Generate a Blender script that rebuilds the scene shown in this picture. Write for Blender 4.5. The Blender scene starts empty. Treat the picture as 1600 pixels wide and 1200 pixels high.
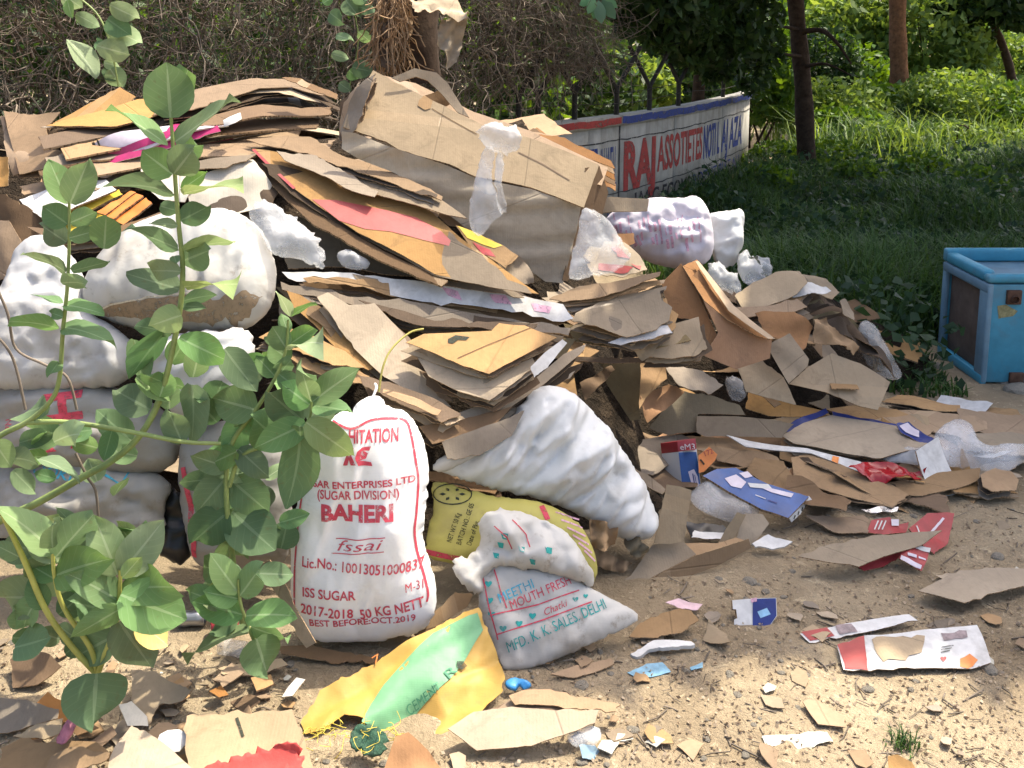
import bpy, bmesh, math, random
import numpy as np
from mathutils import Vector, Matrix
from mathutils.geometry import delaunay_2d_cdt
random.seed(7); RS = np.random.RandomState(11)
SC = bpy.context.scene
COL = SC.collection

# ------------------------------------------------------------------ camera, sky, sun, exposure
H = 1.8; PITCH = math.radians(9.1); FPX = 1500.0; PX0, PY0 = 800.0, 300.0
cam = bpy.data.cameras.new('camera'); camo = bpy.data.objects.new('camera', cam); COL.objects.link(camo)
camo.location = (0, 0, H); camo.rotation_euler = (math.pi/2 - PITCH, 0, 0)
cam.sensor_width = 36; cam.lens = 36*FPX/1600; cam.shift_y = -300/1600.0
cam.clip_start = 0.05; cam.clip_end = 2000
SC.camera = camo
SUNV = Vector((0.42, 0.30, 1.0)).normalized()      # direction towards the sun
w = bpy.data.worlds.new('World'); SC.world = w; w.use_nodes = True
nt = w.node_tree; nt.nodes.clear()
sky = nt.nodes.new('ShaderNodeTexSky'); sky.sky_type = 'NISHITA'; sky.sun_disc = False
sky.sun_elevation = math.asin(SUNV.z); sky.sun_rotation = math.atan2(SUNV.x, SUNV.y)
sky.air_density = 1.0; sky.dust_density = 6.0; sky.ozone_density = 1.0
bg = nt.nodes.new('ShaderNodeBackground'); bg.inputs[1].default_value = 0.15
wo = nt.nodes.new('ShaderNodeOutputWorld')
nt.links.new(sky.outputs[0], bg.inputs[0]); nt.links.new(bg.outputs[0], wo.inputs[0])
sl = bpy.data.lights.new('sun', 'SUN'); sl.energy = 3.4; sl.angle = math.radians(0.55); sl.color = (1.0, 0.91, 0.74)
so = bpy.data.objects.new('sun', sl); COL.objects.link(so)
so.rotation_euler = SUNV.to_track_quat('Z', 'Y').to_euler(); so.location = SUNV*30
SC.view_settings.view_transform = 'Standard'; SC.view_settings.look = 'None'
SC.view_settings.gamma = 1; SC.view_settings.use_curve_mapping = False
SC.view_settings.exposure = 1.28
SC.cycles.use_adaptive_sampling = True; SC.cycles.adaptive_threshold = 0.02; SC.cycles.use_denoising = True; SC.cycles.max_bounces = 6; SC.cycles.diffuse_bounces = 3; SC.cycles.glossy_bounces = 2; SC.cycles.transmission_bounces = 3; SC.cycles.transparent_max_bounces = 8

# ------------------------------------------------------------------ helpers
FW = np.array((0, math.cos(PITCH), -math.sin(PITCH))); UPV = np.array((0, math.sin(PITCH), math.cos(PITCH)))
CAM = np.array((0., 0., H))
def ray(x, y):
    return np.array((1., 0, 0))*((x-PX0)/FPX) + UPV*((PY0-y)/FPX) + FW
def P(x, y, Y):
    d = ray(x, y); return CAM + d*(Y/d[1])
def G(x, y, z=0.0):
    d = ray(x, y); return CAM + d*((z-H)/d[2])
def nz(v):
    v = np.array(v, float); return v/np.linalg.norm(v)

def _hash(i, j, s):
    n = (i.astype(np.int64)*374761393 + j.astype(np.int64)*668265263 + int(s)*1274126177) & 0xffffffff
    n = ((n ^ (n >> 13))*1274126177) & 0xffffffff
    n = ((n ^ (n >> 15))*2246822519) & 0xffffffff
    return ((n ^ (n >> 16)) & 0xffff)/65535.0
def vn(x, y, s=0):
    x = np.asarray(x, float); y = np.asarray(y, float)
    i = np.floor(x); j = np.floor(y); fx = x-i; fy = y-j
    fx = fx*fx*fx*(fx*(fx*6-15)+10); fy = fy*fy*fy*(fy*(fy*6-15)+10)
    a = _hash(i, j, s); b = _hash(i+1, j, s); c = _hash(i, j+1, s); d = _hash(i+1, j+1, s)
    return (a*(1-fx)+b*fx)*(1-fy) + (c*(1-fx)+d*fx)*fy - 0.5       # -0.5 .. 0.5
def fbm(x, y, s=0, o=4):
    t = 0; a = 1.0
    for k in range(o):
        t = t + a*vn(x*2**k+k*17.3, y*2**k-k*9.1, s+k); a *= 0.5
    return t
def ridge(x, y, s=0, o=3):
    t = 0; a = 1.0
    for k in range(o):
        t = t + a*(0.5-2*np.abs(vn(x*2**k+k*7.7, y*2**k-k*3.3, s+k))); a *= 0.5
    return t

def crease(u, v, sd, f, kdirs=4, ang=None, spread=3.14):
    """crisp folds: triangle waves along a few directions, each fading in and out"""
    r = np.random.RandomState(sd % 99991); t = 0
    for k in range(kdirs):
        a = (r.uniform(0, math.pi) if ang is None else ang+r.uniform(-.5, .5)*spread); ff = f*r.uniform(.6, 1.6)
        p = (u*math.cos(a)+v*math.sin(a))*ff+r.uniform(0, 9)+0.55*fbm(u*ff*.35+k, v*ff*.35, sd+k, 2)
        w_ = np.clip(fbm(u*f*.35+9*k, v*f*.35+sd, sd+20+k, 2)*1.6+.55, 0, 1)
        t = t + w_*(np.abs(2*(p-np.floor(p))-1)-.5)/kdirs**.5
    return t
class Facets:
    """height field of flat random triangles meeting in sharp creases, as in crumpled sheet"""
    def __init__(s, lo, hi, sp, seed, ang=0.0, stretch=1.0):
        r = np.random.RandomState(seed % 99991); s.c, s.s, s.st = math.cos(ang), math.sin(ang), stretch
        cor = np.array([(x, y) for x in (lo[0], hi[0]) for y in (lo[1], hi[1])]); q = s.tr(cor[:, 0], cor[:, 1]); a = q.min(0)-sp*1.5; b = q.max(0)+sp*1.5
        gx, gy = np.meshgrid(np.arange(a[0], b[0], sp), np.arange(a[1], b[1], sp)); p = np.stack([gx.ravel(), gy.ravel()], 1)+r.uniform(-.42, .42, (gx.size, 2))*sp
        vs, es, fs, _, _, _ = delaunay_2d_cdt([Vector(v) for v in p], [], [], 0, 1e-6)
        s.p = np.array([tuple(v) for v in vs]); s.z = r.uniform(-1, 1, len(s.p)); s.f = np.array([f for f in fs if len(f) == 3])
    def tr(s, u, v): return np.stack([(u*s.c+v*s.s)/s.st, -u*s.s+v*s.c], -1)
    def __call__(s, u, v):
        q = s.tr(np.asarray(u, float), np.asarray(v, float)); out = np.zeros(len(q))
        A, B, C = s.p[s.f[:, 0]], s.p[s.f[:, 1]], s.p[s.f[:, 2]]
        lo = np.minimum(np.minimum(A, B), C); hi = np.maximum(np.maximum(A, B), C); Lq, Hq = q.min(0), q.max(0)
        for k in np.nonzero((hi >= Lq).all(1) & (lo <= Hq).all(1))[0]:
            m = (q[:, 0] >= lo[k, 0]) & (q[:, 0] <= hi[k, 0]) & (q[:, 1] >= lo[k, 1]) & (q[:, 1] <= hi[k, 1])
            if not m.any(): continue
            idx = np.nonzero(m)[0]; w = q[idx]; a, b, c = A[k], B[k], C[k]; d = (b[1]-c[1])*(a[0]-c[0])+(c[0]-b[0])*(a[1]-c[1])
            if abs(d) < 1e-12: continue
            l1 = ((b[1]-c[1])*(w[:, 0]-c[0])+(c[0]-b[0])*(w[:, 1]-c[1]))/d; l2 = ((c[1]-a[1])*(w[:, 0]-c[0])+(a[0]-c[0])*(w[:, 1]-c[1]))/d; l3 = 1-l1-l2
            ok = (l1 > -1e-6) & (l2 > -1e-6) & (l3 > -1e-6); z = s.z[s.f[k]]
            out[idx[ok]] = l1[ok]*z[0]+l2[ok]*z[1]+l3[ok]*z[2]
        return out
def tag(o, label=None, cat=None, group=None, kind=None):
    if label: o['label'] = label
    if cat: o['category'] = cat
    if group: o['group'] = group
    if kind: o['kind'] = kind
    return o
def link(name, me, loc=(0, 0, 0), parent=None):
    o = bpy.data.objects.new(name, me); COL.objects.link(o)
    if parent is not None:
        o.parent = parent; o.location = Vector(loc) - wloc(parent)
    else:
        o.location = loc
    return o
def wloc(o):
    v = Vector((0, 0, 0))
    while o is not None:
        v = v + o.location; o = o.parent
    return v
def empty(name, loc, label, cat, group=None):
    o = bpy.data.objects.new(name, None); COL.objects.link(o); o.location = Vector(loc); o.empty_display_size = 0.05
    return tag(o, label, cat, group)
def mesh_np(name, V, F, mats, mi=None, uv=None, smooth=True):
    """V (n,3); F (m,k) int array of equal-size faces, or a list of faces"""
    me = bpy.data.meshes.new(name)
    V = np.asarray(V, float)
    if isinstance(F, np.ndarray):
        m, k = F.shape
        me.vertices.add(len(V)); me.vertices.foreach_set('co', V.ravel())
        me.loops.add(m*k); me.loops.foreach_set('vertex_index', F.astype(np.int32).ravel())
        me.polygons.add(m)
        me.polygons.foreach_set('loop_start', np.arange(0, m*k, k, dtype=np.int32))
        me.polygons.foreach_set('loop_total', np.full(m, k, dtype=np.int32))
        me.update(calc_edges=True)
    else:
        me.from_pydata([tuple(v) for v in V], [], [tuple(f) for f in F]); m = len(F)
    for mt in (mats if isinstance(mats, (list, tuple)) else [mats]): me.materials.append(mt)
    if mi is not None: me.polygons.foreach_set('material_index', np.asarray(mi, dtype=np.int32))
    if uv is not None:
        l = me.uv_layers.new(name='UVMap')
        idx = np.empty(len(me.loops), dtype=np.int32); me.loops.foreach_get('vertex_index', idx)
        l.data.foreach_set('uv', np.asarray(uv, float)[idx].ravel())
    if smooth is True: me.polygons.foreach_set('use_smooth', np.ones(len(me.polygons), dtype=bool))
    elif smooth is not False: me.polygons.foreach_set('use_smooth', np.asarray(smooth, dtype=bool))
    me.validate(); me.update()
    return me

def inside(poly, x, y):
    poly = np.asarray(poly); r = np.zeros(np.shape(x), bool); n = len(poly)
    for i in range(n):
        x1, y1 = poly[i]; x2, y2 = poly[(i+1) % n]
        if y1 == y2: continue
        c = ((y1 > y) != (y2 > y)) & (x < (x2-x1)*(y-y1)/(y2-y1)+x1)
        r ^= c
    return r
def bdist(poly, x, y):
    d = np.full(np.shape(x), 1e9); poly = np.asarray(poly); n = len(poly)
    for i in range(n):
        a = poly[i]; b = poly[(i+1) % n]; e = b-a; L = max((e*e).sum(), 1e-12)
        t = np.clip(((x-a[0])*e[0]+(y-a[1])*e[1])/L, 0, 1)
        d = np.minimum(d, np.hypot(x-a[0]-t*e[0], y-a[1]-t*e[1]))
    return d
def resample(poly, s, jag=0.0, seed=0, smooth=0):
    poly = np.asarray(poly, float)
    for _ in range(smooth):                      # corner cutting for soft outlines
        nx = np.roll(poly, -1, 0)
        poly = np.stack([poly*0.75+nx*0.25, poly*0.25+nx*0.75], 1).reshape(-1, 2)
    out = []; n = len(poly); acc = 0; rr = np.random.RandomState(seed % 9973)
    for i in range(n):
        a = poly[i]; b = poly[(i+1) % n]; L = np.hypot(*(b-a)); k = max(1, int(round(L/s)))
        nn = np.array((-(b-a)[1], (b-a)[0]))/max(L, 1e-9); tj = jag*(1.1 if rr.rand() < .45 else .2)
        for j in range(k):
            t = j/k; p = a+(b-a)*t
            if jag and j > 0:
                q = acc+L*t
                p = p + nn*tj*2.0*float(fbm(np.array(q/0.022), np.array(seed*3.7+i), seed, 3))
            out.append(p)
        acc += L
    return np.array(out)
def cdt(bound, s, seed=0, rings=()):
    """triangulate the inside of a closed outline with interior points about s apart"""
    rs = np.random.RandomState(seed)
    x0, y0 = bound.min(0); x1, y1 = bound.max(0)
    gx, gy = np.meshgrid(np.arange(x0, x1+s, s), np.arange(y0, y1+s, s*0.87))
    gx = gx + (np.arange(gx.shape[0]) % 2)[:, None]*s*0.5
    gx = (gx+rs.uniform(-.12, .12, gx.shape)*s).ravel(); gy = (gy+rs.uniform(-.12, .12, gy.shape)*s).ravel()
    m = inside(bound, gx, gy); gx = gx[m]; gy = gy[m]
    d = bdist(bound, gx, gy); lim = s*0.45 if not rings else max(rings)+s*0.35
    gx = gx[d > lim]; gy = gy[d > lim]
    pts = [bound, np.stack([gx, gy], 1)]
    for r in rings:
        e = np.roll(bound, -1, 0)-np.roll(bound, 1, 0); nn = np.stack([-e[:, 1], e[:, 0]], 1)
        nn /= np.maximum(np.hypot(nn[:, 0], nn[:, 1]), 1e-9)[:, None]
        a = 0.5*np.sum(bound[:, 0]*np.roll(bound[:, 1], -1)-np.roll(bound[:, 0], -1)*bound[:, 1])
        q = bound+nn*r*(1 if a > 0 else -1)
        k = inside(bound, q[:, 0], q[:, 1]) & (bdist(bound, q[:, 0], q[:, 1]) > r*0.7)
        pts.append(q[k])
    pts = np.concatenate(pts); nb = len(bound)
    vs, es, fs, ov, oe, of = delaunay_2d_cdt([Vector(p) for p in pts], [(i, (i+1) % nb) for i in range(nb)], [], 1, 1e-6)
    V2 = np.array([tuple(v) for v in vs]); F = np.array([f for f in fs if len(f) == 3], dtype=np.int32)
    a, b, c = V2[F[:, 0]], V2[F[:, 1]], V2[F[:, 2]]
    ar = (b[:, 0]-a[:, 0])*(c[:, 1]-a[:, 1])-(b[:, 1]-a[:, 1])*(c[:, 0]-a[:, 0])
    F[ar < 0] = F[ar < 0][:, ::-1]
    return V2, F
def bedges(F):
    cnt = {}
    for f in F:
        for i in range(3):
            e = (int(f[i]), int(f[(i+1) % 3])); k = (min(e), max(e)); cnt.setdefault(k, []).append(e)
    return [v[0] for v in cnt.values() if len(v) == 1]

class Surf:
    """a plane in space (through a point at distance Y, with normal n) plus a height function over it"""
    def __init__(s, cpx, Y, n, spin=0):
        s.O = P(cpx[0], cpx[1], Y); s.N = nz(n)
        if np.dot(s.N, s.O-CAM) > 0: s.N = -s.N
        u = np.cross((0, 0, 1), s.N)
        if np.linalg.norm(u) < 0.15: u = np.array((1., 0, 0)) - s.N*s.N[0]
        s.U = nz(u)
        if s.U[0] < 0: s.U = -s.U
        s.V = np.cross(s.N, s.U)
        s.h = lambda u, v: np.zeros(np.shape(u))
    def loc(s, px, off=0.0):
        d = ray(*px); t = np.dot(s.O+s.N*off-CAM, s.N)/np.dot(d, s.N); p = CAM+d*t-s.O
        return np.array((np.dot(p, s.U), np.dot(p, s.V)))
    def atpxs(s, pts):
        D = np.array([ray(*p) for p in pts]); dn = D@s.N; base = np.dot(s.O-CAM, s.N); h = np.zeros(len(D))
        for _ in range(5):
            p = CAM+D*((base+h)/dn)[:, None]-s.O; u = p@s.U; v = p@s.V; h = s.h(u, v)
        return np.stack([u, v], 1)
    def atpx(s, px):
        return s.atpxs([px])[0]
    def to3(s, u, v, off=0.0):
        h = s.h(u, v)+off
        return s.O+np.outer(u, s.U)+np.outer(v, s.V)+np.outer(h, s.N)

SEED = [100]
def nseed():
    SEED[0] += 1; return SEED[0]

def sheet(name, label, poly, Y, n, mats, th=0.0036, bend=0.012, jag=None, cat='cardboard', group=None, parent=None,
          curl=(0, 0), hf=None, spacing=None, flat=False, kfreq=2.2, warn=True):
    """a thick sheet whose outline is laid on a real plane; returns (object, surface)"""
    sd = nseed(); poly = [tuple(p) for p in poly]
    if jag is None: jag = 0.0035 if parent is None else 0.0012
    if parent is not None and bend == 0.012: bend = 0.006
    c = np.mean(poly, 0); S = Surf(c, Y, n)
    L = np.array([S.loc(p) for p in poly])
    size = (L.max(0)-L.min(0)).max(); jag = min(jag, size*.018)
    if warn and size > 1.3: print('BIG sheet', name, label, round(size, 2))
    sp = spacing or min(max(size/13, 0.016), 0.06)
    B = resample(L, sp*0.6, jag, sd)
    cu, cv = curl
    def hh(u, v, sd=sd):
        r = bend*(0.8*fbm(u*kfreq/max(size, .15)+sd, v*kfreq/max(size, .15), sd, 2)+1.3*crease(u, v, sd, kfreq*.55/max(size, .15), 3))
        r = r + cu*(u*u) + cv*(v*v)
        if hf is not None: r = r + hf(u, v)
        return r
    S.h = hh
    V2, F = cdt(B, sp, sd)
    o = build_sheet(name, S, V2, F, mats, th, parent, smooth=not flat)
    if parent is None: tag(o, label, cat, group)
    elif label: o['label'] = label
    return o, S
def build_sheet(name, S, V2, F, mats, th, parent=None, off=0.0, smooth=True):
    T = S.to3(V2[:, 0], V2[:, 1], off); Bm = T-S.N*th; n = len(V2)
    E = np.array(bedges(F)); ne = len(E)
    idx = np.unique(E); mp = {int(a): 2*n+i for i, a in enumerate(idx)}; k = len(idx)
    V = np.concatenate([T, Bm, T[idx], Bm[idx]])
    sF = []
    for a, b in E:
        A, Bb = mp[int(a)], mp[int(b)]; sF += [(A, A+k, Bb+k), (A, Bb+k, Bb)]
    FF = np.concatenate([F, F[:, ::-1]+n, np.array(sF, dtype=np.int32)])
    mi = np.concatenate([np.zeros(len(F)), np.ones(len(F)), np.full(len(sF), 2)])
    sm = np.concatenate([np.ones(2*len(F), bool), np.zeros(len(sF), bool)])
    uv = np.concatenate([V2, V2, V2[idx], V2[idx]])
    c = V.mean(0)
    if not isinstance(mats, (list, tuple)): mats = [mats, mats, mats]
    me = mesh_np(name, V-c, FF, mats, mi, uv, sm if smooth else False)
    return link(name, me, c, parent)

def inflate(poly, res=72, its=500):
    poly = np.asarray(poly); lo = poly.min(0); hi = poly.max(0); d = max(hi-lo)/res; lo = lo-2*d
    nx = int((hi[0]-lo[0])/d)+4; ny = int((hi[1]-lo[1])/d)+4
    gx, gy = np.meshgrid(lo[0]+np.arange(nx)*d, lo[1]+np.arange(ny)*d)
    m = inside(poly, gx, gy); f = np.zeros(m.shape)
    for _ in range(its):
        f[1:-1, 1:-1] = (f[:-2, 1:-1]+f[2:, 1:-1]+f[1:-1, :-2]+f[1:-1, 2:]+1)*0.25
        f *= m
    f = np.sqrt(np.maximum(f, 0)/max(f.max(), 1e-9))
    def s(u, v):
        x = np.clip((np.asarray(u)-lo[0])/d, 0, nx-1.001); y = np.clip((np.asarray(v)-lo[1])/d, 0, ny-1.001)
        i = x.astype(int); j = y.astype(int); a = x-i; b = y-j
        return (f[j, i]*(1-a)+f[j, i+1]*a)*(1-b)+(f[j+1, i]*(1-a)+f[j+1, i+1]*a)*b
    return s
def sack(name, label, poly, Y, n, mat, bulge=0.1, back=0.1, wr=0.012, wdir=0.0, wk=(14, 4), cat='sack', group=None,
         parent=None, sp=0.0115, jag=0.006, power=1.0, crump=0.0, extra=None, smooth=1):
    """a filled bag: the outline is a real pillow, inflated both ways, with folds running along wdir"""
    sd = nseed(); c = np.mean(np.array(poly, float), 0); S = Surf(c, Y, n)
    L = np.array([S.loc(p) for p in poly])
    B = resample(L, sp*0.9, jag, sd, smooth)
    inf = inflate(B); lo_, hi_ = B.min(0), B.max(0); big_ = max(hi_-lo_); f1 = Facets(lo_, hi_, max(.045, .55/wk[0]), sd, wdir, 3.6); f2 = Facets(lo_, hi_, max(.024, .28/wk[0]), sd+1, wdir+.25, 2.6)
    f3 = Facets(lo_, hi_, min(.085, big_*.3), sd+2); f4 = Facets(lo_, hi_, min(.036, big_*.14), sd+3)
    ca, sa = math.cos(wdir), math.sin(wdir)
    def hh(u, v):
        u = np.asarray(u, float); v = np.asarray(v, float); i = inf(u, v)
        a = u*ca+v*sa; b = -u*sa+v*ca
        q = 0.25*fbm(u*5+sd, v*5, sd+40, 2)
        r = bulge*np.power(i, power)
        r = r + wr*i*(.62*f1(u, v)+.30*f2(u, v)) + wr*0.5*i*fbm(u*4, v*4, sd+9, 2)
        if crump: r = r + crump*np.sqrt(i)*(.42*f3(u, v)+.20*f4(u, v))
        if extra is not None: r = r + extra(u, v, i)
        return r
    S.h = hh
    V2, F = cdt(B, sp, sd, rings=(sp*0.35,))
    hb = -back*inf(V2[:, 0], V2[:, 1])
    T = S.to3(V2[:, 0], V2[:, 1]); Bk = S.O+np.outer(V2[:, 0], S.U)+np.outer(V2[:, 1], S.V)+np.outer(hb, S.N)
    be = set(int(i) for e in bedges(F) for i in e); n0 = len(V2)
    remap = np.arange(n0)+n0
    for i in be: remap[i] = i
    FF = np.concatenate([F, remap[F][:, ::-1]])
    V = np.concatenate([T, Bk]); used = np.unique(FF); inv = np.zeros(len(V), int); inv[used] = np.arange(len(used))
    isfilm = mat.name.endswith('_film')
    uv = np.concatenate([V2, V2])[used]; V = V[used]; c3 = V.mean(0); c3[2] = V[:, 2].min()
    o = link(name, mesh_np(name, V-c3, inv[FF], mat, None, uv, False), c3, parent)
    if parent is None: tag(o, label, cat, group)
    return o, S

def text2d(s, bold=0.0, shear=0.0):
    cu = bpy.data.curves.new('t', 'FONT'); cu.body = s; cu.offset = bold; cu.shear = shear; cu.resolution_u = 3
    o = bpy.data.objects.new('t', cu); COL.objects.link(o)
    dg = bpy.context.evaluated_depsgraph_get(); me = bpy.data.meshes.new_from_object(o.evaluated_get(dg))
    V = np.array([tuple(v.co)[:2] for v in me.vertices]) if len(me.vertices) else np.zeros((0, 2))
    F = [tuple(p.vertices) for p in me.polygons]
    bpy.data.objects.remove(o); bpy.data.curves.remove(cu); bpy.data.meshes.remove(me)
    return V, F
def gridcut(V2, F, s):
    bm = bmesh.new(); vs = [bm.verts.new((p[0], p[1], 0)) for p in V2]
    for f in F:
        try: bm.faces.new([vs[i] for i in f])
        except ValueError: pass
    lo = V2.min(0); hi = V2.max(0)
    for ax in (0, 1):
        for q in np.arange(lo[ax]+s, hi[ax], s):
            co = [0, 0, 0]; no = [0, 0, 0]; co[ax] = q; no[ax] = 1
            bmesh.ops.bisect_plane(bm, geom=bm.verts[:]+bm.edges[:]+bm.faces[:], plane_co=co, plane_no=no, dist=1e-6)
    bmesh.ops.triangulate(bm, faces=bm.faces[:])
    bm.verts.index_update()
    V = np.array([tuple(v.co)[:2] for v in bm.verts]); Fo = np.array([[v.index for v in f.verts] for f in bm.faces], dtype=np.int32)
    bm.free(); return V, Fo
def place_print(name, S, V2, F, mat, parent, off=0.002, s=0.012, cut=True, label=None):
    if cut: V2, F = gridcut(V2, F, s)
    T = S.to3(V2[:, 0], V2[:, 1], off); c = T.mean(0)
    F = np.array(F, dtype=np.int32)
    a, b, cc = V2[F[:, 0]], V2[F[:, 1]], V2[F[:, 2]]
    ar = (b[:, 0]-a[:, 0])*(cc[:, 1]-a[:, 1])-(b[:, 1]-a[:, 1])*(cc[:, 0]-a[:, 0]); F[ar < 0] = F[ar < 0][:, ::-1]
    o = link(name, mesh_np(name, T-c, F, mat, None, V2, True), c, parent)
    if label: o['label'] = label
    return o
def text_on(S, parent, s, p0, p1, hpx, mat, bold=0.0, shear=0.0, off=0.002, name='lettering'):
    """lettering whose baseline runs from pixel p0 to p1 on the surface, cap height hpx"""
    V, F = text2d(s, bold, shear)
    if not len(V): return
    a, b = S.atpxs([p0, p1]); ex = nz(np.append(b-a, 0))[:2]; L = np.hypot(*(b-a)); ey = np.array((-ex[1], ex[0]))
    dx, dy = p1[0]-p0[0], p1[1]-p0[1]; q = math.hypot(dx, dy)
    c = S.atpx((p0[0]+dy/q*hpx, p0[1]-dx/q*hpx)); hh = abs(np.dot(c-a, ey))
    x0 = V[:, 0].min(); x1 = V[:, 0].max()
    W = a+np.outer((V[:, 0]-x0)/(x1-x0)*L, ex)+np.outer(V[:, 1]/0.70*hh, ey)
    return place_print(name, S, W, F, mat, parent, off)
def stripe_px(S, pts, wpx):
    L = S.atpxs(pts); wd = wpx/FPX*np.linalg.norm(S.O-CAM)
    out = []
    for i in range(len(L)):
        t = L[min(i+1, len(L)-1)]-L[max(i-1, 0)]; t = t/max(np.hypot(*t), 1e-9); nn = np.array((-t[1], t[0]))
        out.append((L[i]+nn*wd/2, L[i]-nn*wd/2))
    V = np.array([q for p in out for q in p]); F = [(2*i, 2*i+1, 2*i+3, 2*i+2) for i in range(len(L)-1)]
    return V, F
def stripe_on(S, parent, pts, wpx, mat, off=0.002, name='printed_line'):
    V, F = stripe_px(S, pts, wpx); return place_print(name, S, V, F, mat, parent, off)
def patch_on(S, parent, poly, mat, off=0.0016, name='printed_patch', jag=0.0, label=None, sp=0.02):
    L = S.atpxs(poly); B = resample(L, sp, jag, nseed()); V2, F = cdt(B, sp*1.3, 1)
    return place_print(name, S, V2, F, mat, parent, off, cut=False, label=label)

def tube(path, rad, sides=6):
    path = np.asarray(path, float); n = len(path); rad = np.broadcast_to(rad, (n,))
    t = np.gradient(path, axis=0); t /= np.maximum(np.linalg.norm(t, axis=1), 1e-9)[:, None]
    ref = np.array((0.31, 0.77, 0.55)); a = np.cross(t, ref); a /= np.maximum(np.linalg.norm(a, axis=1), 1e-9)[:, None]; b = np.cross(t, a)
    ang = np.arange(sides)*2*math.pi/sides
    V = (path[:, None, :]+rad[:, None, None]*(np.cos(ang)[None, :, None]*a[:, None, :]+np.sin(ang)[None, :, None]*b[:, None, :])).reshape(-1, 3)
    i = np.arange(n-1)[:, None]*sides; j = np.arange(sides)[None, :]; k = (j+1) % sides
    F = np.stack([i+j, i+k, i+sides+k, i+sides+j], -1).reshape(-1, 4)
    return V, F
def tubes_batch(Pth, R, sides=3):
    N, n, _ = Pth.shape; t = np.gradient(Pth, axis=1); t /= np.maximum(np.linalg.norm(t, axis=2), 1e-9)[..., None]
    a = np.cross(t, np.array((0.31, 0.77, 0.55))); a /= np.maximum(np.linalg.norm(a, axis=2), 1e-9)[..., None]; b = np.cross(t, a)
    ang = np.arange(sides)*2*math.pi/sides
    V = Pth[:, :, None, :]+R[:, :, None, None]*(np.cos(ang)[:, None]*a[:, :, None, :]+np.sin(ang)[:, None]*b[:, :, None, :])
    i = (np.arange(N)[:, None, None]*n*sides)+np.arange(n-1)[None, :, None]*sides; j = np.arange(sides)[None, None, :]; k = (j+1) % sides
    F = np.stack([i+j, i+k, i+sides+k, i+sides+j], -1).reshape(-1, 4)
    return V.reshape(-1, 3), F
def join(parts):
    Vs = []; Fs = []; o = 0
    for V, F in parts:
        Vs.append(V); Fs.append(np.asarray(F)+o); o += len(V)
    return np.concatenate(Vs), np.concatenate(Fs)
def smoothpath(pts, k=6):
    pts = np.asarray(pts, float); out = []
    n = len(pts)
    for i in range(n-1):
        p0 = pts[max(i-1, 0)]; p1 = pts[i]; p2 = pts[i+1]; p3 = pts[min(i+2, n-1)]
        for j in range(k):
            t = j/k
            out.append(0.5*((2*p1)+(-p0+p2)*t+(2*p0-5*p1+4*p2-p3)*t*t+(-p0+3*p1-3*p2+p3)*t**3))
    out.append(pts[-1]); return np.array(out)
def boxes(lst):
    """list of (corner, e1, e2, e3) -> quads"""
    Vs = []; Fs = []
    for k, (c, a, b, d) in enumerate(lst):
        c, a, b, d = [np.array(q, float) for q in (c, a, b, d)]
        if np.dot(np.cross(a, b), d) < 0: a, b = b, a
        Vs += [c, c+a, c+a+b, c+b, c+d, c+a+d, c+a+b+d, c+b+d]; o = 8*k
        Fs += [(o, o+3, o+2, o+1), (o+4, o+5, o+6, o+7), (o, o+1, o+5, o+4), (o+1, o+2, o+6, o+5), (o+2, o+3, o+7, o+6), (o+3, o, o+4, o+7)]
    return np.array(Vs), np.array(Fs)
def box_obj(name, lst, mat, parent=None, bevel=0.0, uv=True):
    V, F = boxes(lst); c = V.mean(0); c[2] = V[:, 2].min()
    me = mesh_np(name, V-c, F, mat, smooth=False)
    bm = bmesh.new(); bm.from_mesh(me)
    if bevel: bmesh.ops.bevel(bm, geom=bm.edges[:], offset=bevel, segments=2, affect='EDGES', profile=0.5)
    bm.to_mesh(me); bm.free()
    return link(name, me, c, parent)

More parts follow.
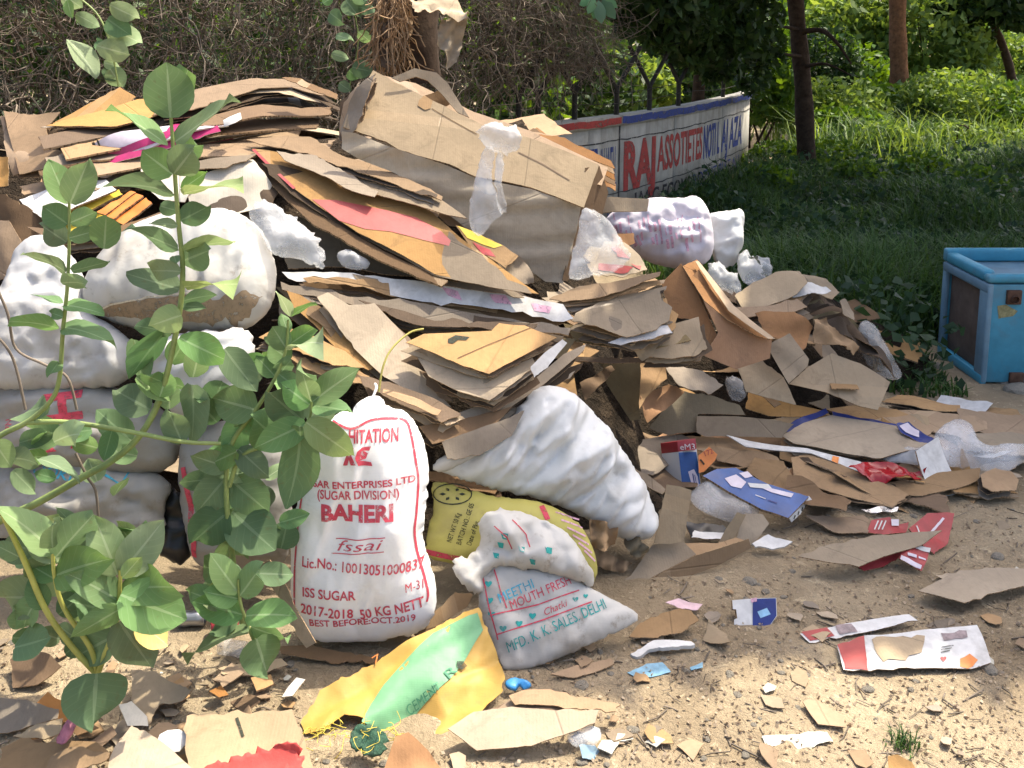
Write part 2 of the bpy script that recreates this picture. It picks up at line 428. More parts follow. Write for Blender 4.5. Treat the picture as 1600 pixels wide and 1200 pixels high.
# ------------------------------------------------------------------ materials
class NB:
    def __init__(s, name):
        s.m = bpy.data.materials.new(name); s.m.use_nodes = True; s.t = s.m.node_tree; s.t.nodes.clear()
        s.out = s.n('OutputMaterial'); s.b = s.n('BsdfPrincipled'); s.l(s.b.outputs[0], s.out.inputs[0])
    def n(s, k, **kw):
        x = s.t.nodes.new('ShaderNode'+k)
        for a, v in kw.items(): setattr(x, a, v)
        return x
    def l(s, a, b): s.t.links.new(a, b)
    def val(s, sock, v):
        if hasattr(v, 'is_output') or hasattr(v, 'links'): s.l(v, sock)
        else: sock.default_value = v
    def co(s, kind='UV'):
        if not hasattr(s, '_tc'): s._tc = s.n('TexCoord')
        return s._tc.outputs[kind]
    def noise(s, scale, detail=4, rough=0.6, co=None, dist=0.0):
        x = s.n('TexNoise'); x.inputs['Scale'].default_value = scale; x.inputs['Detail'].default_value = detail
        x.inputs['Roughness'].default_value = rough; x.inputs['Distortion'].default_value = dist
        s.l(co if co is not None else s.co(), x.inputs['Vector']); return x.outputs['Fac']
    def ramp(s, f, stops):
        x = s.n('ValToRGB'); e = x.color_ramp.elements
        while len(e) < len(stops): e.new(0.5)
        for i, (p, c) in enumerate(stops):
            e[i].position = p; e[i].color = (c, c, c, 1) if not isinstance(c, (tuple, list)) else tuple(c[:3])+(1,)
        s.l(f, x.inputs[0]); return x.outputs[0]
    def mix(s, f, a, b, mode='MIX'):
        x = s.n('MixRGB'); x.blend_type = mode
        for i, v in zip((0, 1, 2), (f, a, b)):
            if hasattr(v, 'links'): s.l(v, x.inputs[i])
            elif i == 0: x.inputs[0].default_value = v
            else: x.inputs[i].default_value = tuple(v[:3])+(1,)
        return x.outputs[0]
    def math(s, op, a, b=None, c=None):
        x = s.n('Math'); x.operation = op
        for i, v in enumerate((a, b, c)):
            if v is None: continue
            if hasattr(v, 'links'): s.l(v, x.inputs[i])
            else: x.inputs[i].default_value = v
        return x.outputs[0]
    def hsv(s, col, h=0.5, sa=1.0, v=1.0):
        x = s.n('HueSaturation')
        for k, q in (('Hue', h), ('Saturation', sa), ('Value', v)): s.val(x.inputs[k], q)
        s.l(col, x.inputs['Color']); return x.outputs[0]
    def rnd(s, lo, hi, add=0.0):
        if not hasattr(s, '_oi'): s._oi = s.n('ObjectInfo')
        r = s.math('FRACT', s.math('MULTIPLY', s._oi.outputs['Random'], 1.0+add*7.31))
        return s.math('MULTIPLY_ADD', r, hi-lo, lo)
    def bump(s, hgt, strength=0.3, dist=0.01, nrm=None):
        x = s.n('Bump'); x.inputs['Strength'].default_value = strength; x.inputs['Distance'].default_value = dist
        s.l(hgt, x.inputs['Height'])
        if nrm is not None: s.l(nrm, x.inputs['Normal'])
        return x.outputs[0]
    def fin(s, col=None, rough=None, nrm=None, spec=None, trans=0.0, tcol=None):
        if col is not None: s.val(s.b.inputs['Base Color'], col if hasattr(col, 'links') else tuple(col[:3])+(1,))
        if rough is not None: s.val(s.b.inputs['Roughness'], rough)
        if spec is not None: s.b.inputs['Specular IOR Level'].default_value = spec
        if nrm is not None: s.l(nrm, s.b.inputs['Normal'])
        if trans:
            t = s.n('BsdfTranslucent')
            tc = tcol if tcol is not None else col
            s.val(t.inputs[0], tc if hasattr(tc, 'links') else tuple(tc[:3])+(1,))
            if nrm is not None: s.l(nrm, t.inputs['Normal'])
            x = s.n('MixShader'); x.inputs[0].default_value = trans
            s.l(s.b.outputs[0], x.inputs[1]); s.l(t.outputs[0], x.inputs[2]); s.l(x.outputs[0], s.out.inputs[0])
        return s.m

def m_card(name, base, dirt=0.5, corr=0.05):
    b = NB(name); oc = b.co('UV')
    n1 = b.noise(3.2, 5, 0.6); n2 = b.noise(45, 3, 0.7); n3 = b.noise(7, 6, 0.72, dist=0.6)
    c = b.mix(b.ramp(n1, [(0.25, 0), (0.75, 1)]), [q*0.74 for q in base], [q*1.12 for q in base])
    c = b.mix(b.math('MULTIPLY', b.ramp(n3, [(0.54, 0), (0.74, 1)]), dirt), c, (0.10, 0.07, 0.045))
    c = b.mix(b.math('MULTIPLY', b.ramp(n2, [(0.35, 1), (0.6, 0)]), 0.16), c, [q*0.5 for q in base])
    wv = b.n('TexWave', wave_type='BANDS', bands_direction='X'); wv.inputs['Scale'].default_value = 34; wv.inputs['Distortion'].default_value = 0.4
    b.l(oc, wv.inputs['Vector'])
    # straight fold lines, and a strip of old parcel tape on some sheets
    mp = b.n('Mapping'); cb = b.n('CombineXYZ'); b.l(b.rnd(0.0, 3.1, 3), cb.inputs[2]); b.l(cb.outputs[0], mp.inputs['Rotation']); cl = b.n('CombineXYZ'); b.l(b.rnd(0, 1, 4), cl.inputs[0]); b.l(b.rnd(0, 1, 5), cl.inputs[1]); b.l(cl.outputs[0], mp.inputs['Location']); b.l(oc, mp.inputs[0])
    sp_ = b.n('SeparateXYZ'); b.l(mp.outputs[0], sp_.inputs[0])
    fx = b.math('ABSOLUTE', b.math('SUBTRACT', b.math('FRACT', b.math('MULTIPLY', sp_.outputs[0], 2.6)), 0.5))
    fold = b.ramp(fx, [(0.0, 1), (0.012, 0)])
    fy = b.math('ABSOLUTE', b.math('SUBTRACT', b.math('FRACT', b.math('MULTIPLY', sp_.outputs[1], 1.3)), 0.5))
    tape = b.math('MULTIPLY', b.math('LESS_THAN', fy, 0.032), b.math('GREATER_THAN', b.rnd(0, 1, 6), 0.6))
    # creases left by folding
    cr = b.n('TexVoronoi', feature='DISTANCE_TO_EDGE'); cr.inputs['Scale'].default_value = 3.3; b.l(oc, cr.inputs['Vector'])
    crm = b.ramp(cr.outputs['Distance'], [(0.0, 1), (0.014, 0)])
    c = b.mix(b.math('MULTIPLY', crm, 0.12), c, [q*0.45 for q in base])
    c = b.mix(b.math('MULTIPLY', fold, 0.28), c, [q*0.4 for q in base]); c = b.mix(b.math('MULTIPLY', tape, 0.35), c, (0.42, 0.30, 0.17))
    c = b.hsv(c, 0.5, b.rnd(0.8, 1.12, 1), b.rnd(0.66, 1.14))
    h = b.math('ADD', b.math('MULTIPLY', wv.outputs['Fac'], corr), b.math('SUBTRACT', b.math('ADD', b.math('MULTIPLY', n3, 1.4), b.math('MULTIPLY', n2, 0.35)), b.math('MULTIPLY', fold, 0.8)))
    return b.fin(c, b.math('MULTIPLY_ADD', tape, -0.45, 0.86), b.bump(h, 0.55, 0.004), 0.25)
def m_edge(name, base):
    b = NB(name); x = b.n('TexVoronoi'); x.inputs['Scale'].default_value = 110; b.l(b.co(), x.inputs['Vector'])
    c = b.mix(b.ramp(x.outputs['Distance'], [(0.2, 0), (0.6, 1)]), [q*0.32 for q in base], [q*1.0 for q in base])
    return b.fin(c, 0.95, None, 0.1)
def m_weave(name, base, dirt=0.3, dcol=(0.22, 0.17, 0.11), trans=0.08, rough=0.55):
    b = NB(name)
    n1 = b.noise(4, 5, 0.65, dist=0.5); n2 = b.noise(14, 6, 0.75); n3 = b.noise(1.7, 3)
    sep = b.n('SeparateXYZ'); b.l(b.co(), sep.inputs[0])
    wx = b.math('SINE', b.math('MULTIPLY', sep.outputs[0], 1500)); wy = b.math('SINE', b.math('MULTIPLY', sep.outputs[1], 1500))
    c = b.mix(b.math('MULTIPLY', b.ramp(n1, [(0.5, 0), (0.8, 1)]), dirt), base, dcol)
    c = b.mix(b.math('MULTIPLY', b.ramp(n2, [(0.56, 0), (0.72, 1)]), dirt*0.9), c, [q*0.8 for q in dcol])
    c = b.mix(b.math('MULTIPLY', b.ramp(n3, [(0.45, 0), (0.7, 1)]), dirt*0.45), c, dcol)
    # fine creases of woven plastic cloth
    cr = b.noise(26, 3, 0.5, dist=1.2); cr2 = b.noise(9, 2, 0.5, dist=1.5)
    rid = b.math('ABSOLUTE', b.math('SUBTRACT', cr, 0.5)); rid2 = b.math('ABSOLUTE', b.math('SUBTRACT', cr2, 0.5))
    dn = b.n('TexNoise'); dn.inputs['Scale'].default_value = 5; b.l(b.co(), dn.inputs['Vector']); vd = b.n('VectorMath', operation='MULTIPLY_ADD'); b.l(dn.outputs['Color'], vd.inputs[0]); vd.inputs[1].default_value = (.16, .16, 0); b.l(b.co(), vd.inputs[2])
    v1 = b.n('TexVoronoi'); v1.inputs['Scale'].default_value = 9; b.l(vd.outputs[0], v1.inputs['Vector']); v2 = b.n('TexVoronoi'); v2.inputs['Scale'].default_value = 24; b.l(vd.outputs[0], v2.inputs['Vector'])
    h = b.math('ADD', b.math('MULTIPLY', v1.outputs['Distance'], 0.9), b.math('ADD', b.math('MULTIPLY', v2.outputs['Distance'], 0.5), b.math('MULTIPLY', rid2, 1.0)))
    h = b.math('ADD', h, b.math('MULTIPLY', b.math('ADD', wx, wy), 0.012))
    return b.fin(c, rough, b.bump(h, 0.2, 0.010), 0.35, trans)
def m_plain(name, col, rough=0.6, var=0.25, scale=12, bump=0.15, spec=0.4, trans=0.0, coord='UV', metal=0.0, dirt=0.25):
    b = NB(name); co = b.co(coord)
    n = b.noise(scale, 5, 0.65, co); n2 = b.noise(scale*0.37, 5, 0.7, co, 0.6)
    c = b.mix(b.ramp(n, [(0.3, 0), (0.7, 1)]), [q*(1-var) for q in col], [min(q*(1+var*0.5), 1) for q in col])
    if dirt: c = b.mix(b.math('MULTIPLY', b.ramp(n2, [(0.5, 0), (0.78, 1)]), dirt), c, (0.13, 0.10, 0.07))
    b.b.inputs['Metallic'].default_value = metal
    return b.fin(c, rough, b.bump(n, bump, 0.01), spec, trans)
def m_ink(name, col, coord='UV', k=1.0):
    b = NB(name); n = b.noise(55*k, 5, 0.75, b.co(coord)); n2 = b.noise(11*k, 4, 0.7, b.co(coord), 1.0)
    c = b.mix(n, [q*0.8 for q in col], [min(1, q*1.35+.02) for q in col]); b.fin(c, 0.65, None, 0.2)
    a = b.math('MINIMUM', b.math('MULTIPLY', b.ramp(n, [(0.34, 0.15), (0.46, 1)]), b.ramp(n2, [(0.30, 0.35), (0.46, 1)])), 1.0)
    tr = b.n('BsdfTransparent'); x = b.n('MixShader'); b.l(a, x.inputs[0]); b.l(tr.outputs[0], x.inputs[1]); b.l(b.b.outputs[0], x.inputs[2]); b.l(x.outputs[0], b.out.inputs[0])
    return b.m
def m_film(name, col=(0.85, 0.86, 0.88), clear=0.62):
    b = NB(name); b.b.inputs['Base Color'].default_value = tuple(col)+(1,); b.b.inputs['Roughness'].default_value = 0.18
    n = b.noise(22, 5, 0.7, dist=1.0); n2 = b.noise(6, 4, 0.6)
    b.l(b.bump(n, 0.7, 0.01), b.b.inputs['Normal'])
    tr = b.n('BsdfTransparent'); x = b.n('MixShader')
    f = b.math('MULTIPLY', b.ramp(n2, [(0.3, 0.7), (0.7, 1.25)]), clear)
    b.l(f, x.inputs[0]); b.l(b.b.outputs[0], x.inputs[1]); b.l(tr.outputs[0], x.inputs[2]); b.l(x.outputs[0], b.out.inputs[0])
    return b.m
def m_leaf(name, base, pale, trans=0.32, veins=True, var=0.25, rough=0.5):
    b = NB(name); sep = b.n('SeparateXYZ'); b.l(b.co(), sep.inputs[0]); u, v = sep.outputs[0], sep.outputs[1]
    av = b.math('ABSOLUTE', v)
    n = b.noise(5, 4, 0.6, b.co('Object'))
    c = b.mix(n, [q*0.8 for q in base], [q*1.2 for q in base])
    if veins:
        mid = b.math('LESS_THAN', av, b.math('MULTIPLY_ADD', u, -0.05, 0.085))
        s = b.math('SINE', b.math('MULTIPLY', b.math('SUBTRACT', u, b.math('MULTIPLY', av, 0.30)), 44))
        side = b.math('MULTIPLY', b.ramp(s, [(0.88, 0), (1.0, 1)]), 0.22)
        c = b.mix(b.math('MAXIMUM', b.math('MULTIPLY', mid, 0.8), side), c, pale)
        bl = b.noise(60, 2, 0.6, b.co('Object')); c = b.mix(b.math('MULTIPLY', b.ramp(bl, [(0.62, 0), (0.75, 1)]), 0.35), c, (0.16, 0.13, 0.05))
    c = b.hsv(c, b.rnd(0.485, 0.515, 2), b.rnd(0.75, 1.1, 1), b.rnd(1-var, 1+var))
    hs = b.hsv(c, 0.485, 1.15, 1.15)
    return b.fin(c, 0.72, b.bump(n, 0.15, 0.02), 0.2, trans, hs)
def m_foliage(name, a, c2, trans=0.3, scale=1.2):
    b = NB(name); g = b.n('NewGeometry'); n = b.noise(scale, 3, 0.6, b.co('Object')); n2 = b.noise(scale*9, 2, 0.6, b.co('Object'))
    c = b.mix(b.ramp(b.math('ADD', b.math('MULTIPLY', n, 0.5), b.math('MULTIPLY', g.outputs['Random Per Island'], 0.5)), [(0.25, 0), (0.75, 1)]), a, c2)
    c = b.hsv(c, 0.5, 1.0, b.math('MULTIPLY_ADD', n2, 0.8, 0.6))
    return b.fin(c, 0.55, None, 0.3, trans, b.hsv(c, 0.47, 1.2, 1.3))

KR = (0.34, 0.225, 0.125); TAN = (0.385, 0.30, 0.20); ORG = (0.42, 0.255, 0.115); BRN = (0.165, 0.105, 0.06); GRY = (0.27, 0.215, 0.155); CRM = (0.58, 0.53, 0.44)
EDG = m_edge('cardboard_edge', (0.36, 0.25, 0.15))
def cm(n, c, **k):
    f = m_card(n, c, **k); return [f, f, EDG]
M_KR = cm('kraft_cardboard', KR); M_TAN = cm('tan_cardboard', TAN); M_ORG = cm('orange_cardboard', ORG); M_BRN = cm('brown_cardboard', BRN, dirt=0.5)
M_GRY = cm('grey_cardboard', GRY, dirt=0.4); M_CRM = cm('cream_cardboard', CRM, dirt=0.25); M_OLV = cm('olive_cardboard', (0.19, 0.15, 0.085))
M_LTN = cm('light_tan_cardboard', (0.50, 0.41, 0.29), dirt=.3); M_DRK = cm('dark_roll_gap_shade_cardboard', (0.075, 0.052, 0.034)); M_RUS = cm('russet_cardboard', (0.38, 0.19, 0.075))  # M_DRK: dark roll colour, also painted gap shade under stacked sheets
CARDS = [M_KR, M_TAN, M_ORG, M_BRN, M_GRY, M_KR, M_TAN]
WHT = m_plain('white_paper', (0.58, 0.57, 0.55), 0.6, 0.2, 20, 0.1, dirt=0.45); M_WHT = [WHT, M_GRY[0], EDG]
LIL = m_plain('lilac_print', (0.58, 0.52, 0.58), 0.3, 0.2, 14, 0.1)
RED = m_plain('red_print', (0.33, 0.035, 0.04), 0.45, 0.35, 16, dirt=.45); SRED = m_plain('soft_red_print', (0.36, 0.06, 0.055), 0.5, 0.25, 9)
INKR = m_ink('red_ink', (0.50, 0.055, 0.085)); INKP = m_ink('pink_ink', (0.58, 0.33, 0.42))
INKG = m_ink('teal_ink', (0.02, 0.27, 0.25)); INKK = m_ink('black_ink', (0.02, 0.025, 0.015))
INKB = m_ink('blue_ink', (0.05, 0.33, 0.45))
BLU = m_plain('blue_print', (0.03, 0.09, 0.28), 0.35, 0.35, 10, dirt=.45); NVY = m_plain('navy_print', (0.02, 0.035, 0.17), 0.35, 0.3, 12)
OPR = m_plain('orange_print', (0.68, 0.22, 0.05), 0.45, 0.25, 12); YEL = m_plain('yellow_print', (0.62, 0.45, 0.05), 0.5, 0.25, 12)
MAG = m_plain('magenta_print', (0.40, 0.03, 0.13), 0.35, 0.3, 12); BLK = m_plain('black_plastic', (0.012, 0.012, 0.014), 0.35, 0.3, 10, 0.2)
W_SUG = m_weave('white_woven_plastic', (0.88, 0.88, 0.87), 0.2); W_DRT = m_weave('grimy_white_woven_plastic', (0.49, 0.48, 0.45), 0.8, (0.22, 0.175, 0.12))
W_CLN = m_weave('clean_white_woven_plastic', (0.66, 0.67, 0.66), 0.3); W_BAG = m_weave('dull_white_woven_plastic', (0.47, 0.47, 0.47), 0.5); W_GRY = m_weave('greyish_woven_plastic', (0.30, 0.29, 0.27), 0.6)  # W_GRY: grimy grey, darkened further to paint shade over the left sacks
W_YEL = m_weave('yellow_woven_plastic', (0.46, 0.41, 0.10), 0.5); W_LIL = m_weave('lilac_white_woven_plastic', (0.70, 0.66, 0.72), 0.2)
W_ORY = m_weave('amber_woven_plastic', (0.52, 0.32, 0.075), 0.25, trans=0.1); P_GRN = m_weave('mint_printed_plastic', (0.17, 0.38, 0.20), 0.3, (0.05, 0.2, 0.1), 0.1)
FILM = m_film('clear_film', (0.80, 0.82, 0.84), 0.74); FILMW = m_film('milky_film', (0.70, 0.71, 0.72), 0.62); FILMG = m_film('smoky_film', (0.50, 0.49, 0.47), 0.62)
LEAF = m_leaf('broad_milkweed_leaf', (0.155, 0.265, 0.10), (0.29, 0.40, 0.21)); LEAFD = m_leaf('bluish_milkweed_leaf', (0.125, 0.21, 0.095), (0.22, 0.32, 0.17))
LEAFP = m_leaf('pale_milkweed_leaf', (0.25, 0.345, 0.15), (0.38, 0.47, 0.26)); LEAFY = m_leaf('yellowed_leaf', (0.68, 0.47, 0.04), (0.7, 0.55, 0.2))
STEM = m_plain('green_stem', (0.24, 0.31, 0.10), 0.55, 0.3, 15, 0.2, coord='Object'); STEMY = m_plain('yellow_green_stem', (0.42, 0.42, 0.10), 0.55, 0.3, 15, 0.2, coord='Object')
TWIG = m_plain('dry_twig', (0.20, 0.165, 0.13), 0.9, 0.5, 3, 0.2, 0.1, coord='Object'); BARK = m_plain('dark_bark', (0.055, 0.038, 0.028), 0.95, 0.5, 14, 0.9, 0.1, coord='Object')
BARKR = m_plain('reddish_bark', (0.17, 0.085, 0.045), 0.95, 0.5, 14, 0.9, 0.1, coord='Object')
RUST = m_plain('rusty_metal', (0.10, 0.05, 0.03), 0.85, 0.5, 30, 0.4, coord='Object'); IRON = m_plain('dark_iron', (0.03, 0.028, 0.025), 0.8, 0.4, 20, 0.3, coord='Object')
FBLU = m_plain('sky_blue_paint', (0.06, 0.285, 0.41), 0.42, 0.22, 7, 0.05, coord='Object', dirt=0.7); FLBL = m_plain('faded_blue_paint', (0.15, 0.26, 0.34), 0.5, 0.2, 9, 0.05, coord='Object', dirt=0.6)
STONE = m_plain('grey_stone', (0.30, 0.27, 0.22), 0.95, 0.35, 18, 0.8, 0.1, coord='Object')

# ------------------------------------------------------------------ the ground
def gz(x, y):
    return 0.02*fbm(np.asarray(x)*1.3, np.asarray(y)*1.3, 5, 4)+0.006*fbm(np.asarray(x)*9, np.asarray(y)*9, 8, 3)
def graded(a, b, fine, far, k=1.25):
    r = list(np.arange(a, b+fine/2, fine)); s = fine
    hi = [r[-1]]; 
    while hi[-1] < far: s *= k; hi.append(hi[-1]+s)
    s = fine; lo = [r[0]]
    while lo[-1] > -far: s *= k; lo.append(lo[-1]-s)
    return np.array(lo[::-1][:-1]+r+hi[1:])
gx = graded(-1.9, 2.6, 0.022, 600); gy = graded(1.7, 4.6, 0.022, 600)
XX, YY = np.meshgrid(gx, gy); ZZ = gz(XX, YY)
near = np.exp(-((np.maximum(0, np.abs(XX)-3))**2+np.maximum(0, np.abs(YY-3.5)-3)**2)/4)
crumb = np.maximum(0, fbm(XX*26, YY*26, 31, 3)-0.22)
ZZ = ZZ*np.clip(near+0.4, 0, 1)+crumb*0.014*near + 0.012*np.maximum(0, ridge(XX*3, YY*3, 77, 3)-0.35)*near
ny_, nx_ = XX.shape; I = np.arange(nx_*ny_).reshape(ny_, nx_)
F = np.stack([I[:-1, :-1], I[:-1, 1:], I[1:, 1:], I[1:, :-1]], -1).reshape(-1, 4)
b = NB('dry_dirt'); oc = b.co('Object')
n1 = b.noise(1.4, 5, 0.62, oc, 0.4); n2 = b.noise(9, 6, 0.7, oc); n3 = b.noise(70, 4, 0.75, oc); n4 = b.noise(24, 5, 0.7, oc, 1.0)
c = b.ramp(n1, [(0.30, (0.20, 0.155, 0.10)), (0.5, (0.29, 0.23, 0.152)), (0.68, (0.375, 0.305, 0.205))])
c = b.mix(b.math('MULTIPLY', b.ramp(n2, [(0.5, 0), (0.75, 1)]), 0.35), c, (0.15, 0.11, 0.075))
c = b.mix(b.math('MULTIPLY', b.ramp(n4, [(0.58, 0), (0.66, 1)]), 0.6), c, (0.52, 0.43, 0.29))
c = b.mix(b.math('MULTIPLY', b.ramp(n3, [(0.58, 0), (0.68, 1)]), 0.3), c, (0.11, 0.085, 0.06))
h = b.math('ADD', b.math('MULTIPLY', n2, 1.0), b.math('ADD', b.math('MULTIPLY', n4, 0.5), b.math('MULTIPLY', n3, 0.3)))
DIRT = b.fin(c, 0.97, b.bump(h, 0.8, 0.035), 0.1)
ground = link('ground', mesh_np('ground', np.stack([XX.ravel(), YY.ravel(), ZZ.ravel()], 1), F, DIRT)); tag(ground, kind='structure')

# ------------------------------------------------------------------ the heap's core
def mound(x, y):
    x = np.asarray(x, float); y = np.asarray(y, float)
    f = np.interp(y, [3.15, 3.35, 3.55, 3.75, 4.1, 4.35, 4.7, 5.3, 5.6], [0, 0.25, 0.52, 0.82, 1.10, 1.36, 1.40, 0.7, 0])
    sh = 0.10*np.maximum(0, x+0.4)                      # the right-hand flank lies further back
    f = np.interp(y-sh, [3.15, 3.35, 3.55, 3.75, 4.1, 4.35, 4.7, 5.3, 5.6], [0, 0.25, 0.52, 0.82, 1.10, 1.36, 1.40, 0.7, 0])
    a = f*np.clip((0.62-x)/0.55, 0, 1)**0.8*np.clip((x+3.8)/0.8, 0, 1)
    d = np.hypot((x-0.85)/1.0, (y-4.95)/0.85); r = 0.50*np.clip(1-d*d, 0, 1)**0.8
    d2 = np.hypot((x-1.62)/0.75, (y-5.2)/0.6); r2 = 0.36*np.clip(1-d2*d2, 0, 1)**0.8
    return np.maximum(np.maximum(a, r), r2)
mx, my = np.meshgrid(np.arange(-3.9, 2.6, 0.05), np.arange(3.0, 6.1, 0.05))
mzv = mound(mx, my); mz = mzv+np.where(mzv > 0.02, 0.10*fbm(mx*4, my*4, 3, 4)-0.05, -0.06)
ny_, nx_ = mx.shape; I = np.arange(nx_*ny_).reshape(ny_, nx_)
F = np.stack([I[:-1, :-1], I[:-1, 1:], I[1:, 1:], I[1:, :-1]], -1).reshape(-1, 4)
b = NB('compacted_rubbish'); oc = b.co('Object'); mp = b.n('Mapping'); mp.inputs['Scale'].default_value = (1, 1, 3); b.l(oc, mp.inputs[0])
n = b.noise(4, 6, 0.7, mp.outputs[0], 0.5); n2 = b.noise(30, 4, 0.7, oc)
c = b.ramp(n, [(0.3, (0.012, 0.01, 0.008)), (0.5, (0.032, 0.024, 0.017)), (0.72, (0.085, 0.062, 0.042))])  # near-black tones paint the shade in the heap's gaps and hollow
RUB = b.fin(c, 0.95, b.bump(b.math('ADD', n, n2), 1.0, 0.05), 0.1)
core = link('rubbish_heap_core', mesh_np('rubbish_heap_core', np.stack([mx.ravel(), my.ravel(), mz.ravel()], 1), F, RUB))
tag(core, 'compacted rubbish, darkened to paint gap shade, filling the inside of the cardboard heap', 'rubbish', kind='stuff')

# ------------------------------------------------------------------ painted boundary wall
WP = smoothpath([(-3.4, 4.8), (-1.9, 6.25), (-0.7, 7.5), (0.11, 8.35), (1.06, 9.47), (2.05, 11.0), (3.12, 13.1), (3.55, 14.1)], 6)[:, :2] if False else \
     smoothpath(np.array([(-4.6, 3.9, 0), (-3.1, 5.35, 0), (-1.6, 6.75, 0), (0.11, 8.35, 0), (1.06, 9.47, 0), (2.05, 11.0, 0), (3.12, 13.1, 0), (3.4, 13.75, 0)]), 8)[:, :2]
WS = np.concatenate([[0], np.cumsum(np.hypot(*np.diff(WP, axis=0).T))])
WH = 1.05
def wallp(s, z, off=0.0):
    s = np.asarray(s, float); x = np.interp(s, WS, WP[:, 0]); y = np.interp(s, WS, WP[:, 1])
    x2 = np.interp(s+0.05, WS, WP[:, 0]); y2 = np.interp(s+0.05, WS, WP[:, 1]); x1 = np.interp(s-0.05, WS, WP[:, 0]); y1 = np.interp(s-0.05, WS, WP[:, 1])
    tx, ty = x2-x1, y2-y1; L = np.hypot(tx, ty); nx, ny = ty/L, -tx/L
    return np.stack([x+nx*off, y+ny*off, np.asarray(z, float)*np.ones_like(x)], -1)
def wall_s_at(px):      # distance along the wall that shows in a given pixel column
    q = (WP[:, 0]/((WP[:, 1]*math.cos(PITCH)+(H-0.6)*math.sin(PITCH))))*FPX+PX0
    return float(np.interp(px, q, WS))
def wallstrip(s0, s1, z0, z1, o0, o1, step=0.12):
    n = max(2, int((s1-s0)/step)+1); s = np.linspace(s0, s1, n)
    a = wallp(s, z0, o0); b_ = wallp(s, z1, o0); c_ = wallp(s, z1, o1); d_ = wallp(s, z0, o1)
    V = np.stack([a, b_, c_, d_], 1).reshape(-1, 3); i = np.arange(n-1)[:, None]*4
    F = np.concatenate([i+np.array([[k, (k+1) % 4, (k+1) % 4+4, k+4]]) for k in range(4)])
    F = np.concatenate([F, [[0, 3, 2, 1]], [[(n-1)*4, (n-1)*4+1, (n-1)*4+2, (n-1)*4+3]]])
    return V, F
b = NB('whitewashed_concrete'); oc = b.co('Object')
n = b.noise(2, 6, 0.7, oc, 0.4); n2 = b.noise(16, 5, 0.7, oc); mp = b.n('Mapping'); mp.inputs['Scale'].default_value = (7, 7, 0.7); b.l(oc, mp.inputs[0]); n3 = b.noise(1.0, 5, 0.7, mp.outputs[0])
c = b.mix(b.ramp(n, [(0.35, 0), (0.7, 1)]), (0.47, 0.455, 0.41), (0.29, 0.275, 0.24)); c = b.mix(b.math('MULTIPLY', b.ramp(n3, [(0.46, 0), (0.7, 1)]), 0.6), c, (0.16, 0.15, 0.12))
WALLM = b.fin(c, 0.9, b.bump(n2, 0.4, 0.01), 0.15)
wall = empty('painted_wall', wallp(np.array([WS[-1]/2]), 0)[0], 'low whitewashed boundary wall with red and blue painted lettering behind the heap', 'wall')
def wpart(name, V, F, m):
    c = V.mean(0); return link(name, mesh_np(name, V-c, F, m, smooth=False), c, wall)
s967 = wall_s_at(967); s1160 = wall_s_at(1162); s820 = wall_s_at(815)
# concrete panels one by one, thin joints between them
joints = [0.0]
while joints[-1] < WS[-1]-0.5: joints.append(joints[-1]+1.85)
joints = sorted([q for q in joints if abs(q-s967) > 0.5]+[s967]); joints[-1] = WS[-1]
for a, b_ in zip(joints[:-1], joints[1:]):
    wpart('wall_panel', *wallstrip(a+0.008, b_-0.008, -0.1, WH-0.10, 0, -0.12), WALLM)
wpart('wall_backing', *wallstrip(0.01, WS[-1]-0.01, -0.1, WH-0.105, -0.02, -0.10), STONE)
wpart('coping', *wallstrip(0, s967-0.006, WH-0.10, WH, 0.025, -0.14), WALLM)
wpart('coping', *wallstrip(s967+0.006, WS[-1], WH-0.10, WH, 0.025, -0.14), WALLM)
PRED = m_ink('red_wall_paint', (0.32, 0.04, 0.035), 'Object', .35); PBLU = m_ink('blue_wall_paint', (0.025, 0.045, 0.20), 'Object', .35)
PBLK = m_ink('black_wall_paint', (0.03, 0.03, 0.035), 'Object', .35)
def wquad(s0, s1, z0, z1, off=0.004):
    n = max(2, int((s1-s0)/0.12)+1); s = np.linspace(s0, s1, n); wv = 0.006*np.sin(s*9)+0.005*np.sin(s*23)
    V = np.concatenate([wallp(s, z0+wv, off), wallp(s, z1+wv*0.7, off)]); i = np.arange(n-1)
    return V, np.stack([i, i+1, i+n+1, i+n], 1)
wpart('painted_stripe', *wquad(0, s967-0.01, WH-0.085, WH-0.02, 0.029), PRED)
wpart('painted_stripe', *wquad(s967+0.01, WS[-1], WH-0.085, WH-0.012, 0.029), PBLU)
wpart('painted_stripe', *wquad(s967, WS[-1], 0.03, 0.06), PBLU)
for z in (0.80, 0.27): wpart('painted_line', *wquad(s820-1, WS[-1], z, z+0.012), PBLK)
wpart('painted_line', *wquad(s967-0.012, s967+0.012, 0, WH-0.1, 0.005), PBLK)
def wtext(t, px0, px1, z, h, m, bold=0.02):
    V, Fc = text2d(t, bold); s0, s1 = wall_s_at(px0), wall_s_at(px1)
    x0, x1 = V[:, 0].min(), V[:, 0].max(); V2 = np.stack([s0+(V[:, 0]-x0)/(x1-x0)*(s1-s0), z+V[:, 1]/0.7*h], 1)
    V2, Fc = gridcut(V2, Fc, 0.12); T = wallp(V2[:, 0], V2[:, 1], 0.0045); c = T.mean(0)
    link('painted_lettering', mesh_np('painted_lettering', T-c, Fc, m, smooth=False), c, wall)
wtext('375', 890, 934, 0.50, 0.25, PBLU, 0.04); wtext('IN WELL', 938, 963, 0.34, 0.42, PBLU, 0.0); wtext('LIT', 950, 964, 0.06, 0.17, PBLU, 0.0)
